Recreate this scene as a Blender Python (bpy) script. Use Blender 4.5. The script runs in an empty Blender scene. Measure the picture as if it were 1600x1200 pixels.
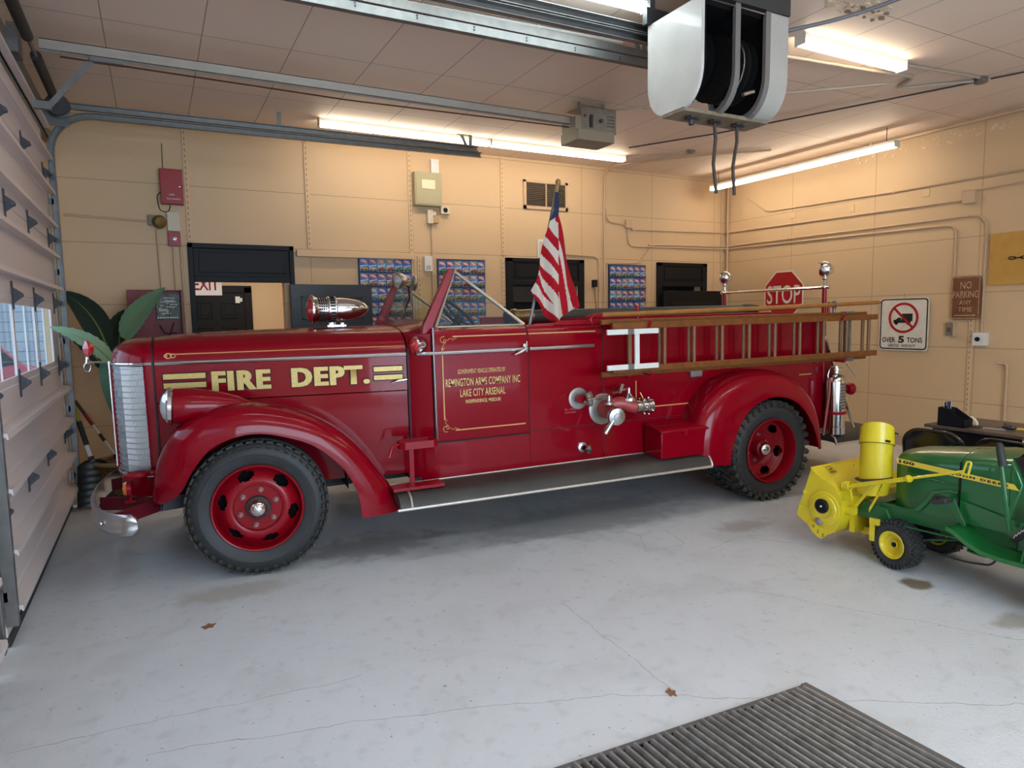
import bpy, bmesh, math, random
from math import sin, cos, pi, radians, sqrt
from mathutils import Vector, Matrix
random.seed(7)
SC = bpy.context.scene
COL = SC.collection

# ------------------------------------------------------------------ camera, world, lights, exposure
TH, PH, RO, F = 0.487174, 0.0990695, -0.0159586, 1047.55
fw = Vector((sin(TH)*cos(PH), cos(TH)*cos(PH), -sin(PH)))
rt0 = Vector((cos(TH), -sin(TH), 0)); up0 = rt0.cross(fw)
rt = rt0*cos(RO) + up0*sin(RO); up = -rt0*sin(RO) + up0*cos(RO)
cd = bpy.data.cameras.new('camera'); cam = bpy.data.objects.new('camera', cd); COL.objects.link(cam)
m = Matrix((rt, up, -fw)).transposed().to_4x4(); m.translation = Vector((0, 0, 1.62)); cam.matrix_world = m
cd.sensor_width = 36; cd.lens = 36*F/1600; cd.clip_start = 0.05; cd.clip_end = 200
SC.camera = cam
SC.view_settings.view_transform = 'Standard'; SC.view_settings.look = 'None'
SC.view_settings.gamma = 1; SC.view_settings.use_curve_mapping = False
SC.view_settings.exposure = 0.14
wd = bpy.data.worlds.new('daylight'); SC.world = wd; wd.use_nodes = True
bg = wd.node_tree.nodes['Background']; bg.inputs[0].default_value = (0.64, 0.81, 1.0, 1); bg.inputs[1].default_value = 2.3
try:
    SC.cycles.max_bounces = 8; SC.cycles.diffuse_bounces = 4; SC.cycles.sample_clamp_indirect = 6
    SC.cycles.caustics_reflective = False; SC.cycles.caustics_refractive = False
except Exception: pass

def area(name, loc, size, sizey, power, color, direction):
    l = bpy.data.lights.new(name, 'AREA'); l.shape = 'RECTANGLE'; l.size = size; l.size_y = sizey
    l.energy = power; l.color = color
    o = bpy.data.objects.new(name, l); COL.objects.link(o); o.location = loc
    o.rotation_euler = Vector(direction).to_track_quat('-Z', 'Z').to_euler()
    return o
# daylight through the open bay door behind the photographer 
area('bay_daylight', (1.6, -2.85, 1.45), 3.6, 2.5, 185, (0.62, 0.82, 1.0), (0, 1, -0.12))
for py in (5.45, 2.1):      # portals in the window rows of the left doors (sample the sky through the glass)
    po = area('window_portal', (-0.80, py, 1.54), 2.7, 0.5, 1, (1, 1, 1), (1, 0, 0))
    try: po.data.cycles.is_portal = True
    except Exception: pass

# ------------------------------------------------------------------ materials
MATS = {}
def mat(name, col, rough=0.5, metal=0.0, coat=0.0, emit=None, es=0.0, alpha=None, trans=0.0, spec=None, noise=None, bump=None):
    if name in MATS: return MATS[name]
    mt = bpy.data.materials.new(name); mt.use_nodes = True; nt = mt.node_tree
    b = nt.nodes['Principled BSDF']
    b.inputs['Base Color'].default_value = (*col, 1); b.inputs['Roughness'].default_value = rough
    b.inputs['Metallic'].default_value = metal; b.inputs['Coat Weight'].default_value = coat
    b.inputs['Coat Roughness'].default_value = 0.04
    if spec is not None: b.inputs['Specular IOR Level'].default_value = spec
    if emit: b.inputs['Emission Color'].default_value = (*emit, 1); b.inputs['Emission Strength'].default_value = es
    if trans: b.inputs['Transmission Weight'].default_value = trans
    if noise:   # (scale, amount, second colour)
        tc = nt.nodes.new('ShaderNodeTexCoord'); n = nt.nodes.new('ShaderNodeTexNoise')
        n.inputs['Scale'].default_value = noise[0]; n.inputs['Detail'].default_value = 6
        nt.links.new(tc.outputs['Object'], n.inputs['Vector'])
        r = nt.nodes.new('ShaderNodeMapRange'); r.inputs[1].default_value = 0.35; r.inputs[2].default_value = 0.7
        r.inputs[3].default_value = 0; r.inputs[4].default_value = noise[1]
        nt.links.new(n.outputs['Fac'], r.inputs[0])
        mx = nt.nodes.new('ShaderNodeMix'); mx.data_type = 'RGBA'
        mx.inputs[6].default_value = (*col, 1); mx.inputs[7].default_value = (*noise[2], 1)
        nt.links.new(r.outputs[0], mx.inputs[0]); nt.links.new(mx.outputs[2], b.inputs['Base Color'])
    if bump:    # (scale, strength)
        tc = nt.nodes.new('ShaderNodeTexCoord'); n = nt.nodes.new('ShaderNodeTexNoise')
        n.inputs['Scale'].default_value = bump[0]; n.inputs['Detail'].default_value = 4
        nt.links.new(tc.outputs['Object'], n.inputs['Vector'])
        bp = nt.nodes.new('ShaderNodeBump'); bp.inputs['Strength'].default_value = bump[1]; bp.inputs['Distance'].default_value = 0.01
        nt.links.new(n.outputs['Fac'], bp.inputs['Height']); nt.links.new(bp.outputs[0], b.inputs['Normal'])
    MATS[name] = mt; return mt
RED = mat('fire_red_paint', (0.245, 0.0005, 0.009), 0.20, coat=0.32, spec=0.12, noise=(1.6, 0.35, (0.21, 0.0005, 0.008)))
RED2 = mat('red_painted_steel', (0.27, 0.002, 0.010), 0.32, coat=0.15, spec=0.25)
DRED = mat('dark_seam', (0.03, 0.0, 0.002), 0.6)
CHR = mat('chrome', (0.78, 0.78, 0.80), 0.12, 1.0)
BCHR = mat('worn_chrome', (0.62, 0.62, 0.64), 0.28, 1.0)
STEEL = mat('galvanised_steel', (0.22, 0.215, 0.21), 0.45, 0.7, noise=(14, 0.6, (0.14, 0.14, 0.14)))
DSTEEL = mat('dark_steel', (0.07, 0.07, 0.075), 0.45, 0.6)
BLK = mat('black_paint', (0.008, 0.008, 0.010), 0.50, spec=0.22)
BLKR = mat('black_rubber', (0.018, 0.018, 0.019), 0.62, noise=(30, 0.5, (0.035, 0.033, 0.03)))
TYRE = mat('tyre_rubber', (0.022, 0.024, 0.028), 0.55, noise=(9, 0.5, (0.04, 0.038, 0.034)))
TREAD = mat('worn_tread_rubber', (0.030, 0.028, 0.025), 0.75, noise=(25, 0.7, (0.065, 0.058, 0.048)))
RUNB = mat('ribbed_rubber_mat', (0.03, 0.028, 0.027), 0.5, noise=(5, 0.6, (0.065, 0.055, 0.048)))
GOLD = mat('gold_leaf', (0.62, 0.44, 0.13), 0.42, 0.25, noise=(60, 0.6, (0.75, 0.60, 0.28)))
PIN = mat('pinstripe_gold', (0.66, 0.36, 0.13), 0.45)
WHT = mat('white_paint', (0.75, 0.74, 0.71), 0.5)
OFFW = mat('off_white_plastic', (0.62, 0.56, 0.44), 0.5)
CONDUIT = mat('painted_conduit', (0.56, 0.40, 0.26), 0.45)
GLASS = None
def glassmat(name, tint, rough=0.0, mixf=0.12):
    mt = bpy.data.materials.new(name); mt.use_nodes = True; nt = mt.node_tree
    for n in list(nt.nodes): nt.nodes.remove(n)
    o = nt.nodes.new('ShaderNodeOutputMaterial'); t = nt.nodes.new('ShaderNodeBsdfTransparent'); t.inputs[0].default_value = (*tint, 1)
    g = nt.nodes.new('ShaderNodeBsdfGlossy'); g.inputs[1].default_value = 0.03; mx = nt.nodes.new('ShaderNodeMixShader')
    fr = nt.nodes.new('ShaderNodeLayerWeight'); fr.inputs[0].default_value = 0.25; pw = nt.nodes.new('ShaderNodeMath'); pw.operation = 'POWER'; pw.inputs[1].default_value = 3.0
    ml = nt.nodes.new('ShaderNodeMath'); ml.operation = 'MULTIPLY_ADD'; ml.inputs[1].default_value = 0.35; ml.inputs[2].default_value = 0.02
    nt.links.new(fr.outputs['Facing'], pw.inputs[0]); nt.links.new(pw.outputs[0], ml.inputs[0]); nt.links.new(ml.outputs[0], mx.inputs[0])
    nt.links.new(t.outputs[0], mx.inputs[1]); nt.links.new(g.outputs[0], mx.inputs[2])
    nt.links.new(mx.outputs[0], o.inputs[0]); MATS[name] = mt; return mt
GLASS = glassmat('clear_glass', (0.80, 0.84, 0.76))
WGLASS = glassmat('window_glass', (0.93, 0.97, 1.0))
LENS = mat('clear_lens', (0.75, 0.78, 0.80), 0.08, 0.5, coat=1.0)
REDL = mat('red_lens', (0.55, 0.01, 0.02), 0.12, coat=1.0)
AMBL = mat('amber_lens', (0.75, 0.16, 0.01), 0.15, coat=1.0)
GREEN = mat('tractor_green', (0.006, 0.105, 0.022), 0.30, coat=0.7)
YEL = mat('tractor_yellow', (0.72, 0.56, 0.015), 0.38, coat=0.4, noise=(7, 0.4, (0.55, 0.42, 0.015)))
DECALY = mat('decal_yellow', (0.72, 0.52, 0.06), 0.4)
WOOD = mat('varnished_ash', (0.20, 0.066, 0.014), 0.45, spec=0.3, noise=(18, 0.7, (0.11, 0.036, 0.009)))
POLEW = mat('pole_wood', (0.34, 0.145, 0.035), 0.4, spec=0.3, noise=(12, 0.6, (0.22, 0.09, 0.022)))
PLY = mat('plywood', (0.56, 0.31, 0.065), 0.55, noise=(9, 0.5, (0.42, 0.22, 0.05)))
FLOORB = None

def tonode(nt, kind, **kw):
    n = nt.nodes.new(kind)
    for k, v in kw.items(): setattr(n, k, v)
    return n
def paneled(name, col, col2, ax, seams_u, seams_v, width=0.006, rough=0.55, dark=0.45, bumpy=40):
    """painted panel wall: thin seams at given coordinates of two object axes (ax = (u,v) indices)"""
    mt = bpy.data.materials.new(name); mt.use_nodes = True; nt = mt.node_tree; L = nt.links
    b = nt.nodes['Principled BSDF']; b.inputs['Roughness'].default_value = rough
    tc = tonode(nt, 'ShaderNodeTexCoord'); sp = tonode(nt, 'ShaderNodeSeparateXYZ'); L.new(tc.outputs['Object'], sp.inputs[0])
    acc = None
    for a, (off, pitch) in ((ax[0], seams_u), (ax[1], seams_v)):
        s = tonode(nt, 'ShaderNodeMath', operation='SUBTRACT'); L.new(sp.outputs[a], s.inputs[0]); s.inputs[1].default_value = off
        pp = tonode(nt, 'ShaderNodeMath', operation='PINGPONG'); L.new(s.outputs[0], pp.inputs[0]); pp.inputs[1].default_value = pitch/2
        lt = tonode(nt, 'ShaderNodeMath', operation='LESS_THAN'); L.new(pp.outputs[0], lt.inputs[0]); lt.inputs[1].default_value = width/2
        if acc is None: acc = lt
        else:
            mx = tonode(nt, 'ShaderNodeMath', operation='MAXIMUM'); L.new(acc.outputs[0], mx.inputs[0]); L.new(lt.outputs[0], mx.inputs[1]); acc = mx
    n = tonode(nt, 'ShaderNodeTexNoise'); n.inputs['Scale'].default_value = 1.3; n.inputs['Detail'].default_value = 5; L.new(tc.outputs['Object'], n.inputs['Vector'])
    c1 = tonode(nt, 'ShaderNodeMix', data_type='RGBA'); c1.inputs[6].default_value = (*col, 1); c1.inputs[7].default_value = (*col2, 1); L.new(n.outputs['Fac'], c1.inputs[0])
    c2 = tonode(nt, 'ShaderNodeMix', data_type='RGBA'); L.new(acc.outputs[0], c2.inputs[0]); L.new(c1.outputs[2], c2.inputs[6]); c2.inputs[7].default_value = tuple(x*dark for x in col) + (1,)
    L.new(c2.outputs[2], b.inputs['Base Color'])
    n2 = tonode(nt, 'ShaderNodeTexNoise'); n2.inputs['Scale'].default_value = bumpy; L.new(tc.outputs['Object'], n2.inputs['Vector'])
    ad = tonode(nt, 'ShaderNodeMath', operation='MULTIPLY_ADD'); L.new(acc.outputs[0], ad.inputs[0]); ad.inputs[1].default_value = -1.5; L.new(n2.outputs['Fac'], ad.inputs[2])
    bp = tonode(nt, 'ShaderNodeBump'); bp.inputs['Strength'].default_value = 0.25; bp.inputs['Distance'].default_value = 0.004
    L.new(ad.outputs[0], bp.inputs['Height']); L.new(bp.outputs[0], b.inputs['Normal'])
    MATS[name] = mt; return mt
WALLC = (0.66, 0.47, 0.28); WALLC2 = (0.61, 0.43, 0.255)
WALLB = paneled('painted_panels_back', WALLC, WALLC2, (0, 2), (0.38, 1.218), (0.60, 0.605))
WALLR = paneled('painted_panels_right', WALLC, WALLC2, (1, 2), (0.46, 1.22), (0.60, 0.605))
WALLP = mat('plain_painted_wall', WALLC, 0.55)
CEIL = paneled('ceiling_tiles', (0.84, 0.69, 0.58), (0.77, 0.62, 0.52), (0, 1), (-0.19, 0.615), (6.64, 1.19), 0.007, 0.6, 0.35, 22)
DOORW = mat('sectional_door_paint', (0.74, 0.65, 0.64), 0.45, coat=0.2, bump=(30, 0.05))

def floor_mat():
    mt = bpy.data.materials.new('painted_concrete_floor'); mt.use_nodes = True; nt = mt.node_tree; L = nt.links
    b = nt.nodes['Principled BSDF']; tc = tonode(nt, 'ShaderNodeTexCoord'); P = tc.outputs['Object']
    def noise(scale, det=5, dist=0.0):
        n = tonode(nt, 'ShaderNodeTexNoise'); n.inputs['Scale'].default_value = scale; n.inputs['Detail'].default_value = det
        n.inputs['Distortion'].default_value = dist; L.new(P, n.inputs['Vector']); return n.outputs['Fac']
    def rng(v, a, c, lo=0.0, hi=1.0):
        r = tonode(nt, 'ShaderNodeMapRange'); L.new(v, r.inputs[0]); r.inputs[1].default_value = a; r.inputs[2].default_value = c
        r.inputs[3].default_value = lo; r.inputs[4].default_value = hi; return r.outputs[0]
    def mixc(f, A, Bc):
        x = tonode(nt, 'ShaderNodeMix', data_type='RGBA'); L.new(f, x.inputs[0])
        if isinstance(A, tuple): x.inputs[6].default_value = (*A, 1)
        else: L.new(A, x.inputs[6])
        x.inputs[7].default_value = (*Bc, 1); return x.outputs[2]
    def mth(op, a, c):
        x = tonode(nt, 'ShaderNodeMath', operation=op)
        for i, v in enumerate((a, c)):
            if isinstance(v, (int, float)): x.inputs[i].default_value = v
            else: L.new(v, x.inputs[i])
        return x.outputs[0]
    wig = noise(2.5, 6)
    col = mixc(rng(noise(0.7), 0.35, 0.65), (0.695, 0.72, 0.76), (0.63, 0.65, 0.68))
    col = mixc(rng(noise(1.9, 8, 0.6), 0.52, 0.70, 0, 0.28), col, (0.42, 0.42, 0.41))
    col = mixc(rng(noise(11, 8), 0.56, 0.75, 0, 0.26), col, (0.26, 0.26, 0.25))
    col = mixc(rng(noise(38, 3), 0.68, 0.74, 0, 0.65), col, (0.17, 0.15, 0.13))
    # dirt blots: (x, y, radius, strength, colour)
    for (x, y, r, st, c, sx) in ((0.36, 4.24, 0.15, 0.35, (0.30, 0.23, 0.10), 2.6), (3.92, 2.29, 0.09, 0.85, (0.15, 0.09, 0.02), 1.3),
                             (3.89, 1.74, 0.10, 0.5, (0.22, 0.16, 0.06), 1.6), (1.3, 4.62, 0.30, 0.5, (0.12, 0.11, 0.10), 2.0),
                             (3.0, 4.4, 0.5, 0.35, (0.15, 0.14, 0.13), 2.4), (3.9, 3.6, 0.16, 0.45, (0.20, 0.15, 0.11), 1.8)):
        mp = tonode(nt, 'ShaderNodeMapping'); mp.inputs['Location'].default_value = (-x/sx, -y, 0); mp.inputs['Scale'].default_value = (1/sx, 1, 1); L.new(P, mp.inputs[0])
        ln = tonode(nt, 'ShaderNodeVectorMath', operation='LENGTH'); L.new(mp.outputs[0], ln.inputs[0])
        d = mth('ADD', ln.outputs['Value'], mth('MULTIPLY', mth('SUBTRACT', noise(7, 8), 0.5), r*1.6))
        col = mixc(rng(d, r*0.55, r, st, 0.0), col, c)
    # hairline cracks and paint joints: segments
    segs = [((-0.12, 2.76), (0.73, 2.55)), ((0.73, 2.55), (1.63, 2.23)), ((1.63, 2.23), (3.06, 1.33)), ((-0.6, 3.04), (0.75, 2.91)),
            ((3.09, 3.85), (2.9, 3.53)), ((3.09, 3.85), (3.33, 3.79)), ((3.33, 3.79), (3.23, 3.52)), ((2.9, 3.53), (3.23, 3.52)),
            ((3.3, 3.35), (3.68, 3.44)), ((3.68, 3.44), (3.95, 3.05)), ((1.94, 4.28), (3.1, 4.05)), ((3.0, 2.7), (3.75, 1.5)), ((1.9, 2.12), (1.95, 3.1))]
    acc = None
    spx = tonode(nt, 'ShaderNodeVectorMath', operation='ADD'); L.new(P, spx.inputs[0])
    wv = tonode(nt, 'ShaderNodeTexNoise'); wv.inputs['Scale'].default_value = 6; wv.inputs['Detail'].default_value = 6; L.new(P, wv.inputs['Vector'])
    sc = tonode(nt, 'ShaderNodeVectorMath', operation='MULTIPLY_ADD'); L.new(wv.outputs['Color'], sc.inputs[0]); sc.inputs[1].default_value = (0.08, 0.08, 0); sc.inputs[2].default_value = (-0.04, -0.04, 0)
    L.new(sc.outputs[0], spx.inputs[1]); Q = spx.outputs[0]
    for (x0, y0), (x1, y1) in segs:
        Ls = math.hypot(x1-x0, y1-y0); ux, uy = (x1-x0)/Ls, (y1-y0)/Ls
        v = tonode(nt, 'ShaderNodeVectorMath', operation='SUBTRACT'); L.new(Q, v.inputs[0]); v.inputs[1].default_value = ((x0+x1)/2, (y0+y1)/2, 0)
        d1 = tonode(nt, 'ShaderNodeVectorMath', operation='DOT_PRODUCT'); L.new(v.outputs[0], d1.inputs[0]); d1.inputs[1].default_value = (ux, uy, 0)
        d2 = tonode(nt, 'ShaderNodeVectorMath', operation='DOT_PRODUCT'); L.new(v.outputs[0], d2.inputs[0]); d2.inputs[1].default_value = (-uy, ux, 0)
        e = mth('MAXIMUM', mth('SUBTRACT', mth('ABSOLUTE', d1.outputs['Value'], 0), Ls/2), mth('SUBTRACT', mth('ABSOLUTE', d2.outputs['Value'], 0), 0.0018))
        ok = mth('LESS_THAN', e, 0.0)
        acc = ok if acc is None else mth('MAXIMUM', acc, ok)
    col = mixc(mth('MULTIPLY', acc, 0.55), col, (0.13, 0.11, 0.10))
    L.new(col, b.inputs['Base Color'])
    L.new(rng(noise(3, 4), 0.3, 0.7, 0.30, 0.50), b.inputs['Roughness'])
    hb = mth('ADD', mth('MULTIPLY', noise(55, 3), 0.6), noise(160, 2))
    bp = tonode(nt, 'ShaderNodeBump'); bp.inputs['Strength'].default_value = 0.6; bp.inputs['Distance'].default_value = 0.005
    L.new(hb, bp.inputs['Height']); L.new(bp.outputs[0], b.inputs['Normal'])
    return mt

# ------------------------------------------------------------------ mesh helpers
def V(*a): return Vector(a)
class MB:
    def __init__(s): s.bm = bmesh.new(); s.mi = 0
    def face(s, vs):
        try: f = s.bm.faces.new(vs); f.material_index = s.mi; return f
        except ValueError: return None
    def box(s, cx, cy, cz, sx, sy, sz, R=None, top=None):
        """centre + full sizes; R: optional 3x3; top: (fx, fy) taper of the +z end"""
        hx, hy, hz = sx/2, sy/2, sz/2; tx_, ty_ = top or (1, 1); vs = []
        for z in (-1, 1):
            for x, y in ((-1, -1), (1, -1), (1, 1), (-1, 1)):
                p = Vector((x*hx*(tx_ if z > 0 else 1), y*hy*(ty_ if z > 0 else 1), z*hz))
                if R: p = R @ p
                vs.append(s.bm.verts.new(p + Vector((cx, cy, cz))))
        for q in ((3, 2, 1, 0), (4, 5, 6, 7), (0, 1, 5, 4), (1, 2, 6, 5), (2, 3, 7, 6), (3, 0, 4, 7)): s.face([vs[i] for i in q])
        return s
    def bx(s, x0, x1, y0, y1, z0, z1): return s.box((x0+x1)/2, (y0+y1)/2, (z0+z1)/2, abs(x1-x0), abs(y1-y0), abs(z1-z0))
    def rings(s, rings, closed=True, cap0=True, cap1=True, loop=False):
        R = [[s.bm.verts.new(p) for p in r] for r in rings]; n = len(R[0])
        pairs = list(zip(R, R[1:])) + ([(R[-1], R[0])] if loop else [])
        for a, b in pairs:
            for i in range(n if closed else n-1):
                j = (i+1) % n; s.face([a[i], a[j], b[j], b[i]])
        if closed and not loop:
            if cap0: s.face(R[0][::-1])
            if cap1: s.face(R[-1])
        return R
    def tube(s, pts, r, n=8, loop=False, cap=True, flat=None):
        pts = [Vector(p) for p in pts]; N = len(pts); rings = []; prev = None
        for i, p in enumerate(pts):
            if loop: d = pts[(i+1) % N] - pts[i-1]
            else: d = pts[min(i+1, N-1)] - pts[max(i-1, 0)]
            if d.length < 1e-9: d = Vector((0, 0, 1))
            d.normalize()
            if prev is None:
                a = Vector((0, 0, 1)) if abs(d.z) < 0.9 else Vector((1, 0, 0)); u = d.cross(a).normalized()
            else:
                u = prev - d*prev.dot(d)
                u = u.normalized() if u.length > 1e-6 else d.orthogonal().normalized()
            prev = u; w = d.cross(u); rr = r[i] if isinstance(r, (list, tuple)) else r
            rings.append([p + (u*cos(2*pi*k/n) + w*sin(2*pi*k/n)*(flat or 1))*rr for k in range(n)])
        s.rings(rings, True, cap, cap, loop); return s
    def cyl(s, p0, p1, r0, r1=None, n=20, cap=True):
        return s.tube([p0, p1], [r0, r0 if r1 is None else r1], n, cap=cap)
    def lathe(s, prof, o=(0, 0, 0), axis=(0, 0, 1), n=28, cap=True, a0=0.0, a1=2*pi):
        """prof: [(radius, height along axis)]"""
        ax = Vector(axis).normalized(); u = ax.orthogonal().normalized(); w = ax.cross(u); o = Vector(o)
        full = abs(a1-a0-2*pi) < 1e-6; m = n if full else n+1; rings = []
        for r, h in prof:
            r = max(r, 1e-4); rings.append([o + ax*h + (u*cos(a0+(a1-a0)*k/n) + w*sin(a0+(a1-a0)*k/n))*r for k in range(m)])
        s.rings(rings, full, cap, cap); return s
    def ball(s, c, r, n=16, m=10, sc=(1, 1, 1)):
        prof = [(r*sin(pi*i/m), -r*cos(pi*i/m)) for i in range(m+1)]
        k = len(s.bm.verts); s.lathe(prof, (0, 0, 0), (0, 0, 1), n); s.bm.verts.ensure_lookup_table()
        for v in list(s.bm.verts)[k:]: v.co = Vector((v.co.x*sc[0], v.co.y*sc[1], v.co.z*sc[2])) + Vector(c)
        return s
    def prism(s, pts, o, u, v, n, th):
        """2D outline pts in plane (o,u,v), extruded th along n"""
        o, u, v, n = Vector(o), Vector(u), Vector(v), Vector(n)
        A = [s.bm.verts.new(o + u*a + v*b) for a, b in pts]; B = [s.bm.verts.new(o + u*a + v*b + n*th) for a, b in pts]
        s.face(A[::-1]); s.face(B)
        for i in range(len(A)): j = (i+1) % len(A); s.face([A[i], A[j], B[j], B[i]])
        return s
    def strip(s, A, Bp):
        a = [s.bm.verts.new(p) for p in A]; b = [s.bm.verts.new(p) for p in Bp]
        for i in range(len(a)-1): s.face([a[i], a[i+1], b[i+1], b[i]])
        return s
    def grid(s, f, nu, nv):
        G = [[s.bm.verts.new(f(i/nu, j/nv)) for j in range(nv+1)] for i in range(nu+1)]
        for i in range(nu):
            for j in range(nv): s.face([G[i][j], G[i+1][j], G[i+1][j+1], G[i][j+1]])
        return s
    def mesh(s, me, M4, mi=None):
        k = len(s.bm.verts); kf = len(s.bm.faces)
        s.bm.from_mesh(me); s.bm.verts.ensure_lookup_table(); s.bm.faces.ensure_lookup_table()
        for v in list(s.bm.verts)[k:]: v.co = M4 @ v.co
        for f in list(s.bm.faces)[kf:]: f.material_index = s.mi if mi is None else mi
        return s
    def xf(s, M4):
        for v in s.bm.verts: v.co = M4 @ v.co
        return s
    def obj(s, name, mats, parent=None, smooth=True, bevel=0, solid=0, angle=35, recalc=True, subd=0, label=None):
        if recalc: bmesh.ops.recalc_face_normals(s.bm, faces=s.bm.faces)
        me = bpy.data.meshes.new(name); s.bm.to_mesh(me); s.bm.free()
        for mt in (mats if isinstance(mats, (list, tuple)) else [mats]): me.materials.append(mt)
        if smooth:
            me.polygons.foreach_set('use_smooth', [True]*len(me.polygons))
            try: me.set_sharp_from_angle(angle=radians(angle))
            except Exception: pass
        o = bpy.data.objects.new(name, me); COL.objects.link(o)
        if parent: o.parent = parent
        if solid: md = o.modifiers.new('s', 'SOLIDIFY'); md.thickness = abs(solid); md.offset = -1 if solid > 0 else 1
        if solid: md = o.modifiers.new('e', 'EDGE_SPLIT'); md.split_angle = radians(50)
        if bevel: md = o.modifiers.new('b', 'BEVEL'); md.width = bevel; md.segments = 2; md.limit_method = 'ANGLE'; md.angle_limit = radians(40)
        if subd: md = o.modifiers.new('u', 'SUBSURF'); md.levels = subd; md.render_levels = subd
        if label: o['label'] = label
        return o
def empty(name, loc=(0, 0, 0), rz=0.0, label=None, cat=None, group=None, kind=None, M4=None, parent=None):
    o = bpy.data.objects.new(name, None); COL.objects.link(o); o.empty_display_size = 0.1
    if M4 is not None: o.matrix_world = M4
    else: o.location = loc; o.rotation_euler = (0, 0, rz)
    if parent: o.parent = parent
    return tag(o, label, cat, group, kind)
def tag(o, label=None, cat=None, group=None, kind=None):
    if label: o['label'] = label
    if cat: o['category'] = cat
    if group: o['group'] = group
    if kind: o['kind'] = kind
    return o
def copytree(o, parent=None):
    c = o.copy(); COL.objects.link(c)
    if parent: c.parent = parent
    for ch in list(o.children): copytree(ch, c)
    return c
def fillet(pts, r, k=5):
    pts = [Vector(p) for p in pts]; out = [pts[0]]
    for i in range(1, len(pts)-1):
        a, b, c = pts[i-1], pts[i], pts[i+1]; u = a-b; w = c-b; rr = min(r, u.length*0.45, w.length*0.45)
        p = b + u.normalized()*rr; q = b + w.normalized()*rr
        for t in range(k+1):
            t /= k; out.append(p*(1-t)**2 + b*2*t*(1-t) + q*t*t)
    out.append(pts[-1]); return out
_tc = {}
def textmesh(body, bold=0.0, spacing=1.0):
    key = (body, bold, spacing)
    if key in _tc: return _tc[key]
    cu = bpy.data.curves.new('lettering', 'FONT'); cu.body = body; cu.offset = bold; cu.space_character = spacing; cu.resolution_u = 3
    o = bpy.data.objects.new('lettering_source', cu); COL.objects.link(o)
    bpy.context.view_layer.update(); dg = bpy.context.evaluated_depsgraph_get()
    me = bpy.data.meshes.new_from_object(o.evaluated_get(dg)); bpy.data.objects.remove(o)
    xs = [v.co.x for v in me.vertices]; ys = [v.co.y for v in me.vertices]
    _tc[key] = (me, min(xs), max(xs), min(ys), max(ys)); return _tc[key]
def lay_text(mb, body, o, u, v, n, width, height, bold=0.0, spacing=1.0, mi=None, lift=0.0, box=None, th=None):
    """put text into mb: lower-left at o, width along u, height along v"""
    me, x0, x1, y0, y1 = textmesh(body, bold, spacing)
    if box: x0, x1, y0, y1 = box
    sx, sy = width/(x1-x0), height/(y1-y0); u, v, n = Vector(u), Vector(v), Vector(n)
    M4 = Matrix.Identity(4)
    for i in range(3):
        M4[i][0] = u[i]*sx; M4[i][1] = v[i]*sy; M4[i][2] = n[i]
    M4.translation = Vector(o) - u*x0*sx - v*y0*sy + n*lift
    mb.mesh(me, M4, mi); return (x0, x1, y0, y1)
# ================================================================== THE ROOM
XL, XR, YB, YF, ZC = -0.78, 7.93, 7.80, -3.0, 3.66
def slab(name, x0, x1, y0, y1, z0, z1, m, **k):
    o = MB().bx(x0, x1, y0, y1, z0, z1).obj(name, m, smooth=False); o['kind'] = 'structure'; return o
fl = slab('floor', XL-0.3, XR+0.2, YF-0.4, YB+0.2, -0.12, 0, floor_mat())
slab('ceiling', XL-0.3, XR+0.2, YF-0.2, YB+0.2, ZC, ZC+0.12, CEIL)
slab('wall_right', XR, XR+0.15, YF, YB+0.15, 0, ZC, WALLR)
# back wall with its openings (doorway to the hall, two dark doors)
mb = MB()
ops = [(0.40, 1.30, 0, 2.05), (4.14, 5.17, 0, 2.05), (6.64, 7.44, 0, 2.05)]
xs = [XL-0.15] + [v for o_ in ops for v in o_[:2]] + [XR+0.15]
for i in range(0, len(xs), 2): mb.bx(xs[i], xs[i+1], YB, YB+0.15, 0, ZC)
for x0, x1, z0, z1 in ops: mb.bx(x0, x1, YB, YB+0.15, z1, ZC)
mb.obj('wall_back', WALLB, smooth=False)['kind'] = 'structure'
# left wall: piers, header above the two sectional doors
mb = MB()
mb.bx(XL-0.05, XL, 7.02, YB, 0, ZC); mb.bx(XL-0.15, XL, 3.72, 4.02, 0, ZC); mb.bx(XL-0.15, XL, YF, 0.70, 0, ZC)
mb.bx(XL-0.15, XL, 0.70, 3.72, 3.36, ZC); mb.bx(XL-0.15, XL, 4.02, 7.02, 3.36, ZC)
mb.obj('wall_left', WALLP, smooth=False)['kind'] = 'structure'
# front wall behind the photographer with an open bay door
mb = MB(); mb.bx(XL, 0.0, YF-0.15, YF, 0, ZC); mb.bx(5.3, XR, YF-0.15, YF, 0, ZC); mb.bx(0.0, 5.3, YF-0.15, YF, 2.75, ZC)
mb.obj('wall_front', WALLP, smooth=False)['kind'] = 'structure'
BASE = mat('baseboard_paint', (0.50, 0.36, 0.25), 0.5)
mb = MB()
for a, c in ((XL, 0.34), (1.40, 4.06), (5.26, 6.56), (7.54, XR)): mb.bx(a, c, YB-0.015, YB, 0, 0.10)
mb.obj('baseboard_back', BASE, smooth=False)['kind'] = 'structure'
MB().bx(XR-0.02, XR, YF, YB-0.015, 0, 0.11).obj('baseboard_right', BASE, bevel=0.004)['kind'] = 'structure'
# thin header rail painted like the wall, over the dark door leaf
MB().bx(1.44, 2.80, YB-0.06, YB, 2.33, 2.40).obj('trim_1', WALLP, bevel=0.004)['kind'] = 'structure'
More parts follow.
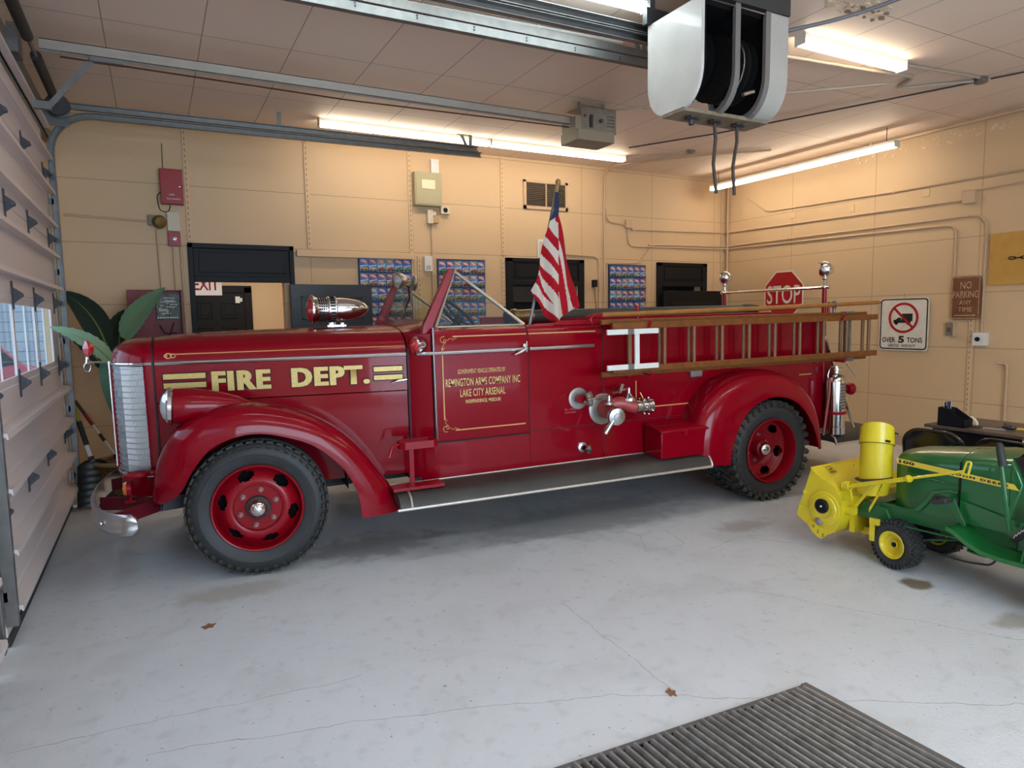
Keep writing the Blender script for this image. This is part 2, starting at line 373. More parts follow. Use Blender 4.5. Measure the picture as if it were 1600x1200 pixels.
# hall behind the doorway
mb = MB(); mb.bx(-0.6, 3.2, 10.2, 10.3, 0, 2.7); mb.bx(-0.7, -0.6, YB+0.15, 10.3, 0, 2.7); mb.bx(3.1, 3.2, YB+0.15, 10.2, 0, 2.7)
mb.obj('wall_hall', WALLP, smooth=False)['kind'] = 'structure'
slab('ceiling_hall', -0.7, 3.2, YB+0.15, 10.3, 2.7, 2.8, WALLP); slab('floor_hall', -0.7, 3.2, YB+0.2, 10.3, -0.12, 0, BASE)
hl = area('hall_light', (1.3, 9.0, 2.65), 1.2, 0.6, 22, (1.0, 0.93, 0.80), (0, 0, -1))
# rooms behind the other two doors, their darkness put into the wall colour
DARK = mat('dark_room_shade', (0.03, 0.028, 0.026), 0.7)
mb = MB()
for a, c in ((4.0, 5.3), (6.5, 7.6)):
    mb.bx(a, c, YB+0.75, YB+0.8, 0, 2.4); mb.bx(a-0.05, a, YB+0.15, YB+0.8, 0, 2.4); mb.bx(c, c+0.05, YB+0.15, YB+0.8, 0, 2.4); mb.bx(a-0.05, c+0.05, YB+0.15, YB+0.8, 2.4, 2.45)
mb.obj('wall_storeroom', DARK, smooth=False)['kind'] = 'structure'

# ---- doors in the back wall
def panel_door(mb, x0, x1, z0, z1, y, th, rows, cols=2, flip=False):
    mb.bx(x0, x1, y, y+th, z0, z1)
    W, H = x1-x0, z1-z0; m_ = 0.11
    pw = (W - m_*(cols+1))/cols; zz = z1-0.13
    for h in rows:
        for c in range(cols):
            px = x0+m_+c*(pw+m_)
            for (a, b, c2, d, t) in ((px, px+pw, zz-h, zz, 0.004),):
                # raised moulding frame and field
                mb.bx(a, b, y-0.012, y, d-0.018, d); mb.bx(a, b, y-0.012, y, c2, c2+0.018)
                mb.bx(a, a+0.018, y-0.012, y, c2, d); mb.bx(b-0.018, b, y-0.012, y, c2, d)
                mb.bx(a+0.045, b-0.045, y-0.008, y, c2+0.045, d-0.045)
        zz -= h+0.12
    return mb
def casing(mb, x0, x1, z1, zt, w, y=YB):
    """door frame with a transom panel between z1 (opening top) and zt (outer top)"""
    mb.bx(x0, x0+w, y-0.035, y+0.02, 0, zt); mb.bx(x1-w, x1, y-0.035, y+0.02, 0, zt); mb.bx(x0, x1, y-0.035, y+0.02, zt-0.05, zt)
    mb.bx(x0+w, x1-w, y-0.02, y+0.02, z1, zt-0.05); mb.bx(x0+w, x1-w, y-0.04, y-0.02, z1, z1+0.06)
    mb.bx(x0+w+0.05, x1-w-0.05, y-0.03, y-0.02, z1+0.10, zt-0.09)
for i, (x0, x1) in enumerate(((0.35, 1.41), (4.06, 5.27), (6.56, 7.53))):
    d = empty('door_%d' % (i+3), (0, 0, 0), kind='structure')
    mb = MB(); casing(mb, x0, x1, 2.04, 2.44 if i == 0 else 2.39, 0.05 if i == 0 else 0.09); mb.obj('door_frame', BLK, d, bevel=0.004)
    if i == 1:   # half-closed folding shutter boards seen in the opening
        MB().bx(4.16, 5.14, YB+0.03, YB+0.06, 1.82, 2.03).obj('shutter_panel', mat('dark_panel', (0.02, 0.018, 0.016), 0.45), d, bevel=0.004)
d = bpy.data.objects['door_3']
# its leaf, swung wide open against the wall to the right
lf = MB(); panel_door(lf, 1.34, 2.25, 0.02, 2.02, YB-0.12, 0.045, (0.26, 0.26, 0.70)); lf.obj('door_leaf', mat('door_black_blue', (0.012, 0.016, 0.026), 0.38), d, bevel=0.003)
lf = MB(); lf.box(2.17, YB-0.15, 1.0, 0.05, 0.05, 0.02); lf.cyl((2.17, YB-0.12, 1.0), (2.17, YB-0.19, 1.0), 0.02); lf.ball((2.17, YB-0.2, 1.0), 0.032); lf.obj('door_handle', CHR, d)
# black board leaning in front of the right-hand door
bb = MB(); bb.bx(6.58, 7.72, YB-0.16, YB-0.12, 0.0, 1.97); bb.bx(6.72, 7.55, YB-0.175, YB-0.16, 1.10, 1.80)
tag(bb.obj('display_panel', BLK, bevel=0.006), 'tall black panelled board standing in front of the right-hand dark doorway', 'board')
# far hall door with the exit sign in front of it
hd = empty('door_6', kind='structure')
mb = MB(); mb.bx(0.30, 0.42, 10.14, 10.2, 0, 2.1); mb.bx(1.14, 1.24, 10.14, 10.2, 0, 2.1); mb.bx(0.30, 1.24, 10.14, 10.2, 2.02, 2.12); mb.obj('door_frame', BLK, hd, bevel=0.004)
mb = MB(); panel_door(mb, 0.42, 1.14, 0.01, 2.02, 10.15, 0.045, (0.22, 0.52, 0.70)); mb.obj('door_leaf', BLK, hd, bevel=0.003)
mb = MB(); mb.bx(1.02, 1.08, 10.12, 10.15, 1.88, 1.97); mb.bx(1.085, 1.11, 10.12, 10.14, 1.90, 1.95); mb.obj('door_contact', WHT, hd)
# exit sign in the hall
ex = empty('exit_sign', (0.54, 8.3, 2.02), label='white sign with red EXIT letters in the hall doorway', cat='sign')
MB().bx(-0.16, 0.16, -0.02, 0.02, -0.10, 0.11).obj('sign_box', mat('exit_white', (0.85, 0.80, 0.74), 0.5, emit=(1, 0.86, 0.76), es=0.25), ex, bevel=0.004)
mb = MB(); lay_text(mb, 'EXIT', (-0.13, -0.022, -0.045), (1, 0, 0), (0, 0, 1), (0, -1, 0), 0.26, 0.13, bold=0.02); mb.obj('lettering', mat('exit_red', (0.5, 0.01, 0.01), 0.5), ex, smooth=False)
MB().cyl((0, 0, 0.11), (0, 0, 0.68), 0.008).obj('hanger', WHT, ex)

# ================================================================== SECTIONAL DOORS (left wall)
HNG = mat('hinge_metal', (0.07, 0.07, 0.08), 0.65, 0.2)
def sectional_door(name, y0, y1):
    d = empty(name, (0, 0, 0), kind='structure')
    zs = [0.05, 0.68, 1.27, 1.80, 2.34, 2.88, 3.38]; ns = 4; st = [y0+0.06, y0+(y1-y0)*0.32, y0+(y1-y0)*0.61, y1-0.10]
    for k in range(6):
        z0, z1 = zs[k]+0.002, zs[k+1]-0.002; mb = MB()
        if k == 2:
            mb.bx(-0.760, -0.745, y0, y1, z0, z0+0.045); mb.bx(-0.760, -0.745, y0, y1, z1-0.05, z1)
            for a, b in ((y0, y0+0.05), (st[1]-0.022, st[1]+0.022), (st[2]-0.022, st[2]+0.022), (y1-0.30, y1)): mb.bx(-0.760, -0.745, a, b, z0+0.045, z1-0.05)
        else:
            mb.bx(-0.78, -0.745, y0, y1, z0, z1)
        mb.obj('door_section', DOORW, d, bevel=0.003)
    for a, b in ((y0+0.05, st[1]-0.022), (st[1]+0.022, st[2]-0.022), (st[2]+0.022, y1-0.30)):
        mb = MB(); mb.bx(-0.754, -0.751, a, b, 1.317, 1.748); mb.obj('window_pane', WGLASS, d, smooth=False)
        mb = MB(); m_ = (a+b)/2; mb.bx(-0.757, -0.748, m_-0.004, m_+0.004, 1.317, 1.748); mb.obj('window_bar', WHT, d)
    for z in (0.20, 0.49, 0.80, 1.08, 1.93, 2.20, 2.46, 2.74, 3.02, 3.28):
        mb = MB(); mb.prism([(0, 0), (0.012, 0.012), (0.062, 0.012), (0.068, 0.0), (0.074, 0.0), (0.072, 0.03), (0.010, 0.042), (0, 0.05)], (-0.745, y0+0.01, z-0.025), (1, 0, 0), (0, 0, 1), (0, 1, 0), y1-y0-0.02)
        mb.obj('stiffening_strut', DOORW, d, smooth=False)
    for z in zs[1:6]:
        for y in st:
            mb = MB(); mb.bx(-0.744, -0.738, y-0.022, y+0.022, z-0.085, z+0.085)
            mb.prism([(0, -0.05), (0.05, -0.008), (0.05, 0.012), (0, 0.05)], (-0.738, y-0.004, z), (1, 0, 0), (0, 0, 1), (0, 1, 0), 0.008)
            mb.cyl((-0.70, y-0.02, z), (-0.70, y+0.02, z), 0.014, n=10); mb.obj('hinge', HNG, d, bevel=0.001)
    for z in zs[1:6]:
        mb = MB(); mb.cyl((-0.70, y1-0.14, z), (-0.70, y1+0.035, z), 0.007, n=8); mb.lathe([(0.008, 0), (0.024, 0.002), (0.024, 0.018), (0.008, 0.02)], (-0.70, y1+0.02, z), (0, 1, 0), 14); mb.obj('roller', DSTEEL, d)
    MB().bx(-0.775, -0.735, y0, y1, 0.003, 0.052).obj('bottom_seal', BLKR, d)
    return d
sectional_door('door_1', 4.06, 6.98); sectional_door('door_2', 0.74, 3.66)

def channel(mb, pts, w, side, thick=0.045):
    """C-channel along a path in the XZ plane at fixed y; side = +1 opens towards +y"""
    mb_pts = [Vector(p) for p in pts]; N = len(mb_pts); prof = []
    rings = []
    for i, p in enumerate(mb_pts):
        d_ = (mb_pts[min(i+1, N-1)] - mb_pts[max(i-1, 0)]).normalized(); n_ = Vector((-d_.z, 0, d_.x))
        h = w/2; t = 0.004
        out = [(-h, 0), (-h, thick), (-h+t, thick), (-h+t, t), (h-t, t), (h-t, thick), (h, thick), (h, 0)]
        rings.append([p + n_*a + Vector((0, side*b, 0)) for a, b in out])
    mb.rings(rings, True)
def arcpts(cx, cz, r, a0, a1, y, k=10): return [(cx+r*cos(a0+(a1-a0)*i/k), y, cz+r*sin(a0+(a1-a0)*i/k)) for i in range(k+1)]
def door_track(y, side, label, xend=3.38, near=False):
    t = empty('door_track', (0, y, 0), label=label, cat='door track', group='galvanised door tracks')
    r = 0.34; zt = 3.42; x0 = -0.715 if near else -0.69
    path = [(x0, 0, 0.12), (x0, 0, 1.2), (x0, 0, zt-r)] + arcpts(x0+r, zt-r, r, pi, pi/2, 0)[1:] + [(1.2, 0, zt+0.01), (xend, 0, zt+0.03)]
    mb = MB(); channel(mb, path, 0.052, side); mb.obj('lower_rail', STEEL, t, angle=20)
    mb = MB(); channel(mb, [(x0+0.04, 0, zt+0.065), (1.2, 0, zt+0.075), (xend-0.04, 0, zt+0.09)], 0.052, side); mb.obj('upper_rail', STEEL, t, angle=20)
    mb = MB(); mb.bx(x0-0.055, x0-0.045, 0, side*0.04, 0.12, 2.9)
    for z in (0.25, 0.85, 1.45, 2.05, 2.65): mb.bx(x0-0.05, x0-0.01, 0, side*0.004, z, z+0.05)
    mb.obj('wall_angle', STEEL, t, smooth=False)
    mb = MB()
    for hx in (xend-0.12,):   # perforated hanger irons to the ceiling
        mb.bx(hx-0.02, hx+0.02, -0.004, 0, zt+0.1, ZC); mb.bx(hx-0.16, hx+0.02, -0.004, 0.03, ZC-0.01, ZC)
        mb.box(hx-0.07, 0.01, (zt+0.1+ZC)/2, 0.035, 0.004, 0.22, R=Matrix.Rotation(radians(-28), 3, 'Y'))
    mb.obj('hanger', STEEL, t, smooth=False)
    MB().bx(1.18, 1.22, -0.004, 0, zt+0.1, ZC).obj('hanger', STEEL, t, smooth=False)
    mb = MB()
    for k in range(9):
        for dz in (0, 0.018): mb.cyl((0.0+k*0.38, -side*0.002, zt+0.012+dz), (0.0+k*0.38, -side*0.006, zt+0.012+dz), 0.006, n=8)
    mb.obj('bolt', DSTEEL, t)
    return t
door_track(7.06, -1, 'long galvanised door track curving up beside the back left corner')
door_track(4.02, 1, 'galvanised door track crossing the ceiling beside the upper left tube light', near=True)
t = door_track(3.72, -1, 'galvanised track of the second door, nearest the camera under the ceiling', near=True)

# torsion shaft, drums, spring and header angle over door 1
ts = empty('torsion_shaft', (-0.60, 0, 3.44), label='dark torsion spring shaft above the left garage door', cat='spring shaft')
MB().cyl((0, 4.0, 0), (0, 7.04, 0), 0.0125).obj('shaft', STEEL, ts)
mb = MB(); mb.cyl((0, 4.3, 0), (0, 5.35, 0), 0.034); mb.cyl((0, 5.7, 0), (0, 6.6, 0), 0.034)
mb.obj('spring', mat('spring_steel', (0.03, 0.03, 0.032), 0.5, 0.5, bump=(120, 0.6)), ts)
for y in (4.12, 6.88):
    mb = MB(); mb.lathe([(0.014, -0.03), (0.085, -0.03), (0.09, -0.02), (0.066, -0.01), (0.066, 0.03), (0.09, 0.04), (0.014, 0.05)], (0, y, 0), (0, 1, 0), 24); mb.obj('cable_drum', DSTEEL, ts)
HDR = mat('header_grey_tan', (0.24, 0.215, 0.19), 0.55, 0.2)
mb = MB(); mb.bx(-0.125, -0.118, 4.0, 7.45, -0.19, 0.06); mb.bx(-0.165, -0.118, 4.0, 7.45, -0.19, -0.183); mb.obj('header_plate', HDR, ts, smooth=False)
MB().bx(-0.118, -0.06, 5.42, 5.60, -0.08, 0.10).obj('spring_bracket', STEEL, ts, smooth=False)
for y in (4.04, 7.0):
    MB().bx(-0.14, 0.06, y, y+0.006, -0.14, 0.07).obj('bearing_bracket', STEEL, ts, smooth=False)

# ceiling operator rail with chain, trolley arm and motor unit
op = empty('door_opener', (0, 5.56, 3.47), label='door opener on its long ceiling rail with chain and motor box', cat='door opener')
mb = MB(); mb.bx(-0.56, 3.62, -0.03, -0.024, -0.03, 0.035); mb.bx(-0.56, 3.62, 0.024, 0.03, -0.03, 0.035); mb.bx(-0.56, 3.62, -0.03, 0.03, 0.03, 0.036); mb.obj('rail', mat('rail_grey_tan', (0.36, 0.32, 0.28), 0.5, 0.3, noise=(8, 0.5, (0.28, 0.25, 0.22))), op, smooth=False)
mb = MB(); mb.tube([(-0.45, 0, -0.06), (1.5, 0, -0.085), (3.6, 0, -0.055)], 0.006, 6); mb.tube([(-0.45, 0.02, -0.012), (3.6, 0.02, -0.012)], 0.006, 6); mb.obj('chain', mat('rusty_chain', (0.10, 0.045, 0.025), 0.7, 0.4, bump=(200, 1.0)), op)
mb = MB(); mb.box(-0.18, 0, -0.05, 0.20, 0.06, 0.03); mb.box(-0.40, 0, -0.22, 0.035, 0.008, 0.42, R=Matrix.Rotation(radians(38), 3, 'Y')); mb.box(-0.57, 0, -0.39, 0.10, 0.04, 0.05); mb.obj('trolley_arm', STEEL, op, smooth=False)
mu = MB(); mu.bx(3.60, 4.02, -0.16, 0.14, -0.20, -0.10); mu.bx(3.60, 3.66, -0.12, 0.12, -0.12, 0.02); mu.obj('motor_housing', mat('grey_hammer_paint', (0.27, 0.25, 0.20), 0.5, 0.3), op, bevel=0.004)
mu = MB(); mu.bx(3.66, 4.06, -0.13, -0.124, -0.11, 0.12); mu.bx(3.66, 4.06, -0.13, 0.13, 0.115, 0.121); mu.obj('side_plate', STEEL, op, smooth=False)
MB().tube([(3.77, -0.14, -0.07), (3.77, -0.145, 0.04)], 0.016, 10).obj('crank_link', DSTEEL, op); MB().cyl((3.88, -0.13, 0.0), (3.88, -0.15, 0.0), 0.018).obj('shaft_end', DSTEEL, op); MB().cyl((3.70, -0.13, 0.03), (3.70, -0.137, 0.03), 0.014).obj('knockout', DSTEEL, op)
mu = MB()
for i in range(4):
    for j in range(4): mu.cyl((3.965+0.022*i, -0.13, 0.05-0.03*j), (3.965+0.022*i, -0.134, 0.05-0.03*j), 0.007, n=8)
mu.obj('vent_holes', DSTEEL, op)
mu = MB(); mu.bx(3.70, 3.73, -0.01, 0.0, 0.12, 0.19); mu.bx(3.98, 4.01, -0.01, 0.0, 0.12, 0.19); mu.obj('hanger', STEEL, op, smooth=False)

# ================================================================== CEILING LIGHTS
def tube_light(x0, x1, y, z, label, color, strength, along='x', hung=0.0, double=True, group='fluorescent ceiling lights'):
    """strip fixture from x0 to x1 (or y if along='y')"""
    L_ = abs(x1-x0); c = (x0+x1)/2
    root = empty('strip_light', (c, y, z) if along == 'x' else (y, c, z), 0 if along == 'x' else pi/2, label, 'ceiling light', group)
    mb = MB(); mb.prism([(-0.048, 0), (0.048, 0), (0.036, -0.030), (0.022, -0.045), (-0.022, -0.045), (-0.036, -0.030)], (-L_/2, 0, 0), (0, 1, 0), (0, 0, 1), (1, 0, 0), L_)
    mb.bx(-L_/2-0.004, -L_/2, -0.048, 0.048, -0.078, 0); mb.bx(L_/2, L_/2+0.004, -0.048, 0.048, -0.078, 0)
    mb.obj('housing', mat('lamp_white', (0.72, 0.68, 0.60), 0.4), root, smooth=False)
    em = mat('tube_glow_%d_%d' % (color[2]*100, strength), (0.9, 0.9, 0.9), 0.4, emit=color, es=strength)
    for s_ in ((-1, 1) if double else (0,)):
        t = MB(); t.cyl((-L_/2+0.02, s_*0.023, -0.060), (L_/2-0.02, s_*0.023, -0.060), 0.018, n=14); t.obj('tube', em, root)
    if hung:
        mb = MB()
        for sx in (-1, 1): mb.cyl((sx*(L_/2-0.12), 0, 0), (sx*(L_/2-0.12), 0, hung), 0.004, n=6)
        mb.obj('hanging_rod', DSTEEL, root)
    return root
WARM = (1.0, 0.86, 0.66); COOL = (0.80, 0.96, 1.0); DAY = (0.76, 0.87, 1.0); LS = 20
tube_light(1.60, 3.52, 7.12, ZC, 'left tube light of the row along the back wall, over the hall door', WARM, LS)
tube_light(3.54, 5.44, 7.12, ZC, 'right tube light of the row along the back wall, over the wall grille', WARM, LS)
tube_light(1.74, 2.94, 3.62, ZC, 'cool tube light at the top edge beside the door tracks', COOL, 20)
tube_light(0.48, 1.68, 3.62, ZC, 'cool tube light out of view above the door tracks', COOL, 20)
tube_light(0.6, 3.0, 0.3, ZC, 'cool tube light over the open floor, left of the camera', DAY, 28)
tube_light(3.6, 6.0, 0.3, ZC, 'warm tube light over the open floor, right of the camera', WARM, 27)
tube_light(4.33, 5.55, 3.55, ZC, 'tube light on the ceiling just right of the hose reel cabinet', WARM, LS)
tube_light(4.72, 7.50, 7.35, 3.50, 'hanging tube light along the right wall', WARM, LS, along='y', hung=ZC-3.50)

# ================================================================== HOSE REEL CABINET
hr = empty('hose_reel_cabinet', (2.90, 3.30, 2.86), label='white rounded hose reel cabinet hanging from the ceiling', cat='hose reel')
W2, HT, LX = 0.245, 0.60, 0.72
def dprof(k=8, s=1.0):
    pts = [(-W2, HT), (-W2, 0.22)]
    for i in range(1, k+1): a = i/k*pi/2; pts.append((-W2+0.165*(1-cos(a)), 0.22-0.22*sin(a)))
    for i in range(0, k+1): a = (1-i/k)*pi/2; pts.append((W2-0.165*(1-cos(a)), 0.22-0.22*sin(a)))
    pts.append((W2, HT)); return pts
DP = dprof()
REEL2 = mat('reel_cabinet_grey_white', (0.42, 0.40, 0.37), 0.5, noise=(5, 0.5, (0.34, 0.32, 0.29)))
REELW = mat('reel_cabinet_white', (0.60, 0.58, 0.55), 0.42, coat=0.2, noise=(5, 0.5, (0.44, 0.42, 0.40)))
mb = MB(); mb.prism(DP, (0.0, 0, 0), (0, 1, 0), (0, 0, 1), (1, 0, 0), 0.022); mb.obj('end_panel', REELW, hr, bevel=0.006, angle=25)
mb = MB(); mb.prism([(y, z) for y, z in DP], (LX-0.16, 0, 0), (0, 1, 0), (0, 0, 1), (1, 0, 0), 0.16); mb.obj('end_panel', REEL2, hr, bevel=0.006, angle=25)
mb = MB()
for xx in (0.265, LX-0.20):
    A = [(xx, y, z) for y, z in DP]; inner = [(xx, y*0.90, z*0.9+0.03) for y, z in DP]
    mb.rings([[Vector(p) for p in A], [Vector(p)+Vector((0.04, 0, 0)) for p in A], [Vector(p)+Vector((0.04, 0, 0)) for p in inner], [Vector(p) for p in inner]], closed=False, loop=True)
mb.obj('divider_rib', mat('rib_grey', (0.16, 0.15, 0.14), 0.5), hr, smooth=False)
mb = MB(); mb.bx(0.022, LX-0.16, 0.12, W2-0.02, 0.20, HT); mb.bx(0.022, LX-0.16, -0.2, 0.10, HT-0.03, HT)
for xx in (0.024, LX-0.175): mb.prism([(y*0.97, z*0.97+0.012) for y, z in DP], (xx, 0, 0), (0, 1, 0), (0, 0, 1), (1, 0, 0), 0.012)  # black liner plates added, interior shade put into their colour
mb.obj('dark_inner_liner', mat('liner_black', (0.006, 0.006, 0.006), 0.8, spec=0.1), hr, smooth=False)
mb = MB(); mb.bx(0.0, LX, -0.10, 0.10, -0.012, 0.012); mb.obj('bottom_plate', mat('dirty_plate', (0.26, 0.21, 0.14), 0.6, noise=(16, 0.8, (0.12, 0.09, 0.06))), hr, bevel=0.003)
mb = MB()
for xx in (0.135, 0.36, 0.5):
    mb.lathe([(0.02, -0.035), (0.19, -0.035), (0.20, -0.03), (0.11, -0.025), (0.11, 0.025), (0.20, 0.03), (0.19, 0.035), (0.02, 0.035)], (xx, 0.02, 0.31), (1, 0, 0), 32)
mb.obj('reel', mat('reel_black', (0.012, 0.012, 0.012), 0.6, spec=0.2), hr)
mb = MB()
for xx in (0.36,):
    mb.tube([(xx+0.045, 0.02+0.205*sin(a), 0.31+0.205*cos(a)) for a in [pi+i*pi/12 for i in range(13)]], 0.004, 6)
    mb.tube([(xx+0.06, 0.02+0.19*sin(a), 0.31+0.19*cos(a)) for a in [pi+i*pi/12 for i in range(13)]], 0.004, 6)
mb.cyl((0.38, -0.2, 0.10), (0.47, -0.2, 0.13), 0.012); mb.obj('reel_guard', BCHR, hr)
for xx, zl, dx in ((0.33, -0.46, 0.05), (0.53, -0.46, 0.01)):
    mb = MB(); mb.tube([(xx, -0.01, 0.0), (xx+dx*0.3, -0.012, -0.12), (xx+dx*0.2-(0.02 if dx < 0.03 else 0), 0, -0.28), (xx+dx, 0.01, zl)], 0.011, 8); mb.obj('hanging_hose', mat('old_hose', (0.05, 0.035, 0.025), 0.6), hr)
for xx in (0.14, 0.33, 0.53):
    mb = MB(); mb.lathe([(0.045, 0), (0.045, -0.012), (0.02, -0.02)], (xx, -0.01, -0.012), (0, 0, 1), 6, a0=0); mb.bx(xx-0.05, xx+0.05, -0.03, -0.01, -0.03, -0.022)
    if xx < 0.2: mb.cyl((0.14, -0.01, -0.03), (0.14, -0.01, -0.06), 0.018)
    mb.obj('hose_guide', DSTEEL, hr)
for a_, b_, s_ in ((-W2-0.01, -W2+0.03, -1), (W2-0.03, W2+0.01, 1)):
    mb = MB(); mb.bx(-0.03, LX, a_, b_, HT, HT+0.10)
    for xx in (0.0, LX-0.05): mb.bx(xx, xx+0.04, a_+0.005, b_-0.005, HT, ZC-2.86-0.0)
    mb.obj('mounting_frame', DSTEEL, hr, smooth=False)
# ================================================================== WALL FITTINGS
yb = YB-0.014; xr = XR-0.014
def pipe(label, pts, r=0.011, fr=0.09, m=None, clips=(), name='wall_conduit', cat='conduit'):
    mb = MB(); P_ = fillet(pts, fr); mb.tube(P_, r, 8)
    o = empty(name, (0, 0, 0), label=label, cat=cat); c = mb.obj('pipe', m or CONDUIT, o)
    if clips:
        mb = MB()
        for p in clips: mb.box(p[0], p[1], p[2], 0.03 if abs(p[1]-yb) < 0.05 else 0.012, 0.012 if abs(p[1]-yb) < 0.05 else 0.03, 0.03)
        mb.obj('clip', m or CONDUIT, o)
    return o
pipe('tan conduit running level from the garage door to the brown horn', [(-0.70, yb, 2.665), (0.02, yb, 2.64)], clips=[(-0.5, yb, 2.66), (-0.25, yb, 2.65)])
pipe('tan conduit dropping from the horn to the red alarm panel', [(0.08, yb, 2.56), (0.09, yb, 1.94)])
pipe('tan conduit dropping from the red strobe to the alarm panel', [(0.22, yb, 2.40), (0.22, yb, 1.94)])
pipe('thin tan conduit beside the left door frame', [(0.29, yb, 2.42), (0.30, yb, 0.3)], clips=[(0.29, yb, 1.85), (0.295, yb, 1.2)], r=0.013)
pipe('conduit dropping from the grey breaker box past the white sensor', [(3.055, yb, 2.78), (3.035, yb, 0.4)], clips=[(3.05, yb, 2.36)])
pipe('tall conduit from the ceiling, bent onto the back wall beside the grille', [(6.9, 6.05, ZC-0.02), (6.3, 6.6, ZC-0.02), (5.62, 7.5, ZC-0.02), (5.62, yb, ZC-0.05), (5.62, yb, 0.3)], r=0.014, fr=0.12, clips=[(5.62, yb, 3.1), (5.62, yb, 2.0)])
pipe('conduit from the third doorway bending down beside the toy cars', [(4.9, yb, 2.46), (5.53, yb, 2.44), (5.53, yb, 0.3)], fr=0.11)
pipe('conduit from the tall pipe into the square junction box', [(5.65, yb, 3.10), (5.67, yb, 2.93), (5.99, yb, 2.90)], fr=0.10)
pipe('lower level conduit on the back wall, from the junction box around the corner', [(6.03, yb, 2.86), (6.03, yb, 2.60), (xr, yb, 2.62), (xr, 4.36, 2.565), (xr, 4.36, 1.47)], fr=0.13, clips=[(6.6, yb, 2.605)])
pipe('long conduit just above it, around the corner to the push button box', [(6.40, yb, 2.635), (xr, yb, 2.66), (xr, 4.05, 2.64), (xr, 4.05, 1.36)], fr=0.17, clips=[(xr, 4.05, 2.1)])
pipe('upper level conduit around the corner to the high junction box', [(6.09, yb, 2.835), (xr, yb, 2.87), (xr, 4.30, 2.82)], fr=0.05, clips=[(6.12, yb, 2.836), (xr, 6.5, 2.86)])
pipe('slanting conduit joining the display of cards to the level conduits', [(6.42, yb, 2.585), (6.22, yb, 2.37), (5.66, yb, 2.35)], fr=0.06)
pipe('vertical conduit in the far right corner', [(xr-0.02, 7.72, ZC), (xr-0.02, 7.72, 0.3)], r=0.016, clips=[(xr-0.02, 7.72, 2.6), (xr-0.02, 7.72, 1.9)])
pipe('second, slimmer pipe right in the far corner', [(xr-0.08, yb, ZC-0.05), (xr-0.08, yb, 0.3)], r=0.010)
pipe('high conduit along the right wall to the junction box', [(xr, 7.35, 3.32), (xr, 6.98, 3.08), (xr, 5.0, 3.04), (xr, 3.0, 3.04)], r=0.009, fr=0.1, clips=[(xr, 5.1, 3.04), (xr, 3.95, 3.04)])
pipe('conduit leaving the high junction box toward the camera', [(xr, 4.17, 2.91), (xr, 3.0, 2.91)], r=0.009)
pipe('capped tan pipe stub low on the right wall above the desk', [(xr-0.02, 3.86, 1.05), (xr-0.02, 3.77, 1.05), (xr-0.02, 3.77, 0.25)], r=0.014, fr=0.04, name='wall_pipe', cat='pipe')
pipe('long ceiling pipe hung close to the right wall', [(XR-0.18, 7.6, 3.60), (XR-0.18, -1, 3.60)], r=0.018, clips=[(XR-0.18, 5.3, 3.62), (XR-0.18, 3.9, 3.62)], name='ceiling_pipe', cat='pipe')
STC = mat('ceiling_conduit', (0.42, 0.36, 0.29), 0.45)
def G3(x, y): return (x, y, ZC-0.02)
pipe('ceiling conduit from behind the reel cabinet to the box right of the tube light', [G3(3.6, 3.95), G3(5.75, 3.72), G3(5.95, 3.68), G3(6.1, 3.95), G3(6.55, 3.52)], r=0.013, fr=0.08, m=STC, name='ceiling_conduit')
pipe('ceiling conduit linking the right tube light to the round box', [G3(5.57, 3.55), G3(6.5, 3.45)], r=0.011, m=STC, name='ceiling_conduit')
pipe('dark cable crossing the ceiling from the far corner to the round box', [G3(5.2, 6.7), G3(5.7, 5.8), G3(6.6, 3.50)], r=0.008, m=DSTEEL, name='ceiling_cable', cat='cable')
pipe('dark cable crossing the ceiling from the round box out to the right', [G3(6.62, 3.42), G3(7.1, 2.2), G3(7.2, 0.5)], r=0.008, m=DSTEEL, name='ceiling_cable', cat='cable')
pipe('thick grey cable drooping across the top right ceiling', [(3.66, 3.2, 3.42), (4.05, 2.95, 3.50), (4.35, 2.55, 3.6), (4.5, 1.8, 3.64)], r=0.013, fr=0.2, m=mat('grey_cable', (0.14, 0.135, 0.15), 0.5), name='ceiling_cable', cat='cable')
pipe('bent ceiling conduit from the opener toward the reel cabinet', [G3(4.1, 5.6), G3(4.8, 4.9), G3(5.9, 3.9)], r=0.011, m=STC, name='ceiling_conduit')
pipe('white conduit along the ceiling beside the cool tube light', [G3(1.4, 4.3), G3(3.2, 4.2)], r=0.012, m=WHT, clips=[(2.5, 4.245, ZC-0.02)], name='ceiling_conduit')
pipe('ceiling conduit running from the wall lights to the corner box', [G3(5.48, 7.1), G3(5.85, 6.75), (5.95, 6.65, ZC-0.02)], r=0.010, m=STC, name='ceiling_conduit')

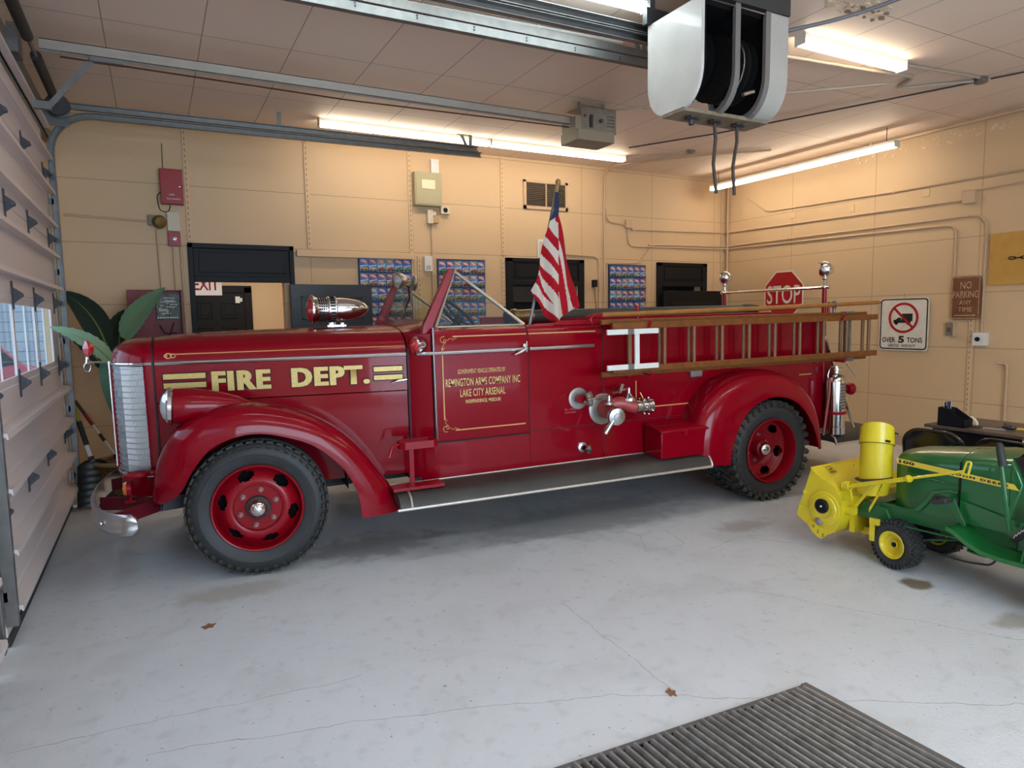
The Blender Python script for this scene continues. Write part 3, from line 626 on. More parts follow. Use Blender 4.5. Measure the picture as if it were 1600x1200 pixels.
def fitting(name, label, cat, parts, loc=(0, 0, 0)):
    """parts: (name, material, builder)"""
    if len(parts) == 1:
        o = parts[0][2](MB()).obj(name, parts[0][1], bevel=0.003); o.location = loc; return tag(o, label, cat)
    r = empty(name, loc, label=label, cat=cat)
    for n, m_, f in parts: f(MB()).obj(n, m_, r, bevel=0.0025)
    return r
REDBOX = mat('alarm_red', (0.30, 0.006, 0.012), 0.4)
def _t(mb, body, o, w, h, ax='b', bold=0.01, th=0.001):
    if ax == 'b': lay_text(mb, body, o, (1, 0, 0), (0, 0, 1), (0, -1, 0), w, h, bold)
    else: lay_text(mb, body, o, (0, -1, 0), (0, 0, 1), (-1, 0, 0), w, h, bold)
    return mb
r = fitting('alarm_box', 'small red alarm power box high on the back wall', 'alarm box', [
    ('housing', REDBOX, lambda b: b.bx(-0.10, 0.10, -0.10, 0, -0.17, 0.17)), ('door', REDBOX, lambda b: b.bx(-0.102, 0.102, -0.108, -0.10, -0.172, 0.172)),
    ('lock', CHR, lambda b: b.cyl((0.07, -0.108, 0.0), (0.07, -0.115, 0.0), 0.008))], (0.24, YB, 2.985))
mb = MB(); _t(mb, 'ALARM', (-0.03, -0.109, -0.09), 0.05, 0.016); _t(mb, 'Fire Control', (-0.05, -0.109, -0.13), 0.12, 0.016); mb.obj('lettering', WHT, r, smooth=False)
pipe('thin dark cable looping beside the red alarm box', [(0.15, yb, 2.95), (0.10, yb, 2.90), (0.12, yb, 2.75), (0.2, yb, 2.74), (0.22, yb, 2.81)], r=0.004, m=BLK, name='wall_cable', cat='cable')
pipe('thin dark wire rising from the red alarm box', [(0.17, yb, 3.16), (0.175, yb, 3.42)], r=0.003, m=BLK, name='wall_cable', cat='cable')
fitting('horn', 'brown round alarm horn beside the beige cover box', 'horn', [
    ('back_box', mat('grey_box', (0.20, 0.19, 0.17), 0.5), lambda b: b.bx(-0.05, 0.03, -0.05, 0, -0.04, 0.06)),
    ('horn_bell', mat('old_brass', (0.16, 0.09, 0.02), 0.5, 0.3), lambda b: b.lathe([(0.02, 0), (0.062, 0.015), (0.068, 0.05), (0.055, 0.085), (0.02, 0.095)], (0.035, -0.03, 0), (0.35, -1, -0.2), 20))], (0.06, YB, 2.64))
fitting('cover_box', 'beige blank cover box above the red strobe', 'wall box', [('cover', OFFW, lambda b: b.bx(-0.055, 0.055, -0.05, 0, -0.095, 0.095))], (0.235, YB, 2.645))
fitting('strobe', 'small red fire strobe with a clear round lamp', 'fire strobe', [
    ('housing', REDBOX, lambda b: b.bx(-0.058, 0.058, -0.045, 0, -0.07, 0.07)), ('lamp', LENS, lambda b: b.ball((0, -0.045, 0), 0.028, sc=(1, 0.7, 1)))], (0.235, YB, 2.47))
# fire alarm control cabinet, door swung open to the left
cab = empty('fire_alarm_cabinet', (0, YB, 0), label='dark red fire alarm cabinet with open door and circuit boards behind the plant', cat='alarm panel')
mb = MB(); mb.bx(0.0, 0.27, -0.02, 0, 1.15, 1.95); mb.bx(0.0, 0.012, -0.14, 0, 1.15, 1.95); mb.bx(0.258, 0.27, -0.14, 0, 1.15, 1.95); mb.bx(0.0, 0.27, -0.14, 0, 1.94, 1.95); mb.bx(0, 0.27, -0.14, 0, 1.15, 1.16); mb.obj('cabinet', mat('cabinet_red', (0.17, 0.004, 0.012), 0.45), cab, smooth=False)
MB().bx(-0.22, 0.0, -0.15, -0.135, 1.15, 1.95).obj('door', mat('cabinet_red', (0, 0, 0)), cab, bevel=0.003)
pcb = mat('circuit_board', (0.03, 0.05, 0.04), 0.5, noise=(90, 1.0, (0.20, 0.24, 0.20)))
MB().bx(0.03, 0.14, -0.06, -0.02, 1.66, 1.90).obj('circuit_board', pcb, cab, smooth=False); MB().bx(0.148, 0.245, -0.06, -0.02, 1.66, 1.91).obj('circuit_board', pcb, cab, smooth=False)
mb = MB()
for i in range(9): mb.bx(0.035+0.022*i, 0.05+0.022*i, -0.075, -0.06, 1.665, 1.68)
for i in range(14): mb.bx(0.04+random.random()*0.18, 0.055+random.random()*0.18, -0.07, -0.06, 1.70+0.013*i, 1.707+0.013*i)
mb.obj('terminal_strip', WHT, cab, smooth=False)
mb = MB(); mb.bx(0.02, 0.25, -0.11, -0.04, 1.17, 1.34); mb.obj('battery', BLK, cab, bevel=0.004)
mb = MB(); mb.tube(fillet([(0.05, -0.08, 1.6), (0.1, -0.10, 1.50), (0.2, -0.09, 1.53), (0.23, -0.08, 1.4), (0.1, -0.08, 1.36)], 0.05), 0.006, 6); mb.tube(fillet([(0.18, -0.08, 1.62), (0.13, -0.10, 1.48), (0.06, -0.09, 1.45)], 0.05), 0.005, 6); mb.obj('wiring', BLK, cab)

# slotted vertical standards
SLOT = mat('slot_dark', (0.20, 0.14, 0.09), 0.7)
def standard(x, z0, z1, label, wall='b'):
    r = empty('slotted_standard', (x, YB, 0) if wall == 'b' else (XR, x, 0), 0 if wall == 'b' else -pi/2, label, 'wall standard', 'painted slotted shelf standards')
    mb = MB(); mb.bx(-0.022, 0.022, -0.014, 0, z0, z1); mb.obj('channel', WALLP, r, bevel=0.002)
    mb = MB(); z = z0+0.03
    while z < z1-0.03: mb.bx(-0.004, 0.004, -0.0148, -0.0138, z, z+0.028); z += 0.058
    mb.obj('slot', SLOT, r, smooth=False, label='dark slots').__setitem__('kind', 'stuff')
standard(0.38, 2.46, ZC, 'slotted standard above the left door frame, right of the red alarm box')
standard(1.59, 2.43, ZC, 'slotted standard over the right part of the left doorway')
standard(2.79, 2.40, ZC, 'slotted standard beside the grey breaker box')
standard(2.88, 0.3, 2.38, 'short slotted standard between the first two toy car displays')
standard(4.03, 2.42, ZC, 'slotted standard left of the wall grille')
standard(4.03, 0.3, 2.38, 'slotted standard at the left side of the dark middle doorway')
standard(4.16, 0.3, 1.56, 'slotted standard under the brown no parking sign', 'r')

r = fitting('breaker_box', 'grey-green metal breaker box on the back wall with a small white card', 'breaker box', [
    ('housing', mat('box_green_grey', (0.40, 0.36, 0.22), 0.5), lambda b: b.bx(-0.17, 0.17, -0.09, 0, -0.195, 0.195)),
    ('door', mat('box_green_grey', (0, 0, 0)), lambda b: b.bx(-0.155, 0.155, -0.096, -0.09, -0.18, 0.18)),
    ('notice', mat('cream_card', (0.80, 0.72, 0.50), 0.6), lambda b: b.bx(-0.085, 0.085, -0.10, -0.096, 0.0, 0.105))], (2.995, YB, 3.165))
fitting('sensor_box', 'slim white box fixed above the grey breaker box', 'wall box', [('housing', WHT, lambda b: b.bx(-0.05, 0.05, -0.045, 0, -0.08, 0.08)), ('button', CHR, lambda b: b.cyl((-0.03, -0.045, 0.01), (-0.03, -0.048, 0.01), 0.006))], (3.105, YB, 3.45))
r = fitting('thermostat', 'small cream box with a round dial right of the breaker box', 'thermostat', [('housing', OFFW, lambda b: b.bx(-0.06, 0.06, -0.05, 0, -0.045, 0.045)),
    ('dial', BLK, lambda b: b.lathe([(0.012, 0), (0.03, 0), (0.03, 0.004), (0.012, 0.004)], (0, -0.05, 0), (0, -1, 0), 20))], (3.225, YB, 2.935))
fitting('switch_box', 'cream switch box with a tan relay under the breaker box', 'switch box', [('housing', OFFW, lambda b: b.bx(-0.06, 0.01, -0.06, 0, -0.09, 0.07)), ('relay', mat('tan_plastic', (0.45, 0.30, 0.14), 0.5), lambda b: b.bx(0.01, 0.085, -0.05, 0, -0.08, 0.0)), ('cover', OFFW, lambda b: b.bx(0.02, 0.06, -0.03, 0, 0.01, 0.06))], (3.05, YB, 2.855))
fitting('motion_sensor', 'white motion sensor between the first two toy car displays', 'motion sensor', [('housing', WHT, lambda b: b.bx(-0.05, 0.05, -0.055, 0, -0.09, 0.09)), ('lens', LENS, lambda b: b.bx(-0.03, 0.03, -0.06, -0.055, -0.07, -0.02))], (2.985, YB, 2.285))
# wall grille
r = empty('wall_grille', (4.68, YB, 3.215), label='dark louvred air grille high on the back wall', cat='air grille')
mb = MB(); mb.bx(-0.34, 0.34, -0.02, 0, 0.155, 0.185); mb.bx(-0.34, 0.34, -0.02, 0, -0.185, -0.145); mb.bx(-0.34, -0.30, -0.02, 0, -0.185, 0.185); mb.bx(0.30, 0.34, -0.02, 0, -0.185, 0.185); mb.bx(-0.008, 0.008, -0.02, 0, -0.15, 0.16); mb.obj('frame', CONDUIT, r, smooth=False)
MB().bx(-0.30, 0.30, -0.004, 0, -0.15, 0.16).obj('duct_opening', BLK, r, smooth=False)
mb = MB()
for i in range(13): mb.box(0, -0.010, -0.135+0.0235*i, 0.60, 0.014, 0.004, R=Matrix.Rotation(radians(-35), 3, 'X'))
mb.obj('louvres', mat('louvre_tan', (0.25, 0.18, 0.11), 0.5), r, smooth=False)
fitting('picture_frame', 'white-framed notice partly hidden behind the flag', 'picture frame', [('frame', WHT, lambda b: b.bx(-0.14, 0.14, -0.02, 0, -0.12, 0.12)), ('card', OFFW, lambda b: b.bx(-0.115, 0.115, -0.024, -0.02, -0.095, 0.095))], (4.68, YB, 2.52))
r = fitting('power_adapter', 'black power adapter with a hanging cable on the back wall', 'power adapter', [('plug', BLK, lambda b: b.bx(-0.03, 0.03, -0.06, 0, -0.05, 0.05))], (5.44, YB, 2.07))
mb = MB(); mb.tube([(0, -0.03, -0.05), (0.01, -0.03, -0.2), (0.03, -0.02, -0.3), (0.035, -0.02, -0.7), (0.03, -0.02, -1.2)], 0.004, 6); mb.obj('cable', BLK, r)
fitting('junction_box', 'square painted junction box between the conduits of the back wall', 'junction box', [('box', CONDUIT, lambda b: b.bx(-0.055, 0.055, -0.05, 0, -0.06, 0.06))], (6.03, YB, 2.915))
fitting('junction_box', 'painted junction box high on the right wall where three conduits meet', 'junction box', [('box', CONDUIT, lambda b: b.bx(-0.045, 0, -0.065, 0.065, -0.07, 0.07)), ], (XR, 4.235, 2.845))
for q, (y, z) in enumerate(((5.65, 2.93), (4.72, 2.97), (6.55, 2.97))):
    fitting('blank_plate', ('small painted blank plate, middle one between the high conduits', 'small painted blank plate nearest the high junction box', 'small painted blank plate nearest the far corner')[q], 'wall plate', [('plate', WALLP, lambda b: b.bx(-0.008, 0, -0.04, 0.04, -0.045, 0.045))], (XR, y, z))
r = fitting('ceiling_box', 'round electrical box on the ceiling right of the tube light', 'junction box', [('box', STEEL, lambda b: b.lathe([(0.055, 0), (0.055, -0.045), (0.02, -0.05)], (0, 0, 0), (0, 0, 1), 8)), ('bracket', STEEL, lambda b: b.bx(-0.08, 0.08, -0.02, 0.02, -0.012, 0))], (6.58, 3.48, ZC))
fitting('ceiling_box', 'small electrical box on the ceiling near the far corner light', 'junction box', [('box', STEEL, lambda b: b.lathe([(0.05, 0), (0.05, -0.04), (0.02, -0.045)], (0, 0, 0), (0, 0, 1), 8)), ('bracket', STEEL, lambda b: b.bx(-0.07, 0.07, -0.015, 0.015, -0.01, 0))], (6.05, 6.55, ZC))
# flaking paint on the ceiling and top of the right wall
FL1 = mat('peeled_paint', (0.72, 0.58, 0.42), 0.7); FL2 = mat('bare_plaster', (0.30, 0.22, 0.14), 0.8, noise=(30, 0.8, (0.14, 0.09, 0.05)))
def flake(cx, cy, rx, ry, n, label, m_, z=ZC, wall=False):
    mb = MB()
    for k in range(n):
        a = random.random()*2*pi; rr = random.random()**0.5; px, py = cx+cos(a)*rx*rr, cy+sin(a)*ry*rr; s_ = random.uniform(0.008, 0.032)*(1 if not wall else 0.8)
        pts = [(s_*random.uniform(0.5, 1.2)*cos(t), s_*random.uniform(0.4, 0.9)*sin(t)) for t in [i*2*pi/7 for i in range(7)]]
        if wall: mb.prism(pts, (XR, px, py), (0, 1, 0), (0, 0, 1), (-1, 0, 0), random.uniform(0.002, 0.008))
        else: mb.prism(pts, (px, py, z), (1, 0, 0), (0, 1, 0), (0, 0, -1), random.uniform(0.002, 0.010))
    tag(mb.obj('peeling_paint', m_, smooth=False), label, 'peeling paint', kind='stuff')
flake(4.25, 3.05, 0.34, 0.12, 70, 'peeling paint on the ceiling above the right tube light', FL1); flake(4.45, 3.1, 0.22, 0.08, 24, 'bare stained patch inside the peeling ceiling paint', FL2)
flake(5.9, 2.55, 0.25, 0.05, 12, 'few paint flakes on the ceiling toward the right edge', FL1)
flake(4.9, 3.52, 1.3, 0.06, 70, 'row of flaking paint along the top of the right wall', FL1, wall=True)

# ================================================================== SIGNS ON THE RIGHT WALL
U, VV, NN = (0, -1, 0), (0, 0, 1), (-1, 0, 0)
def outline(w, h, r, k=4):
    pts = []
    for cx, cy, a0 in ((w/2-r, h/2-r, 0), (-w/2+r, h/2-r, pi/2), (-w/2+r, -h/2+r, pi), (w/2-r, -h/2+r, 3*pi/2)):
        for i in range(k+1): a = a0+pi/2*i/k; pts.append((cx+r*cos(a), cy+r*sin(a)))
    return pts
def ring2d(mb, out, inn, o, u, v, n, lift):
    o, u, v, n = map(Vector, (o, u, v, n)); mb.rings([[o+u*a+v*b+n*lift for a, b in out], [o+u*a+v*b+n*lift for a, b in inn]], cap0=False, cap1=False)
SRED = mat('sign_red', (0.42, 0.006, 0.012), 0.4); SWHT = mat('sign_white', (0.78, 0.74, 0.64), 0.45, noise=(12, 0.35, (0.50, 0.44, 0.34))); SBLK = mat('sign_black', (0.012, 0.012, 0.014), 0.5)
# STOP
st = empty('stop_sign', (XR-0.35, 6.38, 1.87), radians(0), 'red octagonal STOP sign on a post behind the truck', 'stop sign')
R8 = 0.345; o8 = [(R8*cos(pi/8+i*pi/4), R8*sin(pi/8+i*pi/4)) for i in range(8)]; i8 = [(a*0.94, b*0.94) for a, b in o8]
MB().prism(o8, (0, 0, 0), U, VV, NN, 0.004).obj('sign_plate', SWHT, st, smooth=False)
MB().prism(i8, (-0.004, 0, 0), U, VV, NN, 0.001).obj('red_face', SRED, st, smooth=False)
mb = MB(); lay_text(mb, 'STOP', (-0.006, 0.275, -0.125), U, VV, NN, 0.55, 0.25, bold=0.008); mb.obj('lettering', SWHT, st, smooth=False)
MB().bx(0.004, 0.034, -0.03, 0.03, -1.87, 0.25).obj('post', STEEL, st, smooth=False)
MB().bx(-0.1, 0.14, -0.12, 0.12, -1.87, -1.86).obj('base', STEEL, st, smooth=False)
# weight limit
wl = empty('weight_limit_sign', (XR-0.02, 4.91, 1.465), 0, 'square white no trucks OVER 5 TONS sign hanging on the right wall', 'sign')
MB().prism(outline(0.60, 0.63, 0.045), (0, 0, 0), U, VV, NN, 0.004).obj('sign_plate', SWHT, wl, smooth=False)
mb = MB(); ring2d(mb, outline(0.575, 0.605, 0.04), outline(0.545, 0.575, 0.03), (0, 0, 0), U, VV, NN, 0.0055); mb.obj('border', SBLK, wl, smooth=False)
tk = MB(); O_ = (-0.0052, 0, 0.075)
tk.prism([(-0.02, -0.04), (0.11, -0.04), (0.11, 0.05), (-0.02, 0.05)], O_, U, VV, NN, 0.001); tk.prism([(-0.12, -0.06), (0.09, -0.06), (0.09, -0.04), (-0.02, -0.04), (-0.03, 0.0), (-0.06, 0.005), (-0.09, -0.02), (-0.12, -0.025)], O_, U, VV, NN, 0.001)
for cx in (-0.085, 0.06): tk.prism([(cx+0.022*cos(i*pi/8), -0.062+0.022*sin(i*pi/8)) for i in range(16)], O_, U, VV, NN, 0.001)
tk.obj('truck_symbol', SBLK, wl, smooth=False)
rg = MB(); co = [(0.182*cos(i*pi/24), 0.182*sin(i*pi/24)) for i in range(48)]; ring2d(rg, co, [(a*0.84, b*0.84) for a, b in co], O_, U, VV, NN, 0.002)
a = radians(-45); rg.prism([(-0.16*cos(a)-0.014*sin(a)*-1, -0.16*sin(a)+0.014*cos(a)*-1), (0.16*cos(a)+0.014*-sin(a)*-1, 0.16*sin(a)-0.014*cos(a)), (0.16*cos(a)-0.014*sin(a), 0.16*sin(a)+0.014*cos(a)), (-0.16*cos(a)-0.014*sin(a), -0.16*sin(a)+0.014*cos(a))], (-0.0062, 0, 0.075), U, VV, NN, 0.001)
rg.obj('prohibition_ring', SRED, wl, smooth=False)
mb = MB(); lay_text(mb, 'OVER', (-0.005, 0.255, -0.22), U, VV, NN, 0.165, 0.062, 0.02); lay_text(mb, '5', (-0.005, 0.055, -0.225), U, VV, NN, 0.075, 0.085, 0.05); lay_text(mb, 'TONS', (-0.005, -0.05, -0.22), U, VV, NN, 0.185, 0.062, 0.02)
lay_text(mb, 'GROSS  WEIGHT', (-0.005, 0.18, -0.275), U, VV, NN, 0.34, 0.035, 0.015); mb.obj('lettering', SBLK, wl, smooth=False)
MB().tube([(0.0, 0.0, 0.315), (-0.006, 0.005, 0.37)], 0.004, 6).obj('hook', BCHR, wl)
# no parking
RUST = mat('rusty_brown_sign', (0.20, 0.075, 0.028), 0.5, noise=(7, 0.7, (0.13, 0.04, 0.015))); WORN = mat('worn_white_letters', (0.62, 0.46, 0.34), 0.6, noise=(25, 0.8, (0.30, 0.13, 0.06)))
np_ = empty('no_parking_sign', (XR-0.035, 4.215, 1.755), 0, 'rusty brown NO PARKING ANY TIME sign on the right wall', 'sign')
MB().prism(outline(0.30, 0.47, 0.03), (0, 0, 0), U, VV, NN, 0.006).obj('sign_plate', RUST, np_, smooth=False)
mb = MB(); ring2d(mb, outline(0.285, 0.455, 0.027), outline(0.272, 0.442, 0.022), (0, 0, 0), U, VV, NN, 0.009)
for tx, wx, z0, h in (('NO', 0.115, 0.10, 0.075), ('PARKING', 0.265, 0.0, 0.075), ('ANY', 0.125, -0.075, 0.048), ('TIME', 0.145, -0.150, 0.048)): lay_text(mb, tx, (-0.007, wx/2, z0), U, VV, NN, wx, h, 0.0)
mb.prism([(-0.11, -0.197), (0.08, -0.197), (0.08, -0.188), (-0.11, -0.188)], (-0.0065, 0, 0), U, VV, NN, 0.001); mb.prism([(0.08, -0.207), (0.115, -0.192), (0.08, -0.178)], (-0.0065, 0, 0), U, VV, NN, 0.001); mb.obj('lettering', WORN, np_, smooth=False)
# plywood board with a chain hook
pb = empty('plywood_board', (XR-0.01, 3.45, 2.15), 0, 'yellow-brown plywood board at the right edge with a small chain hook', 'plywood board')
MB().bx(-0.018, 0, -0.55, 0.55, -0.27, 0.27).obj('board', PLY, pb, smooth=False)
mb = MB()
for i in range(4): c = (-0.03, 0.33-0.055*i, 0.0); mb.tube([(c[0]+(0.008*sin(t) if i % 2 else 0), c[1]+0.034*cos(t), c[2]+(0.013*sin(t) if not i % 2 else 0)) for t in [k*pi/6 for k in range(12)]], 0.005, 6, loop=True)
mb.obj('chain', BLK, pb)
r = fitting('wall_switch', 'small dark key switch under a conduit end', 'switch', [('housing', mat('grey_box', (0, 0, 0)), lambda b: b.bx(-0.04, 0, -0.04, 0.04, -0.075, 0.075)), ('plate', CONDUIT, lambda b: b.bx(-0.05, 0, -0.065, -0.04, -0.075, 0.075)), ('lever', RUST, lambda b: b.bx(-0.05, -0.04, -0.015, 0.02, -0.03, 0.02))], (XR, 4.37, 1.41))
fitting('push_button_box', 'cream box with a round black button under the right conduit', 'push button', [('housing', WHT, lambda b: b.bx(-0.07, 0, -0.065, 0.065, -0.07, 0.07)), ('button', BLK, lambda b: b.cyl((-0.07, 0.01, 0), (-0.085, 0.01, 0), 0.024))], (XR, 4.045, 1.305))

# ================================================================== TOY CAR CARDS
CB = [mat('card_blue', (0.02, 0.09, 0.42), 0.4, coat=0.3, noise=(40, 0.8, (0.05, 0.25, 0.65))), mat('card_purple', (0.05, 0.04, 0.30), 0.4, coat=0.3, noise=(40, 0.8, (0.15, 0.25, 0.60))), mat('card_teal', (0.03, 0.25, 0.50), 0.4, coat=0.3, noise=(40, 0.8, (0.25, 0.5, 0.7)))]
CO = mat('card_flame_orange', (0.70, 0.20, 0.03), 0.4); CP = mat('card_flame_pink', (0.72, 0.30, 0.22), 0.4); CW = mat('card_white', (0.68, 0.68, 0.66), 0.4)
CARS = [mat('toy_%d' % i, c, 0.3, 0.2, 0.5) for i, c in enumerate(((0.50, 0.30, 0.04), (0.45, 0.03, 0.02), (0.25, 0.30, 0.10), (0.55, 0.50, 0.35), (0.05, 0.16, 0.35), (0.30, 0.12, 0.04), (0.04, 0.22, 0.10)))]
def card_mesh(bl, fl, carm):
    mb = MB(); w, h = 0.100, 0.155
    mb.mi = 0; mb.prism([(-w/2, -h/2), (w/2, -h/2), (w/2, h/2), (0.018, h/2), (0.012, h/2-0.006), (-0.012, h/2-0.006), (-0.018, h/2), (-w/2, h/2)], (0, 0, 0), (1, 0, 0), (0, 0, 1), (0, -1, 0), 0.0015)
    mb.mi = 1; mb.prism([(-0.042, 0.048), (-0.030, 0.066), (0.0, 0.060), (0.026, 0.052), (0.044, 0.030), (0.034, 0.012), (0.012, 0.018), (-0.010, 0.030), (-0.032, 0.030)], (0, -0.0016, 0), (1, 0, 0), (0, 0, 1), (0, -1, 0), 0.0006)
    mb.mi = 2; mb.prism([(-0.026, 0.050), (-0.016, 0.056), (0.012, 0.046), (0.026, 0.034), (0.018, 0.028), (-0.006, 0.040)], (0, -0.0024, 0), (1, 0, 0), (0, 0, 1), (0, -1, 0), 0.0004)
    mb.prism([(-0.048, -0.012), (0.048, 0.000), (0.048, -0.008), (-0.048, -0.022)], (0, -0.0016, 0), (1, 0, 0), (0, 0, 1), (0, -1, 0), 0.0006)
    mb.mi = 6; mb.bx(-0.044, 0.044, -0.0023, -0.0015, -0.070, -0.026)
    mb.mi = 3; mb.prism([(-0.040, -0.062), (-0.042, -0.050), (-0.034, -0.044), (-0.020, -0.042), (-0.010, -0.030), (0.012, -0.029), (0.024, -0.042), (0.040, -0.046), (0.041, -0.062)], (0, -0.003, 0), (1, 0, 0), (0, 0, 1), (0, -1, 0), 0.020)
    mb.mi = 4
    for cx in (-0.025, 0.025): mb.cyl((cx, -0.004, -0.061), (cx, -0.026, -0.061), 0.0085, n=10)
    mb.mi = 5; mb.bx(-0.045, 0.045, -0.027, -0.0255, -0.070, -0.024)
    return mb
CARDS = []
for k in range(7):
    o = card_mesh(0, 0, 0).obj('carded_toy_car', [CB[(k*2) % 3], CO if k % 2 else CP, CW, CARS[k], BLK, WGLASS, mat('card_tan', (0.42, 0.36, 0.24), 0.5)], smooth=False); o.location = (0, 0, -50); CARDS.append(o)
used = set()
def card(x, y, z, label, group):
    k = random.randrange(7)
    if k not in used: o = CARDS[k]; used.add(k)
    else: o = CARDS[k].copy(); COL.objects.link(o)
    o.location = (x, y-0.006, z); o.rotation_euler = (0, radians(random.uniform(-1.5, 1.5)), 0); tag(o, label, 'toy car', group)
def display(x0, x1, ztop, rows, cols, label, grp, lab, hz=0.168, zmin=1.2):
    r = empty('pegboard', ((x0+x1)/2, YB, 0), label=label, cat='display board')
    MB().bx(-(x1-x0)/2-0.01, (x1-x0)/2+0.01, -0.02, -0.004, ztop-rows*hz-0.01, ztop+0.015).obj('board', mat('display_backing', (0.03, 0.04, 0.08), 0.6), r, smooth=False)
    mb = MB(); cw = (x1-x0)/cols
    for i in range(cols):
        for j in range(rows): mb.cyl((-(x1-x0)/2+cw*(i+0.5), -0.02, ztop-hz*j-0.012), (-(x1-x0)/2+cw*(i+0.5), -0.045, ztop-hz*j-0.006), 0.0025, n=6)
    o = mb.obj('peg', BCHR, r); o['kind'] = 'stuff'
    for i in range(cols):
        for j in range(rows): card(x0+cw*(i+0.5), YB-0.024, ztop-hz*(j+0.5), lab, grp)
display(2.14, 2.77, 2.34, 5, 6, 'display board of carded toy cars left of the windscreen', 'toy car cards left of the windscreen', 'blue carded toy car hanging in the display left of the windscreen')
display(3.12, 3.75, 2.335, 5, 6, 'display board of carded toy cars behind the truck windscreen', 'toy car cards behind the windscreen', 'blue carded toy car hanging in the display behind the windscreen')
display(5.70, 6.34, 2.325, 4, 6, 'display board of carded toy cars right of the flag', 'toy car cards right of the flag', 'blue carded toy car hanging in the display right of the flag')

# ================================================================== PLANT, SHOVELS
pl = empty('banana_plant', (-0.34, 7.05, 0), label='large-leaved banana plant in a wicker basket in the back left corner', cat='plant')
WICK = mat('wicker', (0.17, 0.09, 0.04), 0.7, noise=(40, 0.8, (0.06, 0.03, 0.012)), bump=(60, 1.0))
mb = MB()
for k in range(17):     # woven rows
    z = 0.008+k*0.021; rr = 0.165+0.05*(k/16)
    mb.tube([((rr+0.006*cos(18*t+(pi if k % 2 else 0)))*cos(t), (rr+0.006*cos(18*t+(pi if k % 2 else 0)))*sin(t), z) for t in [i*2*pi/72 for i in range(72)]], 0.0105, 5, loop=True)
mb.lathe([(0.14, 0.0), (0.150, 0.0), (0.200, 0.36), (0.19, 0.36)], n=36); mb.obj('wicker_basket', WICK, pl)
mb = MB(); mb.tube([(0.225*cos(t), 0.225*sin(t), 0.37) for t in [i*2*pi/40 for i in range(40)]], 0.020, 8, loop=True); mb.obj('basket_rim', mat('wicker_rim', (0.30, 0.20, 0.09), 0.7), pl)
mb = MB(); mb.lathe([(0.001, 0.31), (0.2, 0.31), (0.2, 0.30), (0.001, 0.30)]); mb.obj('soil', mat('moss', (0.06, 0.05, 0.025), 0.9, bump=(40, 1.0)), pl)
LEAF = mat('leaf_green', (0.085, 0.17, 0.10), 0.6, spec=0.25, noise=(4, 0.6, (0.05, 0.12, 0.07))); STEM = mat('stem_green', (0.14, 0.20, 0.04), 0.5); PALE = mat('leaf_pale_green', (0.24, 0.42, 0.30), 0.6, spec=0.25); DLEAF = mat('leaf_dark_green', (0.022, 0.035, 0.022), 0.6, spec=0.2)
def leaf(base, ctrl, tip, width, m_, roll=0.0, fold=0.25, n=26):
    B0, C0, T0 = map(Vector, (base, ctrl, tip)); mb = MB(); rows = []
    for i in range(n+1):
        t = i/n; p = B0*(1-t)**2 + C0*2*t*(1-t) + T0*t*t; d = ((C0-B0)*(1-t) + (T0-C0)*t).normalized()
        s_ = d.cross(Vector((0, 0, 1))); s_ = s_.normalized() if s_.length > 1e-3 else Vector((1, 0, 0)); nn = s_.cross(d)
        s_ = Matrix.Rotation(roll, 3, d) @ s_; nn = Matrix.Rotation(roll, 3, d) @ nn
        w = width*max(0.02, (sin(pi*min(1, (t*0.97+0.03))**0.75))**0.7)*(1-0.18*t)
        row = []
        for j in range(-4, 5):
            q = j/4; rip = 0.006*sin(i*2.4+j)*abs(q); row.append(p + s_*w*q + nn*(abs(q)**1.4*w*fold + rip))
        rows.append(row)
    V_ = [[mb.bm.verts.new(p) for p in r_] for r_ in rows]
    for i in range(n):
        for j in range(8): mb.face([V_[i][j], V_[i+1][j], V_[i+1][j+1], V_[i][j+1]])
    lf_ = mb.obj('leaf', m_, pl, solid=0.0015, recalc=False, angle=80)
    mb = MB(); mb.tube([B0*(1-t)**2 + C0*2*t*(1-t) + T0*t*t - Vector((0, 0, 0.002)) for t in [k/14 for k in range(15)]], [0.010*(1-k/16) for k in range(15)], 6); mb.obj('midrib', STEM, lf_)
def stem(pts, r0=0.02, r1=0.009):
    P_ = fillet(pts, 0.4, 8); mb = MB(); mb.tube(P_, [r0+(r1-r0)*i/(len(P_)-1) for i in range(len(P_))], 8); mb.obj('stem', STEM, pl)
mb = MB(); mb.tube([(0.02, 0, 0.31), (0.02, 0, 0.62), (0.01, 0, 1.0)], [0.038, 0.032, 0.02], 12); mb.obj('trunk', mat('trunk_green', (0.12, 0.19, 0.03), 0.5), pl)
stem([(0, 0, 0.9), (0.0, 0.05, 1.2), (-0.06, 0.15, 1.45)]); leaf((-0.06, 0.15, 1.42), (-0.14, 0.22, 1.78), (-0.40, 0.30, 1.92), 0.125, DLEAF, roll=-1.15)
stem([(0.02, 0, 0.9), (0.08, -0.02, 1.25), (0.12, 0.0, 1.50)]); leaf((0.10, 0.0, 1.48), (0.20, -0.05, 1.72), (0.45, -0.12, 1.94), 0.13, mat('leaf_mid_green', (0.13, 0.22, 0.12), 0.6, spec=0.25), roll=1.15)
stem([(0, 0, 0.8), (-0.04, -0.1, 1.1), (-0.03, -0.2, 1.32)]); leaf((0.02, -0.22, 1.22), (-0.10, -0.32, 1.50), (-0.42, -0.38, 1.60), 0.11, PALE, roll=-0.9, fold=0.1)
leaf((0.03, -0.16, 1.38), (-0.02, -0.30, 1.24), (0.00, -0.34, 0.78), 0.12, LEAF, roll=0.2, fold=0.15)
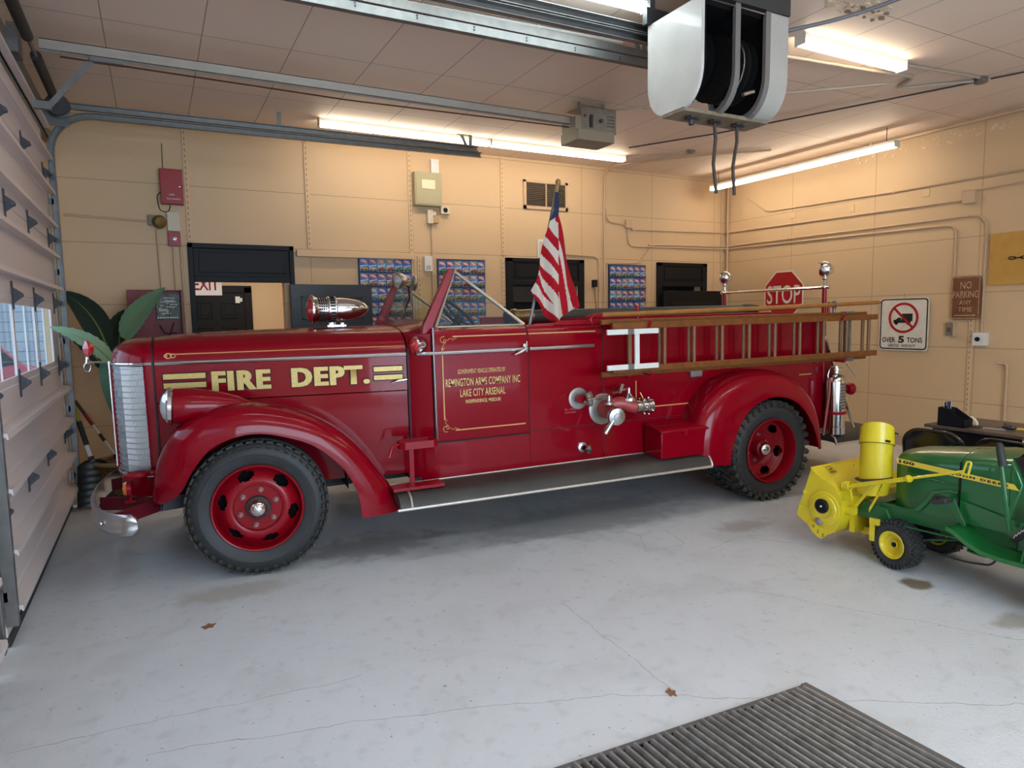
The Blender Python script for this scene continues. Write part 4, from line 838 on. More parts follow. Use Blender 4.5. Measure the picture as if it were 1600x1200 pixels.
stem([(0, 0, 0.9), (0.02, 0.1, 1.2), (0.03, 0.2, 1.4)]); leaf((0.03, 0.2, 1.25), (0.04, 0.25, 1.6), (0.10, 0.32, 1.75), 0.14, DLEAF, roll=0.2)
leaf((-0.02, 0.1, 1.1), (-0.2, 0.15, 1.45), (-0.42, 0.2, 1.58), 0.09, DLEAF, roll=-0.5)

def shaft(mb, a, b, r): mb.cyl(a, b, r, n=10); return mb
sh = empty('snow_shovel', (-0.55, 6.95, 0), label='black ribbed snow shovel with yellow handle leaning in the corner', cat='shovel')
A0, A1 = Vector((-0.02, 0.05, 0.42)), Vector((-0.165, 0.22, 1.02)); d_ = (A1-A0)
MB().cyl(A0+d_*0.45, A0+d_*1.0, 0.019).obj('upper_handle', mat('handle_yellow', (0.30, 0.28, 0.02), 0.45), sh)
MB().cyl(A0+d_*0.20, A0+d_*0.55, 0.022).obj('grip_sleeve', BLKR, sh); MB().cyl(A0, A0+d_*0.22, 0.017).obj('shaft', WHT, sh)
mb = MB()
def sc(u, v):
    a = (u-0.5)*1.7; z = 0.40*(1-v)+0.02; w = 0.14+0.02*v if v > 0.1 else 0.07+0.7*v
    rip = 0.0022*sin(v*44)
    return Vector((w*sin(a)*1.15, -0.10+0.14*cos(a)*0.8-0.10*v+rip, z))
mb.grid(sc, 14, 44); mb.obj('scoop', mat('black_plastic', (0.012, 0.012, 0.014), 0.35), sh, solid=0.006, angle=60, recalc=False)
MB().cyl(A0-d_*0.10, A0+d_*0.03, 0.026).obj('socket', BLKR, sh)
sp = empty('snow_brush', (-0.50, 7.35, 0), label='slim shovel with red grip and white shaft leaning left of the basket', cat='shovel')
a_, b_ = Vector((0.10, -0.12, 0.40)), Vector((-0.20, 0.12, 0.90)); d_ = b_-a_
MB().cyl(a_, a_+d_*0.6, 0.011).obj('shaft', WHT, sp); MB().cyl(a_+d_*0.55, a_+d_*0.75, 0.017).obj('grip', mat('grip_red', (0.22, 0.01, 0.01), 0.5), sp); MB().cyl(a_+d_*0.75, b_, 0.014).obj('upper_handle', BLKR, sp); MB().cyl(a_+d_*0.25, a_+d_*0.38, 0.015).obj('clamp', BLKR, sp)
mb = MB(); mb.tube(fillet([a_, (0.13, -0.12, 0.30), (0.12, -0.12, 0.22)], 0.05), 0.014, 8); mb.obj('socket', BLKR, sp)
mb = MB(); mb.prism([(-0.05, 0.24), (0.05, 0.22), (0.14, 0.02), (-0.08, 0.02)], (0.09, -0.12, 0), (1, 0, 0), (0, 0, 1), (0, -1, 0), 0.012); mb.obj('blade', mat('blade_red', (0.10, 0.006, 0.012), 0.45), sp, bevel=0.003)

# ================================================================== DESK CORNER
DESK = mat('desk_top_wood', (0.085, 0.060, 0.045), 0.42, noise=(6, 0.6, (0.13, 0.095, 0.07)))
dk = empty('desk', (5.59, 2.30, 0), label='dark desk with wood-grain top against the tan wall at the right edge', cat='desk')
MB().bx(-0.31, 0.31, -0.80, 0.78, 0.715, 0.74).obj('desk_top', DESK, dk, bevel=0.003)
mb = MB(); mb.bx(-0.26, -0.24, -0.75, 0.73, 0.62, 0.715); mb.bx(0.24, 0.26, -0.75, 0.73, 0.62, 0.715); mb.bx(-0.26, 0.26, 0.71, 0.73, 0.62, 0.715); mb.obj('apron', BLK, dk, smooth=False)
for x, y in ((-0.25, 0.71), (0.25, 0.71), (-0.25, -0.74), (0.25, -0.74), (0.25, 0.25)): MB().box(x, y, 0.36, 0.05, 0.05, 0.71).obj('leg', BLK, dk, bevel=0.003)
og = empty('desk_organizer', (5.36, 2.90, 0.74), label='black sloping desk organizer full of pens', cat='desk organizer')
mb = MB(); mb.prism([(-0.09, 0), (0.10, 0), (0.10, 0.06), (-0.02, 0.135), (-0.09, 0.14)], (-0.06, 0, 0), (0, -1, 0), (0, 0, 1), (1, 0, 0), 0.004); mb.prism([(-0.09, 0), (0.10, 0), (0.10, 0.06), (-0.02, 0.135), (-0.09, 0.14)], (0.06, 0, 0), (0, -1, 0), (0, 0, 1), (-1, 0, 0), 0.004)
mb.bx(-0.06, 0.06, 0.086, 0.09, 0, 0.14); mb.bx(-0.06, 0.06, 0.025, 0.028, 0, 0.13); mb.bx(-0.06, 0.06, -0.10, -0.096, 0, 0.06); mb.bx(-0.06, 0.06, -0.10, 0.09, 0, 0.004); mb.bx(-0.002, 0.002, -0.1, 0.09, 0, 0.07); mb.obj('tray', BLK, og, smooth=False)
for k in range(6):
    o = MB().cyl((0, 0, 0), (random.uniform(-0.012, 0.012), random.uniform(-0.01, 0.01), 0.175), 0.0055, n=8).obj('pen', [BLK, WHT, DSTEEL, mat('pen_blue', (0.02, 0.05, 0.3), 0.4)][k % 4]); o.location = (5.36-0.045+0.018*k, 2.955, 0.747); tag(o, 'pen standing in the black desk organizer', 'pen', 'pens in the desk organizer')
tp = empty('tape_dispenser', (5.50, 2.86, 0.74), label='small white tape dispenser behind the organizer', cat='tape dispenser')
MB().prism([(-0.04, 0), (0.05, 0), (0.045, 0.025), (0.025, 0.05), (0, 0.065), (-0.03, 0.058), (-0.04, 0.03)], (0, 0, 0.001), (0, -1, 0), (0, 0, 1), (1, 0, 0), 0.03).obj('housing', mat('cream_plastic', (0.70, 0.60, 0.45), 0.4), tp, bevel=0.004); MB().cyl((-0.001, 0, 0.032), (0.031, 0, 0.032), 0.016).obj('tape_roll', mat('tape_clear', (0.6, 0.55, 0.42), 0.3), tp)
ms = empty('computer_mouse', (5.52, 2.60, 0.74), label='black computer mouse on the desk', cat='computer mouse')
MB().ball((0, 0, 0.016), 0.05, sc=(0.62, 1, 0.38)).obj('mouse_body', mat('mouse_black', (0.03, 0.03, 0.035), 0.3, coat=0.5), ms); MB().cyl((-0.004, 0.028, 0.032), (0.004, 0.028, 0.032), 0.009, n=12).obj('scroll_wheel', DSTEEL, ms)
mb = MB(); mb.tube(fillet([(5.50, 2.65, 0.744), (5.42, 2.72, 0.744), (5.48, 2.80, 0.744), (5.38, 2.78, 0.744), (5.36, 2.72, 0.744)], 0.05), 0.003, 6); tag(mb.obj('mouse_cable', BLK), 'thin black cable coiled between organizer and mouse', 'cable')
tag(MB().box(5.44, 2.66, 0.7435, 0.04, 0.14, 0.005, R=Matrix.Rotation(0.3, 3, 'Z')).obj('folded_ruler', mat('silver_plastic', (0.5, 0.5, 0.55), 0.3, 0.5)), 'flat silver ruler lying beside the mouse', 'ruler')
tag(MB().box(5.60, 2.48, 0.7425, 0.10, 0.20, 0.003, R=Matrix.Rotation(0.2, 3, 'Z')).obj('notepad', DECALY), 'yellow note pad lying behind the mouse', 'note pad')
tag(MB().bx(5.52, 5.80, 2.75, 2.98, 0.0, 0.60).obj('storage_bin', BLK, bevel=0.01), 'black bin standing under the desk', 'bin')
mb = MB(); mb.box(5.62, 2.90, 0.612, 0.20, 0.15, 0.02, R=Matrix.Rotation(0.2, 3, 'Z')); tag(mb.obj('brochure', mat('pink_print', (0.65, 0.45, 0.45), 0.5, noise=(25, 1.0, (0.45, 0.06, 0.08)))), 'pink and white brochures on the black bin under the desk', 'brochure')
CHB = mat('chair_black_enamel', (0.006, 0.006, 0.007), 0.25, coat=0.5)
def folding_chair(loc, rz, label):
    c = empty('folding_chair', loc, rz, label, 'folding chair', 'black folding chairs at the desk')
    # local: seat faces +x, back at -x
    def back_tube(): return fillet([(0.12, -0.215, 0.0), (-0.14, -0.21, 0.45), (-0.20, -0.20, 0.70), (-0.215, -0.12, 0.765), (-0.215, 0.12, 0.765), (-0.20, 0.20, 0.70), (-0.14, 0.21, 0.45), (0.12, 0.215, 0.0)], 0.10, 6)
    MB().tube(back_tube(), 0.0125, 10).obj('frame', CHB, c)
    mb = MB(); mb.tube(fillet([(-0.22, -0.19, 0), (0.14, -0.19, 0.45), (0.14, 0.19, 0.45), (-0.22, 0.19, 0)], 0.04), 0.0115, 10); mb.cyl((-0.12, -0.19, 0.13), (-0.12, 0.19, 0.13), 0.008); mb.obj('rear_leg_frame', CHB, c)
    mb = MB(); mb.grid(lambda u, v: Vector((-0.165-0.045*v-0.02*sin(pi*u), (-0.195+0.39*u)*(1-0.42*max(0, v-0.45)**2/0.3), 0.545+0.21*v)), 16, 10); mb.obj('backrest', CHB, c, solid=0.006, recalc=False)
    MB().box(0.02, 0, 0.445, 0.38, 0.38, 0.02).obj('seat', CHB, c, bevel=0.008)
    return c
folding_chair((5.08, 2.80, 0), radians(6), 'black folding chair at the desk, the left one')
folding_chair((5.05, 2.28, 0), radians(-4), 'black folding chair at the desk, nearest the tractor lever')

# ================================================================== FLOOR ITEMS
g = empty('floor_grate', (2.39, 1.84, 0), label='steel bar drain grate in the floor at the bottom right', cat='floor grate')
e1 = Vector((-1, 0.055, 0)).normalized(); e2 = Vector((0.02, -1, 0)).normalized()
mb = MB(); R3 = Matrix((e1, e2, Vector((0, 0, 1)))).transposed().to_4x4(); mb.bx(-0.01, 1.55, -0.01, 1.05, 0.0005, 0.003); mb.xf(R3); mb.obj('dark_underlay', mat('underlay_black', (0.004, 0.004, 0.004), 0.9, spec=0.05), g, smooth=False)  # black plate on the floor stands in for the shade between the bars
mb = MB(); mb.bx(-0.03, 0.0, -0.03, 1.05, 0, 0.014); mb.bx(-0.03, 1.55, -0.03, -0.005, 0, 0.008); mb.xf(R3); mb.obj('edge_frame', mat('grate_edge', (0.16, 0.16, 0.17), 0.5, 0.6), g, smooth=False)
SL = mat('grate_bar_steel', (0.36, 0.35, 0.34), 0.36, 0.5, noise=(25, 0.7, (0.15, 0.14, 0.13)))
for k in range(42):
    mb = MB(); x = 0.012+k*0.0365; j = random.uniform(-0.012, 0.012)
    mb.prism([(0, 0.003), (0.016, 0.003), (0.013, 0.016), (0.010, 0.024), (0, 0.024)], (x, j, 0), (1, 0, 0), (0, 0, 1), (0, 1, 0), 1.03); mb.xf(R3); mb.obj('bar', SL, g, smooth=False)
def dry_leaf(x, y, s_, label, rz):
    mb = MB(); pts = [(cos(t)*s_*(1+0.35*cos(5*t)), sin(t)*s_*0.7*(1+0.3*cos(5*t))) for t in [i*2*pi/20 for i in range(20)]]
    mb.prism(pts, (x, y, 0.001), (cos(rz), sin(rz), 0), (-sin(rz), cos(rz), 0.08), (0, 0, 1), 0.003)
    tag(mb.obj('dry_leaf', mat('dry_leaf_brown', (0.24, 0.10, 0.04), 0.7)), label, 'dry leaf')
dry_leaf(0.16, 3.81, 0.032, 'crumpled brown leaf on the floor in front of the front wheel', 0.4)
dry_leaf(1.87, 2.11, 0.027, 'small brown leaf on the floor beside the drain grate', 1.2)

# ================================================================== OUTSIDE THE LEFT DOORS
SNOW = mat('outside_paving', (0.24, 0.25, 0.26), 0.9, noise=(1.2, 0.6, (0.18, 0.19, 0.20)))
slab('ground', -40, XL-0.3, -20, 40, -0.2, -0.02, SNOW)
PBW = mat('pale_block_wall', (0.36, 0.39, 0.42), 0.9, noise=(3, 0.6, (0.30, 0.33, 0.36)))
nb = empty('neighbour_building', (-5.0, 17.0, 0), label='pale metal building seen through the garage door windows', cat='building')
mb = MB(); mb.bx(-5.0, 3.9, 0, 4.0, 0, 5.0)
for k in range(22): mb.bx(-4.9+0.4*k, -4.84+0.4*k, -0.03, 0, 0.1, 5.0)
mb.obj('wall', PBW, nb, smooth=False)
MB().bx(-2.0, 1.2, -0.05, 0, 0, 3.0).obj('roller_door', mat('roller_door_grey', (0.25, 0.27, 0.30), 0.7, bump=(8, 0.5)), nb, smooth=False)
mb = MB(); mb.bx(-5.05, 3.95, -0.15, 4.1, 5.0, 5.15); mb.obj('roof_edge', WHT, nb, smooth=False)
fn = empty('chain_fence', (0, 10.0, 0), label='chain link fence outside the garage door windows', cat='fence')
for k in range(5): MB().cyl((-1.1-1.6*k, 0, 0), (-1.1-1.6*k, 0, 2.0), 0.03, n=8).obj('post', STEEL, fn)
mb = MB()
for k in range(16): mb.cyl((-7.5, 0, 0.1+0.12*k), (-1.1, 0, 0.1+0.12*k), 0.004, n=4)
for k in range(50): mb.cyl((-7.5+0.13*k, 0, 0.05), (-7.5+0.13*k, 0, 1.95), 0.004, n=4)
mb.obj('fence_mesh', STEEL, fn)
cr = empty('parked_car', (-3.3, 13.0, 0), radians(70), 'red car parked outside, glimpsed through the door windows', 'car')
mb = MB(); prof = [(-2.1, 0.35), (-2.1, 0.75), (-1.3, 0.90), (-0.6, 1.35), (0.7, 1.40), (1.5, 0.95), (2.1, 0.85), (2.15, 0.35)]
mb.prism(prof, (0, -0.85, 0), (1, 0, 0), (0, 0, 1), (0, 1, 0), 1.7); mb.obj('car_body', RED2, cr, bevel=0.06)
mb = MB(); mb.prism([(-1.15, 0.92), (-0.55, 1.30), (0.65, 1.34), (1.25, 0.96)], (0, -0.86, 0), (1, 0, 0), (0, 0, 1), (0, 1, 0), 1.72); mb.obj('windows', BLK, cr)
for x in (-1.35, 1.4):
    for y in (-0.85, 0.65): MB().cyl((x, y, 0.32), (x, y+0.2, 0.32), 0.32, n=24).obj('wheel', BLKR, cr)
# ================================================================== FIRE TRUCK (local: x rearward, y away from camera side, z up)
TA, TP = radians(-3.7), radians(0.6)
tx = Vector((cos(TA)*cos(TP), sin(TA)*cos(TP), sin(TP))); ty = Vector((-sin(TA), cos(TA), 0)); tz = tx.cross(ty)
TM = Matrix((tx, ty, tz)).transposed().to_4x4(); TM.translation = Vector((0.4395, 5.32, 0.0))
tr = empty('fire_truck', label='antique red open-cab fire truck with gold FIRE DEPT. lettering', cat='fire truck', M4=TM)
def S_(t): return t*t*(3-2*t)
def lerp(a, b, t): return a+(b-a)*t
def interp(tab, x):
    if x <= tab[0][0]: return tab[0][1:]
    for a, b in zip(tab, tab[1:]):
        if x <= b[0]:
            t = (x-a[0])/(b[0]-a[0]); return tuple(lerp(p, q, t) for p, q in zip(a[1:], b[1:]))
    return tab[-1][1:]
# ---- hood: half width, shoulder z, crown z
HT_ = [(-0.42, 0.42, 1.36, 1.530), (-0.19, 0.455, 1.36, 1.548), (0.3, 0.53, 1.36, 1.56), (0.8, 0.61, 1.36, 1.565), (1.2, 0.68, 1.36, 1.565)]
NA = 18
def hood_section(x, z0, w=None):
    hw, zs, zt = interp(HT_, x); w = w or hw; pts = []
    pts.append((x, -w, z0)); pts.append((x, -w*1.0, (z0+zs)/2)); pts.append((x, -w, zs-0.02))
    for i in range(NA+1):
        a = pi*i/NA; c, s = cos(a), sin(a)
        pts.append((x, -w*math.copysign(abs(c)**0.62, c), zs+(zt-zs)*abs(s)**0.75))
    pts.append((x, w, zs-0.02)); pts.append((x, w, (z0+zs)/2)); pts.append((x, w, z0))
    return [Vector(p) for p in pts]
mb = MB(); mb.rings([hood_section(-0.415+1.605*i/24, 1.105) for i in range(25)], closed=False); mb.obj('hood', RED, tr, solid=0.012, angle=50)
mb = MB(); mb.rings([hood_section(-0.43, 0.56), hood_section(-0.418, 0.56)], closed=False); mb.obj('hood_seam', DRED, tr, solid=0.02)
# lower side panel and engine apron
mb = MB()
mb.rings([[Vector((x, -(interp(HT_, x)[0]-0.006), z)) for z in (0.50, 0.80, 1.097)] + [Vector((x, interp(HT_, x)[0]-0.006, z)) for z in (1.097, 0.80, 0.50)] for x in [-0.415+1.605*i/12 for i in range(13)]], closed=False)
mb.obj('engine_side_panel', RED, tr, solid=0.01)
# ---- nose shell (rounded prow)
def nose(phi, t):      # phi 0..pi/2 elevation, t -1..1 around
    a = t*pi/2; cp = max(0.0, cos(phi))**0.62 if cos(phi) > 1e-6 else 0; sp = max(0.0, sin(phi))**0.75
    return Vector((-0.43-0.265*cp*cos(a)**0.9 if cos(a) > 1e-6 else -0.43, 0.42*cp*sin(a), 1.36+0.168*sp))
mb = MB(); mb.grid(lambda u, v: nose(u*pi/2*0.999, v*2-1), 14, 40); mb.obj('nose_cowl', RED, tr, solid=0.01, angle=60, recalc=True)
def nplan(t, s=1.0): a = t*pi/2; return (-0.43-0.265*s*max(0, cos(a))**0.9, 0.42*s*sin(a))
def nstrip(t0, t1, z0, z1, n, s=1.0, nz=1):
    b = MB(); b.grid(lambda u, v: Vector((*nplan(t0+(t1-t0)*u, s), z0+(z1-z0)*v)), n, nz); return b
for sgn in (-1, 1):
    nstrip(sgn*0.90, sgn*1.0, 0.50, 1.36, 3).obj('grille_surround', RED, tr, solid=0.012)
nstrip(-1, 1, 0.49, 0.625, 30).obj('front_apron', RED, tr, solid=0.012)
MB().prism([(-0.014, 0.60), (-0.014, 1.36), (0.026, 1.36), (0.026, 0.60)], (-0.70, -0.022, 0), (1, 0, 0), (0, 0, 1), (0, 1, 0), 0.044).obj('grille_center_post', RED2, tr, bevel=0.006)
MB().bx(-0.722, -0.712, -0.006, 0.006, 0.64, 1.37).obj('center_trim', CHR, tr)
gr = MB()
for k in range(19): z = 0.655+k*0.0375; gr.tube([Vector((*nplan(-0.9+1.8*i/30, 1.0), z)) for i in range(31)], 0.0032, 5)
for k in range(30): t = -0.90+k*0.0135; gr.cyl((*nplan(t, 0.985), 0.64), (*nplan(t, 0.985), 1.345), 0.0016, n=5)
for k in range(30): t = 0.90-k*0.0135; gr.cyl((*nplan(t, 0.985), 0.64), (*nplan(t, 0.985), 1.345), 0.0016, n=5)
G_ = gr.obj('grille', mat('grille_nickel', (0.72, 0.72, 0.74), 0.3, 0.7), tr)
CLOTH = mat('grille_cloth', (0.50, 0.53, 0.56), 0.85, noise=(14, 0.9, (0.28, 0.30, 0.33)))
cl = MB(); cl.grid(lambda u, v: Vector((nplan(-0.66+1.32*u, 0.955)[0]+0.012*sin(u*60+3*sin(v*7)), nplan(-0.66+1.32*u, 0.955)[1], 0.64+0.71*v)), 90, 10); cl.obj('grille_cover_cloth', CLOTH, tr, angle=80, recalc=False)
nstrip(-0.97, 0.97, 0.60, 1.35, 24, s=0.86).obj('radiator_core', mat('radiator_dark', (0.015, 0.014, 0.014), 0.7), tr)
mb = MB(); mb.tube([Vector((*nplan(-0.93+1.86*i/30, 1.01), 0.632)) for i in range(31)], 0.014, 8); mb.obj('grille_lower_trim', CHR, tr)
mb = MB(); mb.tube([Vector((*nplan(-1+2*i/40, 1.012), 1.362)) for i in range(41)], 0.012, 8); mb.obj('nose_trim', CHR, tr)
# chrome spear along hood and body
for s_ in (-1, 1):
    mb = MB(); mb.tube([(x, s_*(interp(HT_, x)[0]+0.003), 1.36) for x in [-0.41+1.6*i/12 for i in range(13)]], 0.0145, 8); mb.obj('hood_trim', BCHR, tr)
# ---- cowl and cab sides
def ywall(x):     # outer half width of cab/body side
    return interp([(1.19, 0.685), (1.26, 0.745), (1.345, 0.795), (1.5, 0.80), (6, 0.80)], x)[0]
for s_ in (-1, 1):
    mb = MB(); xs_ = [1.205, 1.23, 1.26, 1.30, 1.34]
    mb.rings([[Vector((x, s_*ywall(x), z)) for z in (0.44, 0.72, 1.0, 1.36, 1.50)] for x in xs_], closed=False); mb.obj('cowl_side', RED, tr, solid=0.01)
# scuttle rising from hood to the windscreen base
def scut(u, v):
    a = pi*v; c, s = cos(a), sin(a); t = S_(u)
    x = lerp(1.20, 1.34+0.10*s, u); w = lerp(0.68, 0.795, u)
    zz = lerp(1.36, 1.50, t)+(lerp(0.205, 0.105, t))*abs(s)**0.75
    return Vector((x, -w*math.copysign(abs(c)**0.62, c), zz))
mb = MB(); mb.grid(scut, 8, 36); mb.obj('scuttle', RED, tr, solid=0.01, angle=60)
mb = MB(); mb.bx(1.192, 1.206, -0.70, -0.66, 0.46, 1.40); mb.obj('cowl_gap', DRED, tr)
# door (near and far)
for s_ in (-1, 1):
    dr = MB(); Y = s_*0.80
    def dsec(x): return [Vector((x, Y-s_*0.006, 0.725)), Vector((x, Y, 0.74)), Vector((x, Y, 1.1)), Vector((x, Y, 1.48)), Vector((x, Y-s_*0.012, 1.525)), Vector((x, Y-s_*0.06, 1.535))]
    dr.rings([dsec(x) for x in (1.362, 1.7, 2.088)], closed=False); D_ = dr.obj('door', RED, tr, solid=0.02, angle=50)
    if s_ < 0:
        mb = MB(); mb.tube([(1.36, Y-0.004, 0.74), (1.357, Y-0.006, 1.54)], 0.007, 6); mb.obj('door_edge_trim', BCHR, D_)
        mb = MB(); mb.tube([(1.25, -0.755, 1.362), (1.36, Y-0.008, 1.362), (2.085, Y-0.008, 1.362)], 0.0145, 8); mb.obj('side_trim', BCHR, D_)
        mb = MB(); mb.cyl((2.055, Y, 1.362), (2.055, Y-0.035, 1.362), 0.012); mb.tube(fillet([(2.062, Y-0.038, 1.375), (2.04, Y-0.042, 1.352), (1.97, Y-0.036, 1.325)], 0.03), [0.010]*7+[0.005], 8); mb.cyl((2.06, Y-0.01, 1.39), (2.06, Y-0.02, 1.39), 0.013); mb.obj('door_handle', CHR, D_)
        mb = MB(); mb.tube([(2.085, Y-0.006, 1.34), (2.085, Y-0.006, 1.42)], 0.006, 6); mb.obj('latch_plate', CHR, D_)
        # gold pinstriping and lettering
        mb = MB(); Yl = Y-0.004
        def stripe(x0, z0, x1, z1, w=0.009):
            d = Vector((x1-x0, 0, z1-z0)); n_ = Vector((-d.z, 0, d.x)).normalized()*w/2
            p = [Vector((x0, Yl, z0))-n_, Vector((x1, Yl, z1))-n_, Vector((x1, Yl, z1))+n_, Vector((x0, Yl, z0))+n_]; mb.face([mb.bm.verts.new(q) for q in p])
        def scroll(cx, cz, dx, dz, k=1.0):
            for (a, r_, t0, t1) in ((0, 0.022, 0, 5.2), (1, 0.012, 1, 5.8)):
                ps = [Vector((cx+dx*(0.012*a+r_*cos(t)*k), Yl-0.0010, cz+dz*(0.012*a+r_*sin(t)*k))) for t in [t0+(t1-t0)*i/14 for i in range(15)]]; mb.tube(ps, 0.0028, 4)
            for q in range(4):
                ps = [Vector((cx+dx*(0.03+0.018*q), Yl-0.0010, cz+dz*(0.008-0.014*(q % 2)))), Vector((cx+dx*(0.045+0.018*q), Yl-0.0010, cz-dz*0.006))]; mb.tube(ps, 0.0026, 4)
                ps = [Vector((cx+dx*(0.008-0.014*(q % 2)), Yl-0.0010, cz+dz*(0.03+0.014*q))), Vector((cx-dx*0.004, Yl-0.0010, cz+dz*(0.042+0.014*q)))]; mb.tube(ps, 0.0026, 4)
        stripe(1.50, 1.475, 2.08, 1.475); stripe(1.42, 0.88, 1.42, 1.40); stripe(1.50, 0.80, 2.06, 0.80)
        scroll(1.43, 1.455, 1, -1); scroll(1.43, 0.815, 1, 1); mb.obj('pinstripe', PIN, D_, smooth=False)
        mb = MB(); u_, v_, n_ = (1, 0, 0), (0, 0, 1), (0, -1, 0)
        _o = lambda: mb.obj('door_lettering', GOLD, D_, smooth=False)
        lay_text(mb, 'GOVERNMENT VEHICLE OPERATED BY', (1.53, Yl, 1.205), u_, v_, n_, 0.375, 0.032, 0.0); _o(); mb = MB(); lay_text(mb, 'REMINGTON ARMS COMPANY INC', (1.437, Yl, 1.116), u_, v_, n_, 0.585, 0.056, 0.003, spacing=1.05)
        _o(); mb = MB(); lay_text(mb, 'LAKE CITY ARSENAL', (1.545, Yl, 1.038), u_, v_, n_, 0.355, 0.054, 0.003, spacing=1.05); _o(); mb = MB(); lay_text(mb, 'INDEPENDENCE, MISSOURI', (1.585, Yl, 0.985), u_, v_, n_, 0.275, 0.030, 0.01)
        mb.obj('door_lettering', GOLD, D_, smooth=False)
mb = MB(); mb.bx(1.348, 1.358, -0.792, -0.77, 0.45, 1.53); mb.bx(2.091, 2.097, -0.795, -0.77, 0.5, 1.53); mb.bx(1.36, 2.09, -0.796, -0.77, 0.712, 0.722); mb.obj('door_gap', DRED, tr)
# body side aft of the door, sill under the door
def side_panel(x0, x1, z0, z1, s_, name='body_side', nx=3):
    mb = MB(); Y = s_*0.80
    mb.rings([[Vector((lerp(x0, x1, i/nx), Y, z)) for z in (z0, (z0+z1)/2, z1-0.03)] + [Vector((lerp(x0, x1, i/nx), Y-s_*0.015, z1)), Vector((lerp(x0, x1, i/nx), Y-s_*0.06, z1+0.008))] for i in range(nx+1)], closed=False); return mb.obj(name, RED, tr, solid=0.015, angle=50)
for s_ in (-1, 1):
    side_panel(2.097, 2.745, 0.46, 1.53, s_)
    mb = MB(); mb.rings([[Vector((x, s_*(ywall(x)-0.002), z)) for z in (0.44, 0.56, 0.712)] for x in (1.205, 1.26, 1.345, 1.6, 2.095)], closed=False); mb.obj('sill', RED, tr, solid=0.01)
    # rear body with cut-out wheel house
    mb = MB(); Y = s_*0.80
    arch = [(4.29-0.60*cos(a), 0.40+0.60*sin(a)) for a in [pi*i/14 for i in range(15)]]
    pts = [(2.752, 0.46), (3.55, 0.46)] + [(x, max(z, 0.46)) for x, z in arch] + [(5.15, 0.46), (5.15, 1.53), (2.752, 1.53)]
    mb.prism(pts, (0, Y, 0), (1, 0, 0), (0, 0, 1), (0, -s_, 0), 0.02); mb.obj('rear_body_side', RED, tr, smooth=False)
mb = MB(); mb.bx(2.744, 2.753, -0.8025, -0.79, 0.5, 1.52); mb.bx(2.1, 3.62, -0.802, -0.79, 0.735, 0.741); mb.obj('panel_seam', DRED, tr)
mb = MB()
mb.bx(5.13, 5.15, -0.79, 0.79, 0.46, 1.50); mb.bx(2.75, 5.15, -0.79, 0.79, 0.50, 0.53); mb.bx(2.30, 2.33, -0.79, 0.79, 0.9, 1.52); mb.bx(2.33, 5.13, -0.785, 0.785, 1.40, 1.42); mb.obj('body_floor', RED2, tr, smooth=False)
mb = MB(); mb.bx(2.34, 5.14, -0.80, -0.765, 1.53, 1.565); mb.bx(2.34, 5.14, 0.765, 0.80, 1.53, 1.60); mb.bx(2.5, 5.14, -0.45, -0.42, 1.42, 1.58); mb.tube([(2.15, -0.79, 1.54), (2.60, -0.79, 1.548), (2.95, -0.79, 1.55)], 0.008, 6); mb.obj('bed_rail', RED2, tr, bevel=0.004)
mb = MB(); mb.bx(1.2, 2.4, -0.74, 0.74, 0.44, 0.47); mb.bx(-0.35, 5.1, -0.38, -0.30, 0.40, 0.52); mb.bx(-0.35, 5.1, 0.30, 0.38, 0.40, 0.52); mb.bx(-0.1, 1.0, -0.3, 0.3, 0.42, 0.9); mb.bx(1.4, 3.6, -0.3, 0.3, 0.30, 0.44); mb.cyl((0.13, -0.72, 0.41), (0.13, 0.72, 0.41), 0.035); mb.cyl((4.29, -0.9, 0.39), (4.29, 0.9, 0.39), 0.06); mb.ball((4.29, 0, 0.39), 0.17); mb.obj('chassis', mat('chassis_black', (0.012, 0.012, 0.012), 0.6), tr)
# cab interior: seat, dash, steering wheel
mb = MB(); mb.bx(1.95, 2.28, -0.68, 0.68, 0.85, 1.10); mb.bx(2.18, 2.30, -0.68, 0.68, 1.10, 1.50); mb.obj('bench_seat', mat('black_leather', (0.012, 0.011, 0.010), 0.45), tr, bevel=0.03)
mb = MB(); mb.bx(1.42, 1.50, -0.74, 0.74, 1.36, 1.50); mb.obj('dashboard', RED2, tr, bevel=0.01)
sw = MB(); c = Vector((1.72, -0.36, 1.60)); ax = Vector((0.72, 0, 0.69)).normalized(); u_ = Vector((0, 1, 0)); w_ = ax.cross(u_)
sw.tube([c+(u_*cos(t)+w_*sin(t))*0.20 for t in [i*2*pi/36 for i in range(36)]], 0.0125, 8, loop=True); sw.cyl(c-ax*0.04, c+ax*0.005, 0.035); sw.tube([c-ax*0.04, c-ax*0.55], 0.018, 8)
for q in range(3): a_ = radians(90+120*q); sw.tube([c-ax*0.02, c+(u_*cos(a_)+w_*sin(a_))*0.20], 0.008, 6)
sw.obj('steering_wheel', mat('wheel_black', (0.012, 0.013, 0.012), 0.5, spec=0.2), tr)
